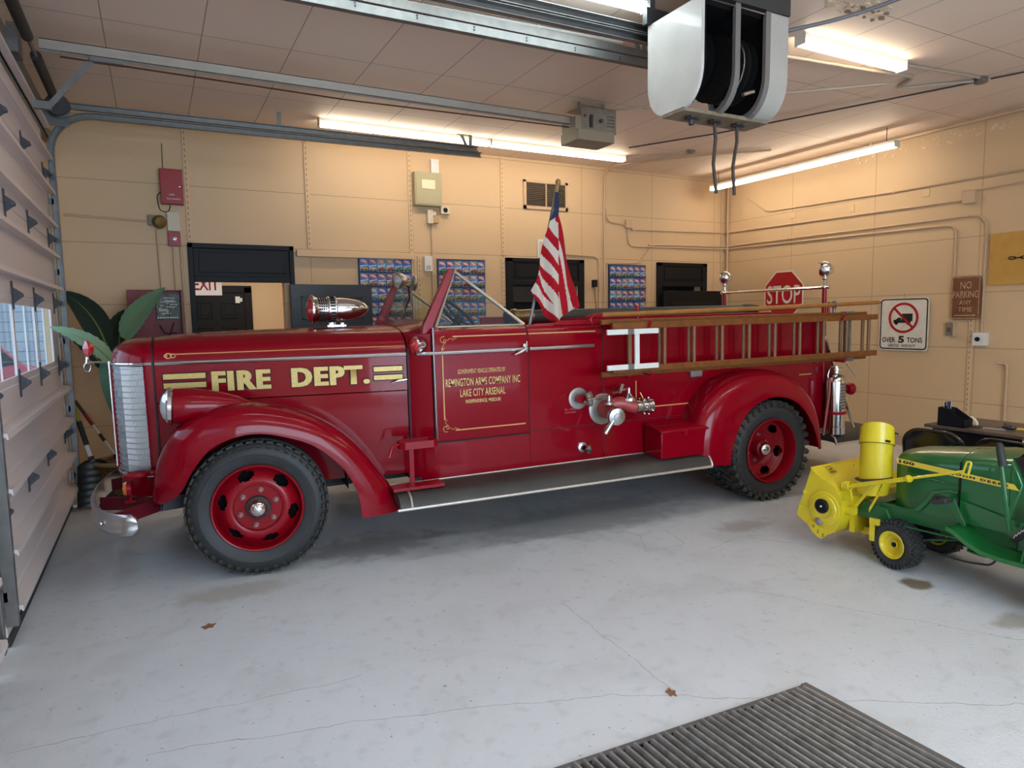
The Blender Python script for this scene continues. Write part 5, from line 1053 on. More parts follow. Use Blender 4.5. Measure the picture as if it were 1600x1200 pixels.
# windscreen: two raked side posts, top and bottom rails, centre bar, glass, vent windows
PB, PT_ = Vector((1.33, -0.735, 1.53)), Vector((1.54, -0.72, 1.955))
def mir(p): return Vector((p.x, -p.y, p.z))
ws = empty('windscreen', parent=tr)
mb = MB()
for q in (-1, 1):
    pts4 = [(1.288, 1.50), (1.392, 1.50), (1.395, 1.545), (1.548, 1.952), (1.500, 1.958), (1.30, 1.56)]
    mb = MB(); mb.prism(pts4, (0, q*0.745-0.022, 0), (1, 0, 0), (0, 0, 1), (0, 1, 0), 0.044); mb.obj('post', RED2, ws, bevel=0.004)
mb = MB(); mb.tube([(1.335, -0.72, 1.55), (1.335, 0.72, 1.55)], 0.012, 8); mb.obj('lower_rail', RED2, ws)
mb = MB(); mb.tube([Vector((1.352, -0.71, 1.560)), Vector((1.352, 0.71, 1.560))], 0.010, 8); mb.obj('lower_trim', BCHR, ws)
for y0, y1 in ((-0.72, 0.72),):
    mb = MB(); f_ = lambda y, t: Vector((lerp(1.35, 1.54, t), y, lerp(1.555, 1.945, t)))
    mb.face([mb.bm.verts.new(p) for p in (f_(y0, 0), f_(y1, 0), f_(y1, 1), f_(y0, 1))]); mb.obj('windscreen_glass', GLASS, ws, smooth=False)
for s_ in (-1, 1):
    A, B, C_ = Vector((1.385, s_*0.785, 1.545)), Vector((1.545, s_*0.765, 1.935)), Vector((2.07, s_*0.785, 1.545))
    vw = empty('vent_window', parent=tr); mb = MB(); mb.tube([A, B, C_], 0.017, 8, flat=0.8); mb.tube([C_, A], 0.007, 6); mb.obj('frame', mat('brushed_frame', (0.60, 0.57, 0.50), 0.35, 0.7), vw)
    mb = MB(); mb.face([mb.bm.verts.new(p) for p in (A, B, C_)]); mb.obj('glass', GLASS, vw, smooth=False)
mb = MB(); mb.lathe([(0.002, -0.075), (0.035, -0.06), (0.062, -0.02), (0.074, 0.02), (0.076, 0.035), (0.068, 0.04)], (1.49, 0.52, 1.945), (-1, -0.35, -0.15), 28); sl = mb.obj('spotlight', BCHR, tr)
mb = MB(); mb.lathe([(0.068, 0.036), (0.05, 0.050), (0.001, 0.058)], (1.49, 0.52, 1.945), (-1, -0.35, -0.15), 28, cap=False); mb.obj('lens', LENS, sl); mb = MB(); mb.tube([(1.49, 0.53, 1.91), (1.58, 0.58, 1.90), (1.60, 0.62, 1.80), (1.50, 0.66, 1.55)], 0.010, 8); mb.obj('bracket', CHR, sl)
mb = MB(); mb.ball((1.66, 0.66, 1.93), 0.055, sc=(0.5, 1, 1.3)); mb.tube([(1.66, 0.66, 1.93), (1.62, 0.72, 1.80), (1.55, 0.74, 1.6)], 0.008, 6); mb.obj('mirror', BCHR, tr)
# ---- siren light on the hood
sr = empty('siren_light', (0.66, 0, 1.695), parent=tr)
mb = MB(); X = (1, 0, 0)
mb.lathe([(0.098, -0.015), (0.112, -0.012), (0.112, 0.0), (0.100, 0.015), (0.092, 0.03), (0.090, 0.10), (0.096, 0.108), (0.101, 0.112), (0.101, 0.165), (0.096, 0.170), (0.090, 0.175), (0.090, 0.20), (0.084, 0.27), (0.070, 0.34), (0.045, 0.395), (0.018, 0.425), (0.001, 0.43)], (0, 0, 0), X, 40, cap=False); mb.obj('siren_body', CHR, sr)
mb = MB(); mb.lathe([(0.098, -0.013), (0.085, -0.030), (0.055, -0.045), (0.001, -0.052)], (0, 0, 0), X, 32, cap=False); mb.obj('lens', REDL, sr)
mb = MB()
for k in range(26):
    a = 2*pi*k/26; c_, s_ = cos(a), sin(a)
    mb.box(0.139, c_*0.103, s_*0.103, 0.038, 0.011, 0.006, R=Matrix.Rotation(a-pi/2, 3, 'X'))
    for xx in (0.042, 0.058, 0.074, 0.090): mb.box(xx, c_*0.0925, s_*0.0925, 0.010, 0.012, 0.004, R=Matrix.Rotation(a-pi/2, 3, 'X'))
mb.obj('siren_slots', BLK, sr, smooth=False)
mb = MB(); mb.cyl((0.14, 0, -0.13), (0.14, 0, -0.09), 0.028); mb.bx(0.10, 0.24, -0.03, 0.03, -0.14, -0.122); mb.cyl((0.22, 0, -0.125), (0.22, 0, -0.105), 0.02); mb.obj('mounting_foot', CHR, sr)
# ---- cowl marker light
mk = empty('cowl_light', (1.235, -0.80, 1.425), parent=tr); ax = (-1, -0.25, -0.05)
mb = MB(); mb.lathe([(0.001, -0.075), (0.022, -0.07), (0.044, -0.04), (0.055, 0.0), (0.060, 0.005), (0.060, 0.014), (0.052, 0.016)], (0, 0, 0), ax, 28, cap=False); mb.cyl((0.02, 0.01, 0), (0.03, 0.06, -0.02), 0.015); mb.obj('housing', CHR, mk)
mb = MB(); mb.lathe([(0.053, 0.014), (0.040, 0.032), (0.001, 0.042)], (0, 0, 0), ax, 28, cap=False); mb.obj('lens', REDL, mk)
# ---- headlights
for s_ in (-1, 1):
    hl_ = empty('headlight', (-0.255, s_*0.71, 1.106), parent=tr); hl_.scale = (1.08, 1.1, 1.1); X = Vector((1, -s_*0.02, -0.06))
    mb = MB(); mb.lathe([(0.098, -0.05), (0.102, 0.0), (0.100, 0.05), (0.092, 0.13), (0.074, 0.22), (0.050, 0.30), (0.020, 0.365), (0.001, 0.38)], (0, 0, 0), X, 32, cap=False); mb.obj('pod', RED, hl_)
    mb = MB(); mb.lathe([(0.099, -0.052), (0.106, -0.058), (0.104, -0.078), (0.092, -0.086), (0.086, -0.080)], (0, 0, 0), X, 32, cap=False); mb.obj('bezel', CHR, hl_)
    mb = MB(); mb.lathe([(0.088, -0.082), (0.070, -0.102), (0.040, -0.115), (0.001, -0.120)], (0, 0, 0), X, 28, cap=False); mb.obj('lens', LENS, hl_)
    mb = MB(); mb.prism([(-0.03, 0), (0.20, 0), (0.14, 0.10), (0.02, 0.10)], (0, -0.03, -0.17), (1, 0, 0), (0, 0, 1), (0, 1, 0), 0.06); mb.obj('stand', RED2, hl_, bevel=0.01)

# ---- fenders
def fender(top, opn, ys, yout, inner, name, s_, lip=0.05, k=40):
    """top / opn: matching lists of (x,z) along the arch; section sweeps from inner y to outer skirt"""
    def along(tab, t):
        L_ = [0.0]
        for a, b in zip(tab, tab[1:]): L_.append(L_[-1]+math.hypot(b[0]-a[0], b[1]-a[1]))
        q = t*L_[-1]
        # Catmull-Rom on the polyline
        for i in range(len(tab)-1):
            if q <= L_[i+1]+1e-9:
                u = (q-L_[i])/(L_[i+1]-L_[i]); p0 = tab[max(i-1, 0)]; p1 = tab[i]; p2 = tab[i+1]; p3 = tab[min(i+2, len(tab)-1)]
                return tuple(0.5*((2*p1[c])+(-p0[c]+p2[c])*u+(2*p0[c]-5*p1[c]+4*p2[c]-p3[c])*u*u+(-p0[c]+3*p1[c]-3*p2[c]+p3[c])*u**3) for c in (0, 1))
        return tab[-1]
    mb = MB(); rings = []
    for i in range(k+1):
        t = i/k; T = along(top, t); O_ = along(opn, t); yo = yout(t); yi = inner(t); r = []
        for yf, bl in ((0, 0.05), (0.25, 0.015), (0.50, 0.0), (0.66, 0.02), (0.79, 0.08), (0.89, 0.20), (0.955, 0.38), (0.99, 0.62), (1.0, 0.85), (1.0, 1.0), (0.965, 1.0), (0.955, 0.86)):
            r.append(Vector((lerp(T[0], O_[0], bl), s_*(yi+(yo-yi)*yf), lerp(T[1], O_[1], bl))))
        rings.append(r)
    mb.rings(rings, closed=False); return mb.obj(name, RED, tr, solid=0.006, angle=70)
FT = [(-0.47, 0.52), (-0.45, 0.66), (-0.40, 0.82), (-0.31, 0.965), (-0.18, 1.06), (0.0, 1.105), (0.2, 1.095), (0.42, 1.035), (0.62, 0.93), (0.78, 0.79), (0.90, 0.63), (1.00, 0.47), (1.065, 0.30)]
FO = [(-0.42, 0.50), (-0.36, 0.53), (-0.29, 0.60), (-0.22, 0.73), (-0.12, 0.85), (0.02, 0.915), (0.17, 0.925), (0.33, 0.885), (0.48, 0.82), (0.61, 0.71), (0.70, 0.59), (0.755, 0.45), (0.77, 0.30)]
for s_ in (-1, 1):
    fender(FT, FO, None, lambda t: interp([(0, 0.72), (0.08, 0.84), (0.2, 0.92), (0.35, 0.955), (0.8, 0.955), (0.95, 0.96), (1, 0.96)], t)[0], lambda t: interp([(0, 0.50), (0.3, 0.46), (0.8, 0.55), (1, 0.60)], t)[0], 'front_fender', s_)
    RT = [(3.50, 0.355), (3.48, 0.50), (3.50, 0.66), (3.56, 0.82), (3.68, 0.96), (3.86, 1.055), (4.10, 1.10), (4.33, 1.085), (4.54, 1.01), (4.70, 0.89), (4.80, 0.74), (4.85, 0.56), (4.87, 0.36)]
    RO_ = [(3.79, 0.335), (3.80, 0.42), (3.83, 0.53), (3.88, 0.64), (3.96, 0.745), (4.07, 0.82), (4.20, 0.86), (4.34, 0.86), (4.48, 0.82), (4.60, 0.74), (4.69, 0.63), (4.76, 0.50), (4.80, 0.36)]
    fender(RT, RO_, None, lambda t: 1.10, lambda t: 0.78, 'rear_fender', s_)
    mb = MB()
    for tab, yy in ((FT, 0.47), (RT, 0.80)):
        pass
    mb.bm.free()
# inner wheel houses (dark)
for s_ in (-1, 1):
    mb = MB(); mb.rings([[Vector((0.16-0.58*cos(a), s_*y, 0.44+0.56*sin(a))) for a in [pi*i/16 for i in range(17)]] for y in (0.46, 0.70)], closed=False); mb.strip([Vector((0.16-0.58*cos(a), s_*0.46, 0.44+0.56*sin(a))) for a in [pi*i/16 for i in range(17)]], [Vector((0.16-0.58*cos(a), s_*0.46, 0.44)) for a in [pi*i/16 for i in range(17)]]); mb.obj('wheel_house', BLK, tr, recalc=False)
    mb = MB(); mb.rings([[Vector((4.29-0.60*cos(a), s_*y, 0.42+0.56*sin(a))) for a in [pi*i/16 for i in range(17)]] for y in (0.42, 0.80)], closed=False); mb.strip([Vector((4.29-0.60*cos(a), s_*0.42, 0.42+0.56*sin(a))) for a in [pi*i/16 for i in range(17)]], [Vector((4.29-0.60*cos(a), s_*0.42, 0.42)) for a in [pi*i/16 for i in range(17)]]); mb.obj('wheel_house', BLK, tr, recalc=False)
# ---- running boards
for s_ in (-1, 1):
    prof = [(0.795, 0.452), (0.95, 0.448), (1.02, 0.438), (1.06, 0.415), (1.085, 0.375), (1.09, 0.355), (1.06, 0.352), (0.80, 0.42)]
    mb = MB(); mb.rings([[Vector((x, s_*(y+0.025*(x-1.0)/2.6*(1 if y > 0.9 else 0)), z)) for y, z in prof] for x in (1.0, 1.6, 2.3, 3.0, 3.575)], True); rb = mb.obj('running_board', RUNB, tr, angle=60)
    mb = MB(); mb.tube([(0.98, s_*1.09, 0.352), (3.58, s_*1.118, 0.352)], 0.011, 8); mb.tube([(1.0, s_*0.803, 0.457), (3.58, s_*0.803, 0.457)], 0.006, 6)
    mb.tube([Vector((3.58, s_*(y+(0.026 if y > 0.9 else 0)), z+0.004)) for y, z in prof[:6]], 0.009, 8); mb.tube([Vector((1.08, s_*y, z+0.004)) for y, z in prof[:6]], 0.009, 8); mb.obj('board_trim', mat('aluminium_trim', (0.66, 0.64, 0.58), 0.35, 0.8), rb)
# ---- wheels
def wheel(name, cx, cy, cz, s_, R, W, dual, steer=0.0, lug=False, n_l=44):
    w = empty(name, (cx, cy, cz), steer, parent=tr); A = (0, s_, 0)    # local outward = s_*y
    h = W/2
    prof = [(0.27, -h*0.75), (0.30, -h*0.95), (0.36, -h*1.05), (R-0.045, -h*0.95), (R-0.018, -h*0.72), (R-0.010, -h*0.3), (R-0.010, h*0.3), (R-0.018, h*0.72), (R-0.045, h*0.95), (0.36, h*1.05), (0.345, h*1.06), (0.335, h*1.03), (0.30, h*0.97), (0.27, h*0.80)]
    mb = MB(); mb.lathe(prof, (0, 0, 0), A, 72, cap=False); t_ = mb.obj('tyre', TYRE, w, angle=30)
    mb = MB(); u = Vector((1, 0, 0)); wv = Vector((0, 0, 1)); a_ = Vector(A)
    for k in range(n_l):
        for side in (-1, 1):
            th = 2*pi*(k+(0.5 if side > 0 else 0))/n_l; e = u*cos(th)+wv*sin(th); tg = -u*sin(th)+wv*cos(th)
            Rm = Matrix((tg, a_, e)).transposed()
            if lug:
                Rm2 = Rm @ Matrix.Rotation(radians(22*side), 3, 'Z'); p = e*(R-0.012)+a_*side*h*0.52; mb.box(p.x, p.y, p.z, 0.034, h*0.98, 0.034, R=Rm2)
                p = e*(R-0.048)+a_*side*h*0.955; Rm3 = Rm @ Matrix.Rotation(radians(-52*side), 3, 'X'); mb.box(p.x, p.y, p.z, 0.036, 0.016, 0.055, R=Rm3)
            else:
                Rm2 = Rm @ Matrix.Rotation(radians(12*side), 3, 'Z'); p = e*(R-0.012)+a_*side*h*0.70; mb.box(p.x, p.y, p.z, 0.040, h*0.46, 0.014, R=Rm2)
                p = e*(R-0.044)+a_*side*h*0.945; Rm3 = Rm @ Matrix.Rotation(radians(-62*side), 3, 'X'); mb.box(p.x, p.y, p.z, 0.026, 0.012, 0.040, R=Rm3)
    if not lug:
        for oy in (-0.25, 0, 0.25): mb.lathe([(R-0.02, h*oy-0.012), (R-0.001, h*oy-0.010), (R-0.001, h*oy+0.010), (R-0.02, h*oy+0.012)], (0, 0, 0), A, 72, cap=False)
    mb.obj('tread', TREAD, w, smooth=False)
    # sidewall lines
    mb = MB(); mb.lathe([(0.345, h*1.065), (0.349, h*1.08), (0.353, h*1.065)], (0, 0, 0), A, 64, cap=False); mb.obj('sidewall_ring', TYRE, w)
    rim = w; R2 = RED2
    if dual: disc = h*-0.15
    else: disc = h*0.80
    mb = MB(); mb.lathe([(0.270, h*0.80), (0.281, h*0.97), (0.276, h*1.03), (0.268, h*1.01), (0.266, h*0.86), (0.262, h*0.75), (0.262, disc-0.03), (0.262, -h*0.8)], (0, 0, 0), A, 64, cap=False); mb.obj('rim_ring', R2, rim, solid=0.004)
    mb = MB(); mb.lathe([(0.05, disc-0.085 if not dual else disc-0.12), (0.255, disc-0.085 if not dual else disc-0.12), (0.255, -h*0.7)], (0, 0, 0), A, 40, cap=False); mb.obj('dark_hole_backing', mat('hole_backing_black', (0.006, 0.006, 0.006), 0.8, spec=0.05), rim)  # black disc added behind the hand holes so they look shaded
    # disc with six hand holes
    prof_r = [0.262, 0.250, 0.235, 0.20, 0.185, 0.165, 0.15, 0.145, 0.06]
    if dual: prof_h = [disc-0.005, disc-0.012, disc-0.03, disc-0.05, disc-0.055, disc-0.065, disc-0.075, disc-0.078, disc-0.078]
    else: prof_h = [disc-0.06, disc-0.052, disc-0.035, disc+0.0, disc+0.008, disc+0.012, disc+0.006, disc-0.012, disc-0.012]
    mb = MB(); NSEG = 96; V_ = []
    def hh(r):
        tab = sorted(zip(prof_r, prof_h)); return interp([(a, b) for a, b in tab], r)[0]
    radii = [0.06, 0.10, 0.145, 0.15, 0.165, 0.178, 0.186, 0.195, 0.205, 0.215, 0.225, 0.235, 0.243, 0.250, 0.262]
    def holed(th, r):
        q = (th+radians(12)) % (pi/3); q = min(q, pi/3-q)
        return ((q*0.215/0.052)**2 + ((r-0.218)/0.030)**2) < 1.0
    for r in radii: V_.append([mb.bm.verts.new(a_*hh(r) + (u*cos(2*pi*i/NSEG)+wv*sin(2*pi*i/NSEG))*r) for i in range(NSEG)])
    for a in range(len(radii)-1):
        for i in range(NSEG):
            thm = 2*pi*(i+0.5)/NSEG; rm = (radii[a]+radii[a+1])/2
            if not holed(thm, rm): mb.face([V_[a][i], V_[a][(i+1) % NSEG], V_[a+1][(i+1) % NSEG], V_[a+1][i]])
    mb.obj('wheel_disc', R2, rim, solid=0.006 if s_ < 0 else -0.006, angle=40)
    hb = w; mb = MB()
    if dual:
        mb.lathe([(0.075, disc-0.09), (0.072, disc+0.01), (0.06, disc+0.02)], (0, 0, 0), A, 32); mb.obj('hub_body', R2, hb)
        mb = MB(); mb.lathe([(0.056, disc+0.02), (0.060, disc+0.028), (0.058, disc+0.040), (0.052, disc+0.050), (0.042, disc+0.058), (0.030, disc+0.063), (0.015, disc+0.0665), (0.001, disc+0.067)], (0, 0, 0), A, 28, cap=False); mb.obj('hub_cap', CHR, hb)
    else:
        mb.lathe([(0.078, disc-0.012), (0.074, disc+0.012), (0.056, disc+0.016)], (0, 0, 0), A, 32); mb.obj('hub_body', BLKR, hb)
        mb = MB(); mb.lathe([(0.059, disc+0.010), (0.058, disc+0.025), (0.054, disc+0.040), (0.046, disc+0.053), (0.035, disc+0.063), (0.022, disc+0.070), (0.010, disc+0.0735), (0.001, disc+0.074)], (0, 0, 0), A, 28, cap=False); mb.obj('hub_cap', CHR, hb)
    for k in range(6):
        mb = MB(); th = radians(20)+k*pi/3; e = (u*cos(th)+wv*sin(th))*0.115; bz = disc-0.012 if not dual else disc-0.078
        mb.lathe([(0.021, bz), (0.021, bz+0.012), (0.014, bz+0.016), (0.012, bz+0.028), (0.001, bz+0.030)], e, A, 6, cap=False); mb.obj('wheel_nut', mat('nut_worn_red_steel', (0.30, 0.13, 0.13), 0.35, 0.5), hb)
    return w
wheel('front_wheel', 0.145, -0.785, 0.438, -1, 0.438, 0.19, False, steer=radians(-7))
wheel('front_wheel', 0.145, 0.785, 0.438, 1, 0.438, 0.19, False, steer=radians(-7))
zr = 0.435-0.0105*4.15
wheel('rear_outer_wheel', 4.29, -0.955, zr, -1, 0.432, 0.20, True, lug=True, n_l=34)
mb = None
for yy in (-0.715, 0.715, 0.955):
    w = empty('rear_inner_wheel' if abs(yy) < 0.8 else 'rear_outer_wheel', (4.29, yy, zr), parent=tr)
    R, h = 0.432, 0.10; mb = MB(); mb.lathe([(0.27, -h*0.75), (0.30, -h), (R-0.045, -h*0.95), (R-0.012, -h*0.7), (R-0.012, h*0.7), (R-0.045, h*0.95), (0.30, h), (0.27, h*0.75)], (0, 0, 0), (0, 1, 0), 56, cap=False); t_ = mb.obj('tyre', TYRE, w, angle=30)
    mb = MB(); a_ = Vector((0, 1, 0))
    for k in range(34):
        for side in (-1, 1):
            th = 2*pi*(k+(0.5 if side > 0 else 0))/34; e = Vector((cos(th), 0, sin(th))); tg = Vector((-sin(th), 0, cos(th))); Rm = Matrix((tg, a_, e)).transposed() @ Matrix.Rotation(radians(22*side), 3, 'Z')
            p = e*(R-0.012)+a_*side*h*0.52; mb.box(p.x, p.y, p.z, 0.034, h*0.98, 0.034, R=Rm)
    mb.obj('tread', TREAD, w, smooth=False)
    mb = MB(); mb.lathe([(0.275, 0.06), (0.28, -0.06), (0.05, -0.02)], (0, 0, 0), (0, 1, 0), 40); mb.obj('rim', RED2, w)
# ---- bumper, brackets, tow hook, front marker
bp_ = [(-0.93, -0.53), (-0.925, -0.59), (-0.88, -0.65), (-0.78, -0.715), (-0.55, -0.79), (-0.25, -0.835), (0, -0.85), (0.25, -0.835), (0.55, -0.79), (0.78, -0.715), (0.88, -0.65), (0.925, -0.59), (0.93, -0.53)]
mb = MB(); rings = []; bpv = [Vector((x, y, 0)) for y, x in bp_]
bpp = []
for i in range(len(bpv)-1):
    p0_, p1_, p2_, p3_ = bpv[max(i-1, 0)], bpv[i], bpv[i+1], bpv[min(i+2, len(bpv)-1)]
    for q in range(5):
        u = q/5; bpp.append(0.5*((2*p1_)+(p2_-p0_)*u+(2*p0_-5*p1_+4*p2_-p3_)*u*u+(-p0_+3*p1_-3*p2_+p3_)*u**3))
bpp.append(bpv[-1])
for i, p in enumerate(bpp):
    d = (bpp[min(i+1, len(bpp)-1)]-bpp[max(i-1, 0)]).normalized(); n_ = Vector((d.y, -d.x, 0)); n_ = n_ if n_.x < 0 or abs(p.y) > 0.9 else -n_
    n_ = Vector((-1, 0, 0)).lerp(Vector((0, math.copysign(1, p.y), 0)), 0) if n_.length < 0.1 else n_
    c_ = Vector((0.1, 0, 0)); n_ = n_ if n_.dot(p-c_) > 0 else -n_
    e_ = min(1.0, 0.55+0.45*min(i, len(bpp)-1-i)/3)
    rings.append([p+n_*a_+Vector((0, 0, 0.45+(z-0.45)*e_)) for a_, z in ((-0.004, 0.385), (0.012, 0.392), (0.022, 0.41), (0.020, 0.432), (0.014, 0.45), (0.020, 0.468), (0.022, 0.49), (0.012, 0.508), (-0.004, 0.515), (-0.004, 0.45))])
mb.rings(rings, True); bu = mb.obj('bumper', BCHR, tr, angle=60)
mb = MB()
for y, x in ((-0.80, -0.735), (-0.05, -0.876), (0.05, -0.876), (0.8, -0.735)): mb.ball((x, y, 0.45), 0.014)
mb.obj('bolt', BCHR, bu)
def bar(mb, a, b, w, h):
    a, b = Vector(a), Vector(b); d = (b-a).normalized(); s_ = d.cross(Vector((0, 0, 1))).normalized()*w/2; z_ = Vector((0, 0, h/2))
    mb.rings([[p-s_-z_, p+s_-z_, p+s_+z_, p-s_+z_] for p in (a, b)], True)
for s_ in (-1, 1):
    mb = MB(); bar(mb, (-0.42, s_*0.50, 0.455), (-0.70, s_*0.78, 0.445), 0.012, 0.085); bar(mb, (-0.42, s_*0.50, 0.455), (-0.80, s_*0.28, 0.45), 0.012, 0.085); mb.obj('bumper_bracket', mat('maroon_bracket', (0.13, 0.006, 0.014), 0.4), tr, smooth=False)
    mb = MB(); bar(mb, (-0.44, s_*0.50, 0.455), (0.1, s_*0.42, 0.46), 0.06, 0.09); mb.obj('frame_horn', mat('frame_dark', (0.02, 0.022, 0.028), 0.5), tr, smooth=False)
    ml = empty('turn_signal', (-0.62, s_*0.44, 0.565), parent=tr); mb = MB(); mb.lathe([(0.05, 0.0), (0.04, -0.025), (0.001, -0.032)], (0, 0, 0), (1, 0, 0), 24, cap=False); mb.obj('amber_lens', AMBL, ml)
    mb = MB(); mb.lathe([(0.054, -0.004), (0.054, 0.022), (0.001, 0.03)], (0, 0, 0), (1, 0, 0), 24, cap=False); mb.cyl((0.01, 0, -0.05), (0.01, 0, -0.085), 0.010); mb.bx(-0.02, 0.04, -0.03, 0.03, -0.09, -0.075); mb.obj('housing', RED2, ml)
    mb = MB(); Yh = s_*0.47; mb.tube([(-0.56+0.065*cos(t), Yh+0.04*sin(t), 0.655) for t in [i*2*pi/20 for i in range(20)]], 0.017, 8, loop=True); mb.tube([(-0.49, Yh, 0.655), (-0.40, Yh, 0.66), (-0.2, Yh, 0.66)], 0.019, 8); mb.obj('tow_hook', RED2, tr)
# red reflector lamp on a stalk at the far front
mb = MB(); mb.tube([(-0.70, 0.05, 1.365), (-0.86, 0.10, 1.365)], 0.007, 6); mb.tube([(-0.86, 0.10, 1.36), (-0.85, 0.10, 1.44)], 0.010, 6); bc = mb.obj('beacon_stalk', CHR, tr)
mb = MB(); mb.lathe([(0.001, -0.035), (0.035, -0.03), (0.058, 0), (0.058, 0.012), (0.001, 0.03)], (-0.85, 0.10, 1.46), (-1, -0.45, 0), 24, cap=False); mb.obj('beacon_lamp', REDL, bc)
mb = MB(); mb.tube([(-0.86+0.02*cos(t), 0.10, 1.33+0.03*sin(t)) for t in [i*2*pi/14 for i in range(14)]], 0.004, 6, loop=True); mb.obj('ring', CHR, bc)
# ---- hood lettering
mb = MB(); e0 = Vector((-0.41, -0.4195-0.004, 0)); e1_ = Vector((1.19, -0.678-0.004, 0)); hu = (e1_-e0).normalized(); hn = Vector((hu.y, -hu.x, 0))
if hn.y > 0: hn = -hn
def hp(x, z): t = (x+0.41)/1.6; p = e0.lerp(e1_, t); return Vector((p.x, p.y-0.004, z))
def rect(x0, x1, z0, z1, mi, lift):
    mb.mi = mi; ps = [hp(x0, z0), hp(x1, z0), hp(x1, z1), hp(x0, z1)]; mb.face([mb.bm.verts.new(p+hn*lift) for p in ps])
for (z0, z1) in ((1.255, 1.290), (1.195, 1.230)):
    rect(-0.375, -0.11, z0-0.006, z1+0.006, 1, 0.0003); rect(-0.369, -0.116, z0, z1, 0, 0.0010)
mb.obj('lettering_bars', [GOLD, BLK], tr, smooth=False); mb = MB()
for (z0, z1) in ((1.245, 1.278), (1.185, 1.218)):
    rect(0.955, 1.165, z0-0.006, z1+0.006, 1, 0.0003); rect(0.961, 1.159, z0, z1, 0, 0.0010)
mb.obj('lettering_bars', [GOLD, BLK], tr, smooth=False)
for body, x0, x1 in (('FIRE', -0.082, 0.290), ('DEPT.', 0.415, 0.940)):
    mb = MB()
    for bold, mi, lift, pad in ((0.065, 1, 0.0004, 0.004), (0.036, 0, 0.0016, 0)):
        for q, dx in enumerate((-0.0055, 0, 0.0055)):
            lay_text(mb, body, hp(x0-pad+0.0055+dx, 1.163-pad), hu, (0, 0, 1), hn, x1-x0-0.011+2*pad, 0.132+2*pad, bold, spacing=1.16, mi=mi, lift=lift+0.0002*q)
    mb.obj('fire_lettering' if body == 'FIRE' else 'dept_lettering', [GOLD, BLK], tr, smooth=False)
mb = MB(); mb.mi = 0
mb.tube([Vector((x, -(interp(HT_, x)[0]*0.985), 1.4175)) for x in [-0.30+1.49*i/12 for i in range(13)]], 0.0042, 5)
for (a, r_, t0, t1) in ((-0.33, 0.020, 0, 5.5), (-0.302, 0.015, 1, 6.5), (-0.345, 0.008, 0, 6)):
    mb.tube([Vector((a+r_*cos(t), -(interp(HT_, a)[0]*0.992), 1.408+r_*0.8*sin(t))) for t in [t0+(t1-t0)*i/14 for i in range(15)]], 0.0045, 5)
mb.obj('hood_pinstripe', PIN, tr, smooth=False)
mb = MB(); mb.tube([(1.175, -0.69, 1.185), (1.175, -0.715, 1.182), (1.12, -0.715, 1.178), (1.07, -0.70, 1.160)], [0.007, 0.008, 0.006, 0.004], 8); mb.obj('hood_latch', CHR, tr)
mb = MB(); Yl = -0.804
def st2(x0, z0, x1, z1, w=0.009):
    d = Vector((x1-x0, 0, z1-z0)); n_ = Vector((-d.z, 0, d.x)).normalized()*w/2; p = [Vector((x0, Yl, z0))-n_, Vector((x1, Yl, z1))-n_, Vector((x1, Yl, z1))+n_, Vector((x0, Yl, z0))+n_]; mb.face([mb.bm.verts.new(q) for q in p])
st2(2.10, 1.475, 2.68, 1.475); st2(3.06, 0.88, 3.06, 1.06); st2(3.10, 0.835, 3.60, 0.835); st2(4.86, 1.0, 5.02, 1.0)
for q in range(5): mb.tube([Vector((3.05+0.014*q, Yl-0.001, 0.85+0.012*(q % 2))), Vector((3.06+0.014*q, Yl-0.001, 0.87))], 0.004, 4)
mb.obj('body_pinstripe', PIN, tr, smooth=False)
mb = MB(); mb.tube([(2.10, -0.812, 1.362), (2.66, -0.812, 1.362)], 0.0145, 8); mb.obj('body_trim', BCHR, tr)
# ---- pump outlets
vn = lambda b, c, r, **k: b.lathe(r, c, (0, -1, 0), 28, **k)
pf = empty('pump_outlet', (2.52, -0.80, 0.955), parent=tr)
mb = MB(); vn(mb, (0, 0, 0), [(0.085, 0.0), (0.085, 0.006), (0.072, 0.010), (0.05, 0.008), (0.001, 0.007)], cap=False); mb.obj('flange', mat('flange_grey', (0.34, 0.32, 0.30), 0.4, 0.7), pf)
mb = MB(); mb.cyl((0, 0, 0), (0, -0.06, -0.0), 0.035); mb.obj('neck', RED2, pf)
mb = MB(); mb.lathe([(0.001, -0.025), (0.045, -0.022), (0.058, -0.008), (0.060, 0.01), (0.045, 0.02), (0.001, 0.024)], (0.055, -0.09, 0.0), (0.8, -0.6, 0.1), 28, cap=False); mb.cyl((0.02, -0.06, -0.02), (0.05, -0.08, -0.045), 0.012); mb.obj('knob', mat('dull_silver', (0.36, 0.33, 0.29), 0.45, 0.6), pf)
pv = empty('pump_valve', (2.74, -0.80, 0.855), parent=tr)
mb = MB(); vn(mb, (0, 0, 0), [(0.125, 0.0), (0.125, 0.006), (0.110, 0.012), (0.08, 0.010), (0.001, 0.008)], cap=False); mb.obj('flange', mat('flange_grey', (0, 0, 0)), pv)
mb = MB(); mb.lathe([(0.075, 0.0), (0.07, 0.05), (0.058, 0.09), (0.055, 0.20), (0.001, 0.205)], (0.02, 0, 0.0), (-0.15, -1, -0.1), 24, cap=False); mb.tube(fillet([(0.05, -0.05, 0.03), (0.12, -0.08, 0.05), (0.20, -0.10, 0.02), (0.25, -0.11, 0.01)], 0.06), 0.055, 16); mb.obj('valve_body', mat('weathered_red', (0.34, 0.03, 0.03), 0.4, coat=0.2, noise=(14, 0.6, (0.45, 0.08, 0.07))), pv)
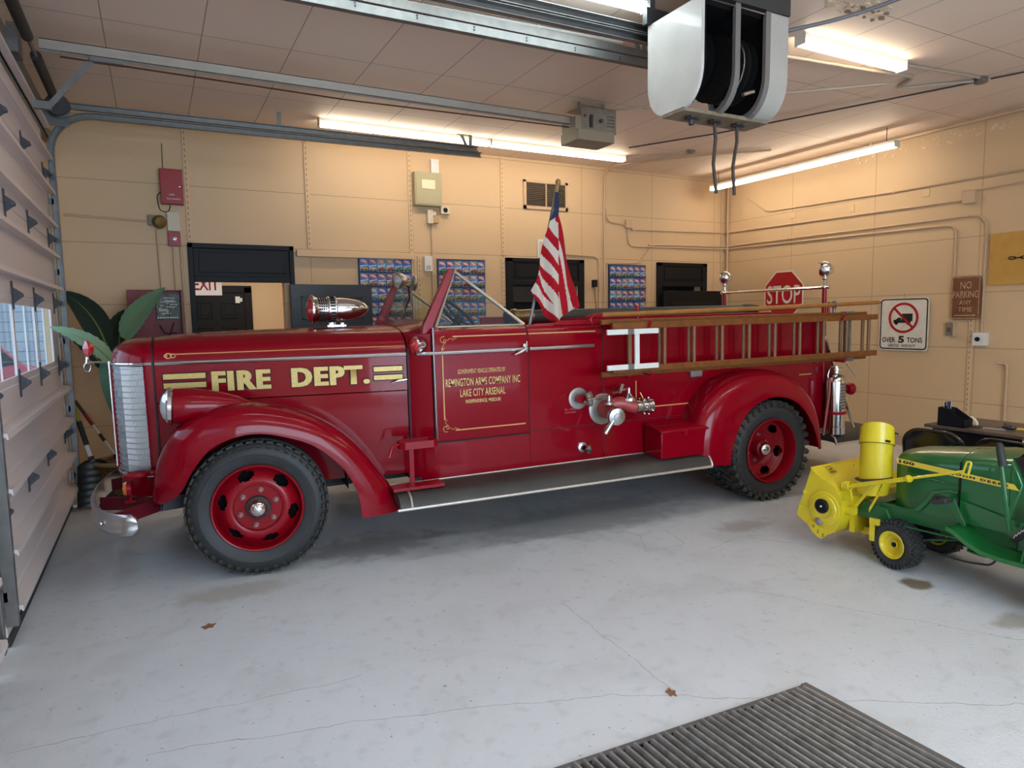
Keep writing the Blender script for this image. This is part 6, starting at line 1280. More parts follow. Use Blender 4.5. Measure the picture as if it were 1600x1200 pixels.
mb = MB(); mb.lathe([(0.050, 0.0), (0.066, 0.004), (0.070, 0.02), (0.066, 0.04), (0.030, 0.046), (0.028, 0.054), (0.001, 0.056)], (-0.01, -0.20, -0.03), (-0.15, -1, -0.1), 24, cap=False); mb.cyl((-0.04, -0.22, -0.06), (-0.10, -0.20, -0.16), 0.018, 0.022)
mb.lathe([(0.035, 0), (0.030, 0.02), (0.015, 0.03), (0.012, 0.07)], (-0.02, -0.13, 0.05), (0, 0, 1), 16); mb.tube([(-0.02, -0.13, 0.115), (-0.12, -0.15, 0.112), (-0.24, -0.17, 0.108)], [0.010, 0.014, 0.011], 8)
mb.lathe([(0.058, 0), (0.056, 0.02), (0.034, 0.035), (0.022, 0.05), (0.014, 0.06), (0.012, 0.10)], (0.185, -0.10, 0.065), (0, 0, 1), 20); mb.tube([(0.185, -0.10, 0.165), (0.10, -0.12, 0.155), (0.02, -0.14, 0.14)], [0.009, 0.012, 0.010], 8); mb.tube([(0.06, -0.16, 0.14), (0.10, -0.14, 0.20)], 0.014, 8)
mb.lathe([(0.050, 0.0), (0.058, 0.004), (0.058, 0.03), (0.050, 0.034), (0.050, 0.05), (0.060, 0.055), (0.060, 0.085), (0.052, 0.09), (0.052, 0.105), (0.062, 0.11), (0.062, 0.15), (0.001, 0.155)], (0.23, -0.112, 0.01), (1, -0.05, 0), 28, cap=False)
for k in range(6):
    a = k*pi/3; mb.ball((0.30, -0.115+0.064*cos(a), 0.01+0.064*sin(a)), 0.010, 8, 6); mb.ball((0.36, -0.118+0.066*cos(a+0.5), 0.01+0.066*sin(a+0.5)), 0.010, 8, 6)
mb.obj('valve_fittings', mat('valve_nickel', (0.60, 0.60, 0.62), 0.22, 1.0), pv)
mb = MB(); mb.tube([(0.30, -0.13, 0.075), (0.28, -0.12, 0.12), (0.31, -0.11, 0.085)], 0.004, 5); mb.obj('brass_chain', mat('brass', (0.45, 0.28, 0.07), 0.35, 0.9), pv)
mb = MB(); vn(mb, (2.55, -0.80, 0.565), [(0.045, 0.0), (0.040, 0.012), (0.022, 0.016), (0.020, 0.03)], cap=False); mb.lathe([(0.001, -0.01), (0.033, -0.006), (0.034, 0.012), (0.001, 0.024)], (2.58, -0.85, 0.555), (0.5, -0.8, 0.1), 20, cap=False); mb.obj('drain_knob', BCHR, tr)
mb = MB(); lay_text(mb, 'No. 1 INLET', (2.40, -0.8025, 0.868), (1, 0, 0), (0, 0, 1), (0, -1, 0), 0.10, 0.015); lay_text(mb, 'FROM HYDRANT', (2.40, -0.8025, 0.843), (1, 0, 0), (0, 0, 1), (0, -1, 0), 0.10, 0.015); mb.obj('pump_caption', mat('faded_caption', (0.45, 0.12, 0.12), 0.5), tr, smooth=False)
# ---- tool box and extinguisher cradle on the running board
tb = empty('step_tool_box', parent=tr)
mb = MB(); mb.prism([(-0.825, 0.455), (-1.06, 0.447), (-1.06, 0.655), (-0.83, 0.69)], (3.12, 0, 0), (0, 1, 0), (0, 0, 1), (1, 0, 0), 0.46); mb.obj('box_body', RED, tb, bevel=0.008)
mb = MB(); mb.prism([(-0.82, 0.690), (-1.068, 0.650), (-1.068, 0.668), (-1.05, 0.682), (-0.82, 0.712)], (3.112, 0, 0), (0, 1, 0), (0, 0, 1), (1, 0, 0), 0.476); mb.obj('box_lid', RED, tb, bevel=0.004)
mb = MB(); mb.bx(3.33, 3.37, -1.07, -1.06, 0.62, 0.665); mb.obj('latch', RED2, tb)
ec = empty('extinguisher_cradle', parent=tr); mb = MB()
mb.bx(1.13, 1.165, -0.87, -0.85, 0.455, 0.74); mb.bx(0.98, 1.34, -1.0, -0.86, 0.453, 0.475)
pts = [(1.04+0.0, -0.86), (1.04, -0.98)]; ringp = [(1.06, -0.87), (1.04, -0.90), (1.04, -0.98), (1.07, -1.01), (1.27, -1.01), (1.31, -0.97), (1.31, -0.90), (1.28, -0.86)]
mb.rings([[Vector((x, y, 0.735)), Vector((x, y, 0.785)), Vector((lerp(x, 1.175, 0.07), lerp(y, -0.94, 0.07), 0.785)), Vector((lerp(x, 1.175, 0.07), lerp(y, -0.94, 0.07), 0.735))] for x, y in ringp], True, False, False, loop=True)
mb.tube([(1.03, -0.99, 0.775), (0.98, -1.01, 0.765), (0.96, -1.01, 0.70), (0.945, -1.01, 0.695)], 0.011, 6); mb.obj('cradle', RED2, ec, bevel=0.002)
mb = MB(); mb.bx(3.60, 3.72, -0.83, -0.80, 1.055, 1.15); mb.cyl((3.60, -0.82, 1.12), (3.57, -0.83, 1.12), 0.02); mb.obj('latch_plate', mat('grey_casting', (0.30, 0.29, 0.27), 0.5, 0.6), tr, bevel=0.008)
mb = MB(); mb.cyl((4.62, -0.86, 1.14), (4.74, -0.86, 1.15), 0.018); mb.bx(4.60, 4.66, -0.86, -0.80, 1.12, 1.15); mb.obj('ladder_clamp', BCHR, tr)
# ---- ladder carriers, rear rail and lamps, rear step
for xx in (2.98, 5.05):
    mb = MB(); mb.tube([(xx, -0.80, 1.50), (xx, -1.10, 1.50), (xx, -1.12, 1.55)], 0.012, 6); mb.tube([(xx, -0.80, 1.14), (xx, -1.13, 1.13), (xx, -1.145, 1.16)], 0.012, 6); mb.tube([(xx, -0.95, 1.50), (xx, -0.95, 1.66)], 0.014, 6); mb.box(xx, -0.815, 1.31, 0.04, 0.03, 0.42); mb.obj('ladder_bracket', RED2, tr)
for yy in (-0.77, 0.57): MB().cyl((5.20, yy, 0.9), (5.20, yy, 1.80), 0.026, 0.020).obj('rail_post', RED2, tr)
mb = MB(); mb.tube([(5.20, -0.83, 1.80), (5.20, 0.62, 1.80)], 0.017, 10); mb.ball((5.20, -0.77, 1.80), 0.028); mb.ball((5.20, 0.57, 1.80), 0.028); mb.obj('grab_rail', CHR, tr)
for yy in (-0.77, 0.57):
    dl = empty('deck_light', (5.21, yy, 1.965), parent=tr)
    mb = MB(); mb.lathe([(0.070, -0.03), (0.074, -0.02), (0.072, 0.0), (0.060, 0.035), (0.035, 0.062), (0.001, 0.072)], (0, 0, 0), (0.3, -0.85, -0.15), 28, cap=False); mb.bx(-0.075, -0.03, -0.02, 0.02, 0.055, 0.062); mb.obj('lamp_shell', CHR, dl)
    mb = MB(); mb.lathe([(0.069, -0.03), (0.001, -0.035)], (0, 0, 0), (0.3, -0.85, -0.15), 28, cap=False); mb.obj('lens', LENS, dl)
    mb = MB(); mb.tube([(0, 0, -0.06), (-0.01, 0.0, -0.10), (-0.005, 0, -0.16)], 0.014, 8); mb.ball((-0.005, 0, -0.08), 0.024); mb.obj('swivel', CHR, dl)
mb = MB(); mb.tube([(5.13, -0.78, 1.50), (5.45, -0.92, 0.47)], 0.012, 8); mb.tube([(5.40, -0.85, 1.1), (5.50, -0.9, 0.95)], 0.01, 6); mb.obj('rear_grab_bar', CHR, tr)
for yy in (-0.79, 0.76): MB().prism([(5.15, 1.50), (5.36, 0.90), (5.42, 0.47), (5.15, 0.47)], (0, yy, 0), (1, 0, 0), (0, 0, 1), (0, 1, 0), 0.03).obj('tail_panel', RED, tr, smooth=False)
tl = empty('tail_light', (5.50, -0.83, 0.83), parent=tr); mb = MB(); mb.lathe([(0.001, -0.045), (0.04, -0.035), (0.06, 0), (0.060, 0.012)], (0, 0, 0), (1, 0, 0), 24, cap=False); mb.cyl((-0.02, 0, 0), (-0.14, 0.04, 0.0), 0.018); mb.obj('housing', RED2, tl)
mb = MB(); mb.lathe([(0.058, 0.012), (0.001, 0.035)], (0, 0, 0), (1, 0, 0), 24, cap=False); mb.obj('lens', REDL, tl)
prof = [(5.16, 0.42), (5.95, 0.42), (6.0, 0.405), (6.03, 0.37), (6.02, 0.34), (5.16, 0.36)]
mb = MB(); rings = []
for y in (-0.965, -0.94, -0.86, -0.5, 0, 0.5, 0.86, 0.94, 0.965):
    dz = {0.965: -0.07, 0.94: -0.025}.get(abs(y), 0); rings.append([Vector((x, y, z+dz*(1 if z > 0.38 else 0.15))) for x, z in prof])
mb.rings(rings, True); rs = mb.obj('rear_step', RUNB, tr, angle=60)
mb = MB(); mb.tube([(5.16, -0.968, 0.345), (6.0, -0.968, 0.345), (6.035, -0.93, 0.35), (6.035, 0.93, 0.35), (6.0, 0.968, 0.345)], 0.010, 8); mb.tube([(5.17, -0.80, 0.43), (5.17, -0.90, 0.428), (5.17, -0.95, 0.40), (5.17, -0.97, 0.345)], 0.009, 8); mb.obj('step_trim', mat('aluminium_trim', (0, 0, 0)), rs)
# ================================================================== THINGS CARRIED ON THE TRUCK
def tmatrix(x, y, z): return TM @ Matrix.Translation((x, y, z))
# hard suction hose
hs = empty('suction_hose', label='long dark corrugated suction hose lying along the top of the truck bed', cat='hose', M4=tmatrix(0, 0.08, 1.60))
HOSE = mat('suction_hose_rubber', (0.06, 0.06, 0.055), 0.6)
mb = MB(); prof = []; N = 150
for i in range(N+1): prof.append((0.056+(0.0035 if i % 2 else 0), 2.52+2.50*i/N))
mb.lathe(prof, (0, 0, 0), (1, 0, 0.0), 20); mb.obj('hose_body', HOSE, hs, angle=80)
mb = MB(); mb.lathe([(0.048, 2.36), (0.066, 2.37), (0.066, 2.40), (0.058, 2.41), (0.058, 2.50), (0.062, 2.56)], (0, 0, 0), (1, 0, 0), 28, cap=False); mb.obj('brass_coupling', mat('aged_brass', (0.30, 0.24, 0.14), 0.4, 0.8), hs, solid=0.004)
mb = MB(); mb.lathe([(0.045, 2.30), (0.062, 2.31), (0.062, 2.335), (0.045, 2.36)], (0, 0, 0), (1, 0, 0), 24); mb.tube([(2.30, -0.05, 0.0), (2.27, -0.05, 0.09)], 0.012, 6); mb.obj('lug_ring', BLK, hs)
mb = MB(); mb.lathe([(0.060, 4.98), (0.066, 5.02), (0.066, 5.14), (0.050, 5.16), (0.001, 5.16)], (0, 0, 0), (1, 0, 0), 24, cap=False); mb.bx(5.13, 5.16, -0.07, 0.07, -0.07, 0.05); mb.obj('end_cap', BLKR, hs)
# ladder pair
def ladder(label, y, x0, x1, zt, zb, railh, tipw):
    ld = empty('wooden_ladder', label=label, cat='ladder', group='wooden ladders on the truck side', M4=tmatrix(0, y, 0))
    for z in (zt, zb): MB().bx(x0, x1, -0.016, 0.016, z-railh/2, z+railh/2).obj('rail', WOOD, ld, bevel=0.005, label='varnished wooden side rail')
    n = 9
    for k in range(n):
        x = lerp(3.14, 5.42, k/(n-1)) - (0.0 if tipw else 0.004); MB().cyl((x, 0, zb+0.01), (x, 0, zt-0.01), 0.0145, n=12).obj('rung', mat('rung_wood', (0.20, 0.10, 0.04), 0.5, noise=(30, 0.6, (0.13, 0.06, 0.022))), ld)
    return ld
l1 = ladder('near wooden ladder with white painted ends on the side of the truck', -1.075, 2.66, 5.52, 1.515, 1.185, 0.050, True)
for z in (1.470, 1.205):
    MB().bx(2.60, 3.06, -0.036, -0.017, z-0.020, z+0.020).obj('white_tip', WHT, l1, bevel=0.004, label='white painted end plate')
MB().bx(2.845, 2.885, -0.034, -0.017, 1.20, 1.47).obj('white_crossbar', WHT, l1, bevel=0.003); MB().bx(2.80, 2.83, -0.012, 0.012, 1.20, 1.47).obj('end_rung', mat('rung_wood', (0, 0, 0)), l1, bevel=0.003)
mb = MB(); mb.bx(2.78, 2.83, -0.042, -0.036, 1.45, 1.49); mb.bx(2.78, 2.83, -0.042, -0.036, 1.185, 1.225); mb.obj('rail_clip', STEEL, l1)
l2 = ladder('far wooden ladder nested behind the first, reaching further back', -1.015, 2.60, 5.45, 1.545, 1.150, 0.038, False)
mb = MB(); mb.bx(5.20, 5.23, -0.03, 0.03, 1.16, 1.54); mb.bx(5.16, 5.27, -0.03, 0.03, 1.12, 1.15); mb.bx(5.16, 5.27, -0.03, 0.03, 1.55, 1.57); mb.obj('fly_guide', STEEL, l2)
pk = empty('pike_pole', label='long round wooden pike pole lying above the ladders', cat='pole', M4=tmatrix(0, -1.0, 0))
mb = MB(); mb.tube([(2.62, 0, 1.600), (4.2, 0, 1.618), (5.62, 0, 1.645), (5.66, 0, 1.646)], [0.019, 0.019, 0.018, 0.012], 12); mb.obj('shaft', POLEW, pk)
mb = MB(); mb.tube([(2.62, 0, 1.60), (2.55, 0, 1.60), (2.48, 0, 1.59)], [0.018, 0.012, 0.004], 8); mb.tube([(2.55, 0, 1.60), (2.52, 0, 1.57), (2.54, 0, 1.53)], [0.010, 0.008, 0.004], 8); mb.obj('pike_head', RED2, pk)
mb = MB(); mb.tube([(5.06, 0.0+0.03*cos(t), 1.633+0.03*sin(t)) for t in [i*2*pi/16 for i in range(16)]], 0.007, 6, loop=True); mb.cyl((5.06, 0, 1.60), (5.06, 0, 1.54), 0.014); mb.obj('holder', STEEL, pk)
# fire extinguisher
exx = empty('fire_extinguisher', label='polished metal fire extinguisher standing on the rear step beside the wheel', cat='fire extinguisher', M4=tmatrix(5.24, -0.885, 0.425))
mb = MB(); mb.lathe([(0.086, 0.0), (0.094, 0.006), (0.094, 0.075), (0.088, 0.08), (0.088, 0.49), (0.080, 0.53), (0.058, 0.56), (0.040, 0.572), (0.040, 0.60), (0.052, 0.605), (0.052, 0.62), (0.001, 0.625)], n=36, cap=False); mb.obj('cylinder', mat('polished_steel', (0.66, 0.66, 0.67), 0.16, 1.0), exx)
mb = MB(); mb.tube([(-0.085, 0, 0.61), (-0.07, 0, 0.635), (0.07, 0, 0.635), (0.085, 0, 0.61)], 0.006, 6); mb.cyl((0, 0, 0.62), (0, 0, 0.64), 0.03); mb.tube([(-0.085, 0, 0.61), (-0.105, 0, 0.56), (-0.095, 0, 0.52)], 0.006, 6); mb.obj('cap_handle', CHR, exx)
mb = MB(); mb.tube(fillet([(-0.085, -0.03, 0.50), (-0.115, -0.03, 0.52), (-0.115, -0.03, 0.40), (-0.145, 0.0, 0.0)], 0.03), 0.011, 8); mb.obj('hose', mat('faded_red_hose', (0.36, 0.12, 0.09), 0.6), exx)
mb = MB()
for k in range(9): mb.lathe([(0.0882, 0.24+0.028*k), (0.0895, 0.243+0.028*k), (0.0895, 0.258+0.028*k), (0.0882, 0.261+0.028*k)], (0, 0, 0), (0, 0, 1), 10, cap=False, a0=radians(200), a1=radians(250))
mb.obj('embossed_label', STEEL, exx)
mb = MB(); mb.lathe([(0.092, 0.19), (0.099, 0.192), (0.099, 0.218), (0.092, 0.22)], n=36); mb.bx(0.06, 0.12, -0.02, 0.02, 0.195, 0.215); mb.obj('strap', RED2, exx)
# wrench / nozzle lying on the rear step
nz = empty('hose_nozzle', label='play pipe nozzle with red valve lying on the rear step', cat='nozzle', M4=tmatrix(5.62, -0.25, 0.452))
mb = MB(); mb.tube([(-0.22, 0.0, 0.05), (0.05, -0.02, 0.07), (0.22, -0.04, 0.09)], [0.022, 0.018, 0.014], 10); mb.obj('pipe', mat('dull_white_metal', (0.55, 0.50, 0.45), 0.4, 0.6), nz)
mb = MB(); mb.cyl((0.12, 0, -0.02), (0.12, -0.12, 0.02), 0.05); mb.obj('valve', RED2, nz); mb = MB(); mb.box(-0.14, -0.05, 0.0, 0.07, 0.05, 0.05); mb.cyl((-0.2, 0, 0.05), (-0.26, 0, 0.05), 0.035); mb.cyl((-0.1, -0.06, 0.0), (0.05, -0.10, -0.01), 0.012); mb.obj('coupling', BCHR, nz)
# flag
fg = empty('flag', label='american flag hanging from a slanted pole on the truck', cat='flag', M4=tmatrix(0, -0.66, 0))
p0, p1 = Vector((2.193, 0.03, 1.531)), Vector((2.450, 0, 2.615))
mb = MB(); mb.cyl(p0, p0.lerp(p1, 0.955), 0.012, n=10); mb.obj('pole', mat('pole_grey', (0.22, 0.23, 0.27), 0.45, 0.4), fg)
mb = MB(); mb.cyl(p0.lerp(p1, 0.94), p1, 0.016, 0.013, n=12); mb.ball(p1+Vector((0.003, 0, 0.01)), 0.022, sc=(1, 1, 1.2)); mb.obj('finial', mat('finial_wood', (0.36, 0.20, 0.07), 0.4), fg)
FR = mat('flag_red', (0.36, 0.008, 0.016), 0.75, spec=0.1); FW = mat('flag_white', (0.60, 0.52, 0.45), 0.8, spec=0.1); FB = mat('flag_blue', (0.012, 0.016, 0.06), 0.75)
# outline of the draped cloth: left edge and right edge as functions of height
FLft = [(2.55, 2.408), (2.40, 2.392), (2.345, 2.361), (2.28, 2.338), (2.21, 2.308), (2.08, 2.279), (1.954, 2.251), (1.865, 2.22), (1.792, 2.187), (1.632, 2.275), (1.546, 2.361), (1.525, 2.392)]
FRgt = [(2.55, 2.442), (2.40, 2.427), (2.366, 2.422), (2.188, 2.471), (1.981, 2.52), (1.824, 2.562), (1.665, 2.608), (1.650, 2.560), (1.583, 2.414), (1.525, 2.400)]
FLft.sort(); FRgt.sort()
mb = MB(); NU, NVv = 60, 110
def fp(u, v):
    z = 1.525+1.02*v; a = interp(FLft, z)[0]; b = interp(FRgt, z)[0]; x = lerp(a, b, u); amp = 0.034*min(1, (1-v)*2.0)+0.003
    fx = interp([(1.52, 2.398), (2.6, 2.420)], z)[0]      # the hanging fold line
    y = -0.05*min(1, (1-v)*2.4)*math.exp(-((x-fx)/0.05)**2) + amp*0.45*sin((x-fx)*55+v*4) + 0.02*amp*30*(x-fx) - 0.032
    return Vector((x, y, z))
# stripe layout on the cloth: boundary lines of the seven hanging stripes left of the fold, three bands right of it
SB = [((178, 280), (213, 300)), ((163, 325), (213, 400)), ((143, 380), (212, 470)), ((135, 425), (210, 545)), ((125, 480), (210, 602)), ((112, 535), (208, 662)), ((108, 580), (208, 742)), ((100, 605), (207, 835)), ((86, 655), (195, 805)), ((68, 703), (215, 885))]
SC_ = [1, 0, 1, 0, 1, 0, 1, 0, 1]
def stripe_colour(x, z):
    cx = -1405.97+684.87*x-15.07*z; cy = 2078.55+10.43*x-780.19*z
    if cy < 262-(cx-213)*0.7: return 2
    if cx < 213:
        k = -1
        for i, ((x0, y0), (x1, y1)) in enumerate(SB):
            if cy > y0+(y1-y0)*(cx-x0)/(x1-x0): k = i
        if k < 0: return 1 if cx < 200 else 0
        return 0 if k >= 9 else (0, 1, 0, 1, 0, 1, 0, 0, 1)[k] if k in (99,) else (1, 0, 1, 0, 1, 0, 1, 0, 1)[k]
    def ln(p, q): return p[0]+(q[0]-p[0])*(cy-p[1])/(q[1]-p[1])
    if cx > ln((213, 400), (318, 805)): return 0
    if cx > ln((213, 480), (285, 820)): return 1
    if cx > ln((213, 700), (245, 860)): return 0
    return 1
Vg = [[mb.bm.verts.new(fp(i/NU, j/NVv)) for j in range(NVv+1)] for i in range(NU+1)]
for i in range(NU):
    for j in range(NVv):
        c_ = (Vg[i][j].co+Vg[i+1][j+1].co)/2; mb.mi = stripe_colour(c_.x, c_.z); mb.face([Vg[i][j], Vg[i+1][j], Vg[i+1][j+1], Vg[i][j+1]])
mb.obj('flag_cloth', [FR, FW, FB], fg, recalc=False, angle=180)
mb = MB()
for sx, sz in ((2.412, 2.41),):
    mb.prism([(0.010*(1 if i % 2 == 0 else 0.4)*cos(pi/2+i*pi/5), 0.010*(1 if i % 2 == 0 else 0.4)*sin(pi/2+i*pi/5)) for i in range(10)], (sx, -0.045, sz), (1, 0, 0), (0, 0, 1), (0, -1, 0), 0.001)
mb.obj('star', FW, fg, smooth=False)
# ================================================================== LAWN TRACTOR WITH SNOW BLOWER (local: x rearward, y away, z up)
KM = Matrix.Translation((4.01, 2.49, 0)) @ Matrix.Rotation(radians(-88), 4, 'Z')
kt = empty('lawn_tractor', label='green and yellow lawn tractor with a yellow snow blower on its front', cat='lawn tractor', M4=KM)
GS = mat('green_steel', (0.008, 0.10, 0.022), 0.4, coat=0.3)
def wheel2(x, y, z, R, W, s_, name, rr):
    w = empty(name, (x, y, z), radians(-8) if x < 0.1 else 0, parent=kt); A = (0, s_, 0); h = W/2
    mb = MB(); mb.lathe([(rr, -h*0.8), (rr+0.02, -h), (R-0.03, -h), (R-0.010, -h*0.75), (R-0.006, 0), (R-0.010, h*0.75), (R-0.03, h), (rr+0.02, h), (rr, h*0.8)], (0, 0, 0), A, 56, cap=False); mb.obj('tyre', TYRE, w)
    mb = MB(); a_ = Vector(A); n_ = int(2*pi*R/0.030)
    for k in range(n_):
        for j, oy in enumerate((-0.72, -0.24, 0.24, 0.72)):
            th = 2*pi*(k+0.5*(j % 2))/n_; e = Vector((cos(th), 0, sin(th))); tg = Vector((-sin(th), 0, cos(th))); Rm = Matrix((tg, a_, e)).transposed() @ Matrix.Rotation(radians(25 if j % 2 else -25), 3, 'Z')
            p = e*(R-0.006)+a_*h*oy; mb.box(p.x, p.y, p.z, 0.016, h*0.40, 0.010, R=Rm)
        th = 2*pi*k/n_; e = Vector((cos(th), 0, sin(th))); p = e*(R-0.022)+a_*h*0.96; mb.box(p.x, p.y, p.z, 0.012, 0.010, 0.022, R=Matrix((Vector((-sin(th), 0, cos(th))), a_, e)).transposed())
    mb.obj('tread', TYRE, w, smooth=False)
    mb = MB(); mb.lathe([(rr-0.004, -h*0.9), (rr+0.008, -h), (rr+0.008, -h*0.9)], (0, 0, 0), A, 40, cap=False); mb.lathe([(rr+0.006, h*0.98), (rr+0.004, h*1.02), (rr-0.006, h*0.98), (rr-0.012, h*0.80), (rr-0.020, h*0.72), (rr-0.024, h*0.45), (0.028, h*0.30), (0.024, h*0.55), (0.018, h*0.58)], (0, 0, 0), A, 40, cap=False); mb.obj('rim', YEL, w, solid=0.003)
    mb = MB(); mb.cyl(Vector(A)*h*0.3, Vector(A)*h*0.62, 0.013); mb.obj('axle_cap', BLK, w)
wheel2(-0.01, 0.055, 0.157, 0.155, 0.115, -1, 'front_wheel', 0.082)
wheel2(-0.01, 0.56, 0.157, 0.155, 0.115, 1, 'front_wheel', 0.082)
wheel2(0.98, 0.04, 0.20, 0.20, 0.19, -1, 'rear_wheel', 0.11); wheel2(0.98, 0.62, 0.20, 0.20, 0.19, 1, 'rear_wheel', 0.11)
CY = 0.31      # centre line
# hood: loft of sections along x
def hsec(x):
    t = (x+0.09)/0.72; zt = lerp(0.740, 0.815, min(1, t*1.3)); hw = lerp(0.185, 0.225, min(1, t*3)); zs = lerp(0.700, 0.775, min(1, t*1.15)); zb = lerp(0.37, 0.40, t)
    f = max(0, 1-t*8); hw -= 0.03*f; zs -= 0.015*f; zt -= 0.02*f
    P_ = [(-hw, zb), (-hw, 0.50), (-hw, 0.64), (-hw*0.985, zs-0.03), (-hw*0.93, zs), (-hw*0.80, zs+0.018), (-hw*0.45, zt), (0, zt+0.006), (hw*0.45, zt), (hw*0.80, zs+0.018), (hw*0.93, zs), (hw*0.985, zs-0.03), (hw, 0.64), (hw, 0.50), (hw, zb)]
    return [Vector((x, CY+y, z)) for y, z in P_]
mb = MB(); xs_ = [-0.09, -0.075, -0.04, 0.02, 0.12, 0.22, 0.32]; mb.rings([hsec(x) for x in xs_], closed=False)
# nose grille closing face
fr = hsec(-0.09); vs = [mb.bm.verts.new(p) for p in fr]; mb.face(vs); mb.obj('hood', GREEN, kt, solid=0.004, angle=40)
mb = MB(); mb.rings([[p+Vector((0.0, 0, 0)) for p in hsec(x)] for x in (0.325, 0.45, 0.575)], closed=False); mb.obj('rear_cowl', GREEN, kt, solid=0.004, angle=40)
mb = MB(); mb.prism([(0.574, 0.40), (0.574, 0.795), (0.605, 0.74), (0.635, 0.665), (0.60, 0.52), (0.59, 0.40)], (0, CY-0.224, 0), (1, 0, 0), (0, 0, 1), (0, 1, 0), 0.448); mb.obj('dash_side', GREEN, kt, bevel=0.006)
mb = MB(); p_ = [Vector((0.57, CY-0.19, 0.803)), Vector((0.57, CY+0.19, 0.803)), Vector((0.645, CY+0.19, 0.675)), Vector((0.645, CY-0.19, 0.675))]; mb.prism([(0.575, 0.802), (0.650, 0.672), (0.640, 0.668), (0.565, 0.798)], (0, CY-0.19, 0), (1, 0, 0), (0, 0, 1), (0, 1, 0), 0.38); mb.obj('dashboard', BLK, kt, bevel=0.003)
mb = MB(); d = Vector((0.075, 0, -0.13)).normalized(); lay_text(mb, 'CHOKE', Vector((0.592, CY-0.06, 0.778)), (0, -1, 0), -d, d.cross(Vector((0, 1, 0))), 0.06, 0.010, lift=-0.003); mb.prism([(0, 0), (0.07, 0.02), (0.07, 0.03), (0, 0.015)], Vector((0.607, CY-0.05, 0.750)), (0, -1, 0), -d, Vector((0.87, 0, 0.5)), 0.002); mb.obj('dash_marks', SRED, kt, smooth=False)
Ysd = CY-0.2300
# side recess moulding on hood panel
mb = MB(); mb.prism([(-0.03, 0.382), (0.07, 0.40), (0.12, 0.45), (0.17, 0.535), (0.25, 0.562), (0.315, 0.562), (0.315, 0.548), (0.25, 0.545), (0.19, 0.52), (0.14, 0.44), (0.10, 0.39)], (0, Ysd-0.010, 0), (1, 0, 0), (0, 0, 1), (0, 1, 0), 0.010); mb.prism([(0.02, 0.622), (0.31, 0.598), (0.31, 0.590), (0.02, 0.612)], (0, Ysd-0.008, 0), (1, 0, 0), (0, 0, 1), (0, 1, 0), 0.010); mb.obj('side_moulding', GREEN, kt, bevel=0.004)
mb = MB(); mb.bx(0.318, 0.328, Ysd-0.001, Ysd+0.004, 0.40, 0.74); mb.obj('panel_gap', BLK, kt)
# decal stripe with lettering
mb = MB(); mb.prism([(-0.055, 0.700), (-0.045, 0.665), (0.625, 0.632), (0.597, 0.665)], (0, Ysd-0.0012, 0), (1, 0, 0), (0, 0, 1), (0, 1, 0), 0.001)
mb.obj('stripe_decal', DECALY, kt, smooth=False)
mb = MB(); su = Vector((1, 0, -0.05)).normalized()
lay_text(mb, '100', (-0.035, Ysd-0.0022, 0.672), su, (0, 0, 1), (0, -1, 0), 0.095, 0.021, bold=0.04, spacing=1.1); lay_text(mb, 'JOHN DEERE', (0.275, Ysd-0.0022, 0.654), su, (0, 0, 1), (0, -1, 0), 0.295, 0.019, bold=0.05, spacing=1.35); mb.obj('lettering', SBLK, kt, smooth=False)
# frame, axle, footboard, fender apron
mb = MB(); mb.bx(-0.16, 0.62, CY-0.215, CY-0.200, 0.30, 0.385); mb.bx(-0.16, 0.62, CY+0.200, CY+0.215, 0.30, 0.385); mb.bx(-0.16, -0.14, CY-0.21, CY+0.21, 0.28, 0.385); mb.bx(-0.17, 1.15, CY-0.12, CY-0.10, 0.24, 0.32); mb.bx(-0.17, 1.15, CY+0.10, CY+0.12, 0.24, 0.32); mb.obj('frame', GS, kt, smooth=False)
mb = MB(); mb.cyl((-0.01, 0.09, 0.157), (-0.01, 0.53, 0.157), 0.012); mb.box(-0.01, CY, 0.20, 0.05, 0.36, 0.04); mb.tube([(-0.01, 0.12, 0.17), (0.36, 0.20, 0.26)], 0.008, 6); mb.tube([(-0.12, 0.02, 0.285), (0.36, 0.02, 0.30)], 0.006, 6); mb.obj('front_axle', GS, kt)
mb = MB(); mb.bx(-0.06, 0.30, CY-0.17, CY+0.17, 0.38, 0.62); mb.cyl((0.10, CY-0.15, 0.25), (0.10, CY+0.1, 0.25), 0.07); mb.bx(0.2, 0.9, CY-0.1, CY+0.1, 0.2, 0.30); mb.obj('engine', BLK, kt, bevel=0.01)
mb = MB(); mb.rings([[Vector((x, y, z)) for y, z in ((CY-0.20, z0), (CY-0.30, z0-0.005), (-0.075, z1), (-0.085, z1-0.02))] for x, z0, z1 in ((0.335, 0.385, 0.385), (0.37, 0.385, 0.375), (0.44, 0.34, 0.33), (0.52, 0.305, 0.295), (0.62, 0.295, 0.285), (0.90, 0.295, 0.285))], closed=False); mb.obj('footboard', GREEN, kt, solid=0.005, angle=50)
mb = MB(); mb.prism([(0.335, 0.385), (0.575, 0.385), (0.66, 0.33), (1.25, 0.33), (1.25, 0.55), (1.0, 0.56), (0.66, 0.46), (0.575, 0.47), (0.335, 0.52)], (0, CY-0.245, 0), (1, 0, 0), (0, 0, 1), (0, 1, 0), 0.010); mb.obj('side_apron', GREEN, kt, bevel=0.003)
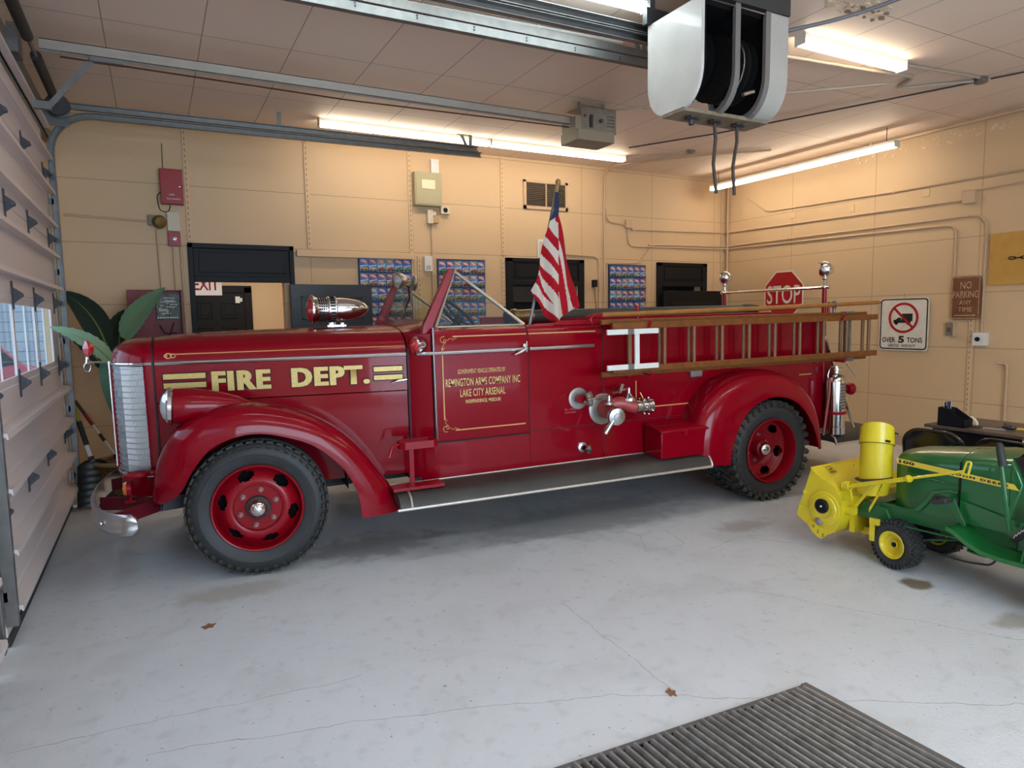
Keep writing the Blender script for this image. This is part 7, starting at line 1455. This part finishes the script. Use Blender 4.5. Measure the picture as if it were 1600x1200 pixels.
mb = MB(); mb.rings([[Vector((0.98-0.27*cos(a)*1.0, y, 0.26+0.27*sin(a)+0.03)) for a in [pi*i/12 for i in range(13)]] for y in (-0.07, CY-0.22)], closed=False); mb.rings([[Vector((0.98-0.27*cos(a)*1.0, y, 0.26+0.27*sin(a)+0.03)) for a in [pi*i/12 for i in range(13)]] for y in (CY+0.22, 0.70)], closed=False); mb.bx(0.72, 1.25, CY-0.24, CY+0.24, 0.52, 0.55); mb.obj('rear_fender', GREEN, kt, solid=0.005, angle=50)
mb = MB(); mb.bx(0.85, 1.22, CY-0.2, CY+0.2, 0.56, 0.64); mb.bx(1.17, 1.27, CY-0.2, CY+0.2, 0.60, 0.86); mb.obj('seat', mat('seat_yellow', (0.55, 0.42, 0.02), 0.5), kt, bevel=0.03)
# pedal, lever, sector plate, steering wheel
mb = MB(); mb.box(0.275, -0.015, 0.512, 0.085, 0.08, 0.030, R=Matrix.Rotation(radians(-15), 3, 'Y')); pd = mb.obj('pedal', BLKR, kt, bevel=0.008)
mb = MB(); 
for k in range(5): mb.box(0.245+0.015*k, -0.015, 0.530+0.004*k*0, 0.006, 0.075, 0.008)
mb.obj('pedal_ribs', BLKR, pd); mb = MB(); mb.prism([(0.285, 0.505), (0.325, 0.53), (0.392, 0.385), (0.372, 0.378)], (0, 0.02, 0), (1, 0, 0), (0, 0, 1), (0, 1, 0), 0.012); mb.obj('pedal_arm', GS, pd, bevel=0.002)
mb = MB(); mb.tube([(0.615, 0.02, 0.42), (0.60, 0.01, 0.52), (0.562, -0.005, 0.80)], 0.0125, 10); lv = mb.obj('lift_lever', GREEN, kt); mb = MB(); mb.tube([(0.572, 0.0, 0.775), (0.555, -0.01, 0.885), (0.553, -0.01, 0.90)], [0.022, 0.019, 0.010], 14); mb.obj('lever_grip', BLKR, lv)
mb = MB(); mb.prism([(0.60, 0.36), (0.63, 0.345), (0.70, 0.41), (0.68, 0.46), (0.665, 0.46), (0.655, 0.43)], (0, CY-0.252, 0), (1, 0, 0), (0, 0, 1), (0, -1, 0), 0.004); mb.obj('lift_scale_plate', SBLK, kt, smooth=False)
mb = MB()
for k in range(5): mb.prism([(0.617+0.014*k, 0.372+0.016*k), (0.621+0.014*k, 0.370+0.016*k), (0.632+0.014*k, 0.395+0.016*k), (0.628+0.014*k, 0.397+0.016*k)], (0, CY-0.2565, 0), (1, 0, 0), (0, 0, 1), (0, -1, 0), 0.001)
mb.obj('scale_marks', WHT, kt, smooth=False)
c = Vector((0.70, CY-0.02, 0.80)); ax = Vector((0.55, 0, 0.83)).normalized(); u_ = Vector((0, 1, 0)); w_ = ax.cross(u_)
mb = MB(); mb.tube([c+(u_*cos(t)+w_*sin(t))*0.165 for t in [i*2*pi/36 for i in range(36)]], 0.012, 8, loop=True); mb.cyl(c-ax*0.03, c+ax*0.01, 0.04); mb.tube([c, c-ax*0.2], 0.013, 8)
for q in range(3): a_ = radians(90+120*q); mb.tube([c, c+(u_*cos(a_)+w_*sin(a_))*0.165], 0.009, 6)
mb.obj('steering_wheel', CHB, kt)
mb = MB(); mb.lathe([(0.02, -0.012), (0.048, -0.014), (0.052, -0.006), (0.042, 0.0), (0.052, 0.006), (0.048, 0.014), (0.02, 0.012)], (0.41, 0.13, 0.215), (0.1, 0.3, 1), 28); mb.lathe([(0.02, -0.012), (0.052, -0.012), (0.046, 0.0), (0.052, 0.012), (0.02, 0.012)], (0.47, 0.18, 0.20), (0.1, 0.3, 1), 28); mb.obj('belt_pulley', GS, kt)
mb = MB(); mb.tube(fillet([(-0.02, 0.10, 0.20), (0.15, 0.08, 0.16), (0.38, 0.08, 0.155), (0.50, 0.10, 0.17), (0.52, 0.13, 0.22)], 0.12), 0.006, 6); mb.obj('drive_belt', BLKR, kt)
# ---- snow blower
bl = empty('snow_blower', (0, 0, 0), parent=kt)
SP = [(-0.555, 0.555), (-0.66, 0.215), (-0.645, 0.19), (-0.58, 0.160), (-0.52, 0.125), (-0.47, 0.100), (-0.44, 0.105), (-0.36, 0.16), (-0.325, 0.25), (-0.315, 0.33), (-0.33, 0.405), (-0.375, 0.465), (-0.44, 0.495), (-0.475, 0.50)]
Y0, Y1 = -0.06, 0.66
for y in (Y0, Y1):
    MB().prism(SP, (0, y, 0), (1, 0, 0), (0, 0, 1), (0, 1, 0), 0.005).obj('side_plate', YEL, bl, bevel=0.0015, angle=30)
mb = MB(); hs_ = [(-0.555, 0.555), (-0.475, 0.503), (-0.44, 0.494), (-0.375, 0.463), (-0.333, 0.403), (-0.318, 0.33), (-0.328, 0.25), (-0.362, 0.165), (-0.44, 0.108)]
mb.rings([[Vector((x, y, z)) for x, z in hs_] for y in (Y0+0.004, 0.3, Y1)], closed=False); mb.obj('auger_housing', YEL, bl, solid=0.004, angle=50)
mb = MB(); mb.tube([(-0.557, Y0, 0.558), (-0.557, Y1, 0.558)], 0.006, 6); mb.obj('rim_bead', YEL, bl)
mb = MB(); mb.cyl((-0.50, Y0, 0.27), (-0.50, Y1, 0.27), 0.016)
for s_ in (0, 1):
    ps, qs = [], []
    for i in range(61):
        t = i/60; a = 2*pi*2.2*t*(1 if s_ else -1); y = lerp(Y0+0.02, 0.30, t) if not s_ else lerp(0.30, Y1-0.02, t)
        ps.append(Vector((-0.50+0.13*cos(a), y, 0.27+0.13*sin(a)))); qs.append(Vector((-0.50+0.06*cos(a), y, 0.27+0.06*sin(a))))
    mb.strip(ps, qs)
mb.obj('auger', YEL, bl, solid=0.004)
mb = MB(); cc = (-0.445, Y0-0.002, 0.30); mb.lathe([(0.118, 0.0), (0.118, 0.006), (0.108, 0.010), (0.095, 0.009), (0.090, 0.015), (0.065, 0.016), (0.060, 0.010), (0.001, 0.010)], cc, (0, -1, 0), 44, cap=False); cv = mb.obj('bearing_cover', YEL, bl)
mb = MB(); mb.lathe([(0.048, 0.008), (0.050, 0.022), (0.040, 0.030), (0.022, 0.030), (0.018, 0.022), (0.001, 0.022)], (-0.455, Y0, 0.315), (0, -1, 0), 28, cap=False); mb.obj('bearing', BLK, cv); mb = MB(); mb.ball((-0.455, Y0-0.026, 0.315), 0.011); mb.obj('shaft_end', BCHR, cv)
mb = MB(); mb.prism([(-0.57, 0.165), (-0.55, 0.195), (-0.50, 0.185), (-0.47, 0.165), (-0.44, 0.165), (-0.415, 0.150), (-0.425, 0.115), (-0.455, 0.085), (-0.475, 0.085), (-0.53, 0.115)], (0, Y0-0.004, 0), (1, 0, 0), (0, 0, 1), (0, -1, 0), 0.006); mb.obj('skid_shoe', YEL, bl, bevel=0.002)
mb = MB(); lay_text(mb, '4', (-0.530, Y0-0.011, 0.150), (1, 0, -0.5), (0.3, 0, 1), (0, -1, 0), 0.013, 0.024); lay_text(mb, '5', (-0.492, Y0-0.011, 0.122), (1, 0, -0.5), (0.3, 0, 1), (0, -1, 0), 0.013, 0.024); lay_text(mb, '5', (-0.455, Y0-0.011, 0.105), (1, 0, -0.5), (0.3, 0, 1), (0, -1, 0), 0.013, 0.024); mb.obj('lettering', SBLK, bl, smooth=False)
mb = MB(); mb.lathe([(0.001, 0), (0.028, 0.0), (0.03, 0.012), (0.018, 0.02), (0.001, 0.022)], (-0.475, Y0-0.004, 0.205), (0, -1, 0), 18, cap=False); mb.obj('adjuster_knob', mat('dull_silver', (0, 0, 0)), bl)
mb = MB()
for x, z in ((-0.60, 0.38), (-0.635, 0.27)): mb.lathe([(0.014, 0), (0.012, 0.006), (0.001, 0.008)], (x, Y0, z), (0, -1, 0), 12, cap=False)
for y, z in ((0.20, 0.53), (0.35, 0.535)): mb.ball((-0.51, y, z-0.002), 0.006)
mb.obj('bolt', YEL, bl)
# deer badge on the housing front lip: a rounded square outline with a leaping animal
bdg = MB(); U2 = Vector((0, 1, 0)); V2 = Vector((-0.08, 0, 0.052)).normalized(); N2 = U2.cross(V2); N2 = N2 if N2.x > 0 else -N2; o_ = Vector((-0.512, 0.09, 0.530))+N2*0.006
U2 = U2
def b2(pts): bdg.prism(pts, o_, U2, V2, N2, 0.001)
ring2d(bdg, outline(0.075, 0.060, 0.012), outline(0.066, 0.051, 0.010), o_, U2, V2, N2, 0.001)
b2([(-0.024, 0.004), (-0.008, 0.010), (0.008, 0.006), (0.016, 0.012), (0.026, 0.012), (0.018, 0.002), (0.024, -0.010), (0.012, -0.002), (-0.006, 0.0), (-0.022, -0.010), (-0.014, 0.0)])
b2([(0.014, 0.012), (0.008, 0.022), (0.012, 0.022), (0.018, 0.012)]); b2([(-0.026, -0.022), (0.026, -0.022), (0.026, -0.014), (-0.026, -0.014)])
bdg.obj('deer_badge', mat('badge_brown', (0.10, 0.07, 0.01), 0.5), bl, smooth=False)
# chute
mb = MB(); cx, cy = -0.205, 0.115; rings = []
for (dx, z, r, op) in ((0.0, 0.54, 0.098, 0.0), (0.0, 0.60, 0.097, 0.0), (0.0, 0.70, 0.096, 0.0), (0.0, 0.805, 0.0955, 0.0)):
    rings.append([Vector((cx+dx+r*cos(t), cy+r*sin(t), z+(0.018*cos(t) if z < 0.56 else 0))) for t in [radians(-59-110+i*220/26) for i in range(27)]])
rings2 = []
mb.rings(rings, closed=False); mb.obj('chute', YEL, bl, solid=0.004, angle=60)
mb = MB(); rings = []; t0_ = radians(-59)
for f in (0, 0.25, 0.5, 0.75, 1.0):
    rings.append([Vector((cx+(0.1005-0.006*f)*cos(t), cy+(0.1005-0.006*f)*sin(t), 0.745+0.045*max(0, cos((t-t0_)*0.8))+f*(0.085+0.045*max(0, cos((t-t0_)*0.8))))) for t in [t0_+radians(-105+210*q/28) for q in range(29)]])
mb.rings(rings, closed=False); mb.obj('chute_deflector', YEL, bl, solid=0.004, angle=60)
mb = MB(); mb.tube([Vector((cx+0.1035*cos(t), cy+0.1035*sin(t), 0.742+0.045*max(0, cos((t-t0_)*0.8)))) for t in [t0_+radians(-105+210*q/28) for q in range(29)]], 0.0022, 5); mb.obj('deflector_seam', mat('seam_dark_yellow', (0.12, 0.09, 0.005), 0.6), bl)
mb = MB(); mb.lathe([(0.092, -0.10), (0.108, -0.030), (0.112, -0.022), (0.112, -0.014)], (cx-0.02, cy, 0.53), (0, 0, 1), 36, cap=False); mb.obj('chute_base', YEL, bl, solid=0.004)
mb = MB(); mb.lathe([(0.108, -0.012), (0.108, 0.004), (0.001, 0.004)], (cx-0.008, cy-0.004, 0.527), (-0.12, -0.12, 1), 32, cap=False); mb.obj('dark_throat_disc', mat('throat_shade', (0.035, 0.032, 0.02), 0.6), bl)  # dark disc stands in for the shade inside the opening below the chute
mb = MB(); mb.cyl((cx+0.09, cy-0.05, 0.80), (cx+0.12, cy-0.06, 0.80), 0.007); mb.obj('wing_nut', BLK, bl)
# crank rod with worm, lifting arms
mb = MB(); mb.tube([(-0.31, -0.02, 0.475), (0.11, -0.035, 0.615)], 0.015, 10); mb.tube([(0.05, -0.034, 0.60), (0.11, -0.035, 0.617), (0.40, -0.045, 0.715)], 0.008, 8); mb.cyl((0.085, -0.035, 0.607), (0.10, -0.036, 0.612), 0.022); cr_ = mb.obj('crank_rod', YEL, bl)
mb = MB(); mb.tube(fillet([(0.395, -0.045, 0.700), (0.415, -0.045, 0.775), (0.44, -0.05, 0.775), (0.425, -0.05, 0.695), (0.395, -0.045, 0.700)], 0.015), 0.006, 8); mb.obj('crank_handle', YEL, cr_)
mb = MB(); mb.tube([Vector((-0.345+0.0016*i, -0.015+0.028*cos(i*0.75), 0.468+0.0004*i+0.028*sin(i*0.75))) for i in range(34)], 0.006, 6); mb.tube(fillet([(-0.36, -0.055, 0.40), (-0.33, -0.055, 0.385), (-0.25, -0.055, 0.40), (-0.27, -0.05, 0.46)], 0.015), 0.006, 6); mb.cyl((-0.36, -0.01, 0.465), (-0.29, -0.015, 0.482), 0.012); mb.obj('crank_worm', YEL, bl)
for pa, pb_ in (((-0.13, -0.01, 0.535), (-0.27, 0.0, 0.335)), ((-0.10, 0.05, 0.53), (-0.20, 0.05, 0.33)), ((-0.09, 0.35, 0.52), (-0.24, 0.35, 0.30))):
    mb = MB(); bar(mb, pa, pb_, 0.006, 0.030); mb.obj('lift_brace', YEL, bl, smooth=False)
MB().bx(-0.32, -0.26, -0.02, 0.02, 0.29, 0.335).obj('brace_foot', YEL, bl, smooth=False)
mb = MB(); mb.bx(-0.16, -0.13, -0.005, 0.005, 0.15, 0.30); mb.bx(-0.16, -0.10, -0.01, 0.01, 0.26, 0.30); mb.prism([(-0.42, 0.16), (-0.12, 0.19), (-0.12, 0.15), (-0.30, 0.12)], (0, 0.16, 0), (1, 0, 0), (0, 0, 1), (0, 1, 0), 0.03); mb.prism([(-0.42, 0.16), (-0.12, 0.19), (-0.12, 0.15), (-0.30, 0.12)], (0, 0.42, 0), (1, 0, 0), (0, 0, 1), (0, 1, 0), 0.03); mb.bx(-0.335, -0.30, 0.05, 0.55, 0.15, 0.40); mb.obj('hitch_arm', YEL, bl, smooth=False)
mb = MB(); mb.prism([(-0.31, 0.27), (-0.25, 0.38), (-0.10, 0.36), (-0.06, 0.27)], (0, 0.07, 0), (1, 0, 0), (0, 0, 1), (0, 1, 0), 0.40); mb.obj('belt_guard', GS, bl, bevel=0.004)
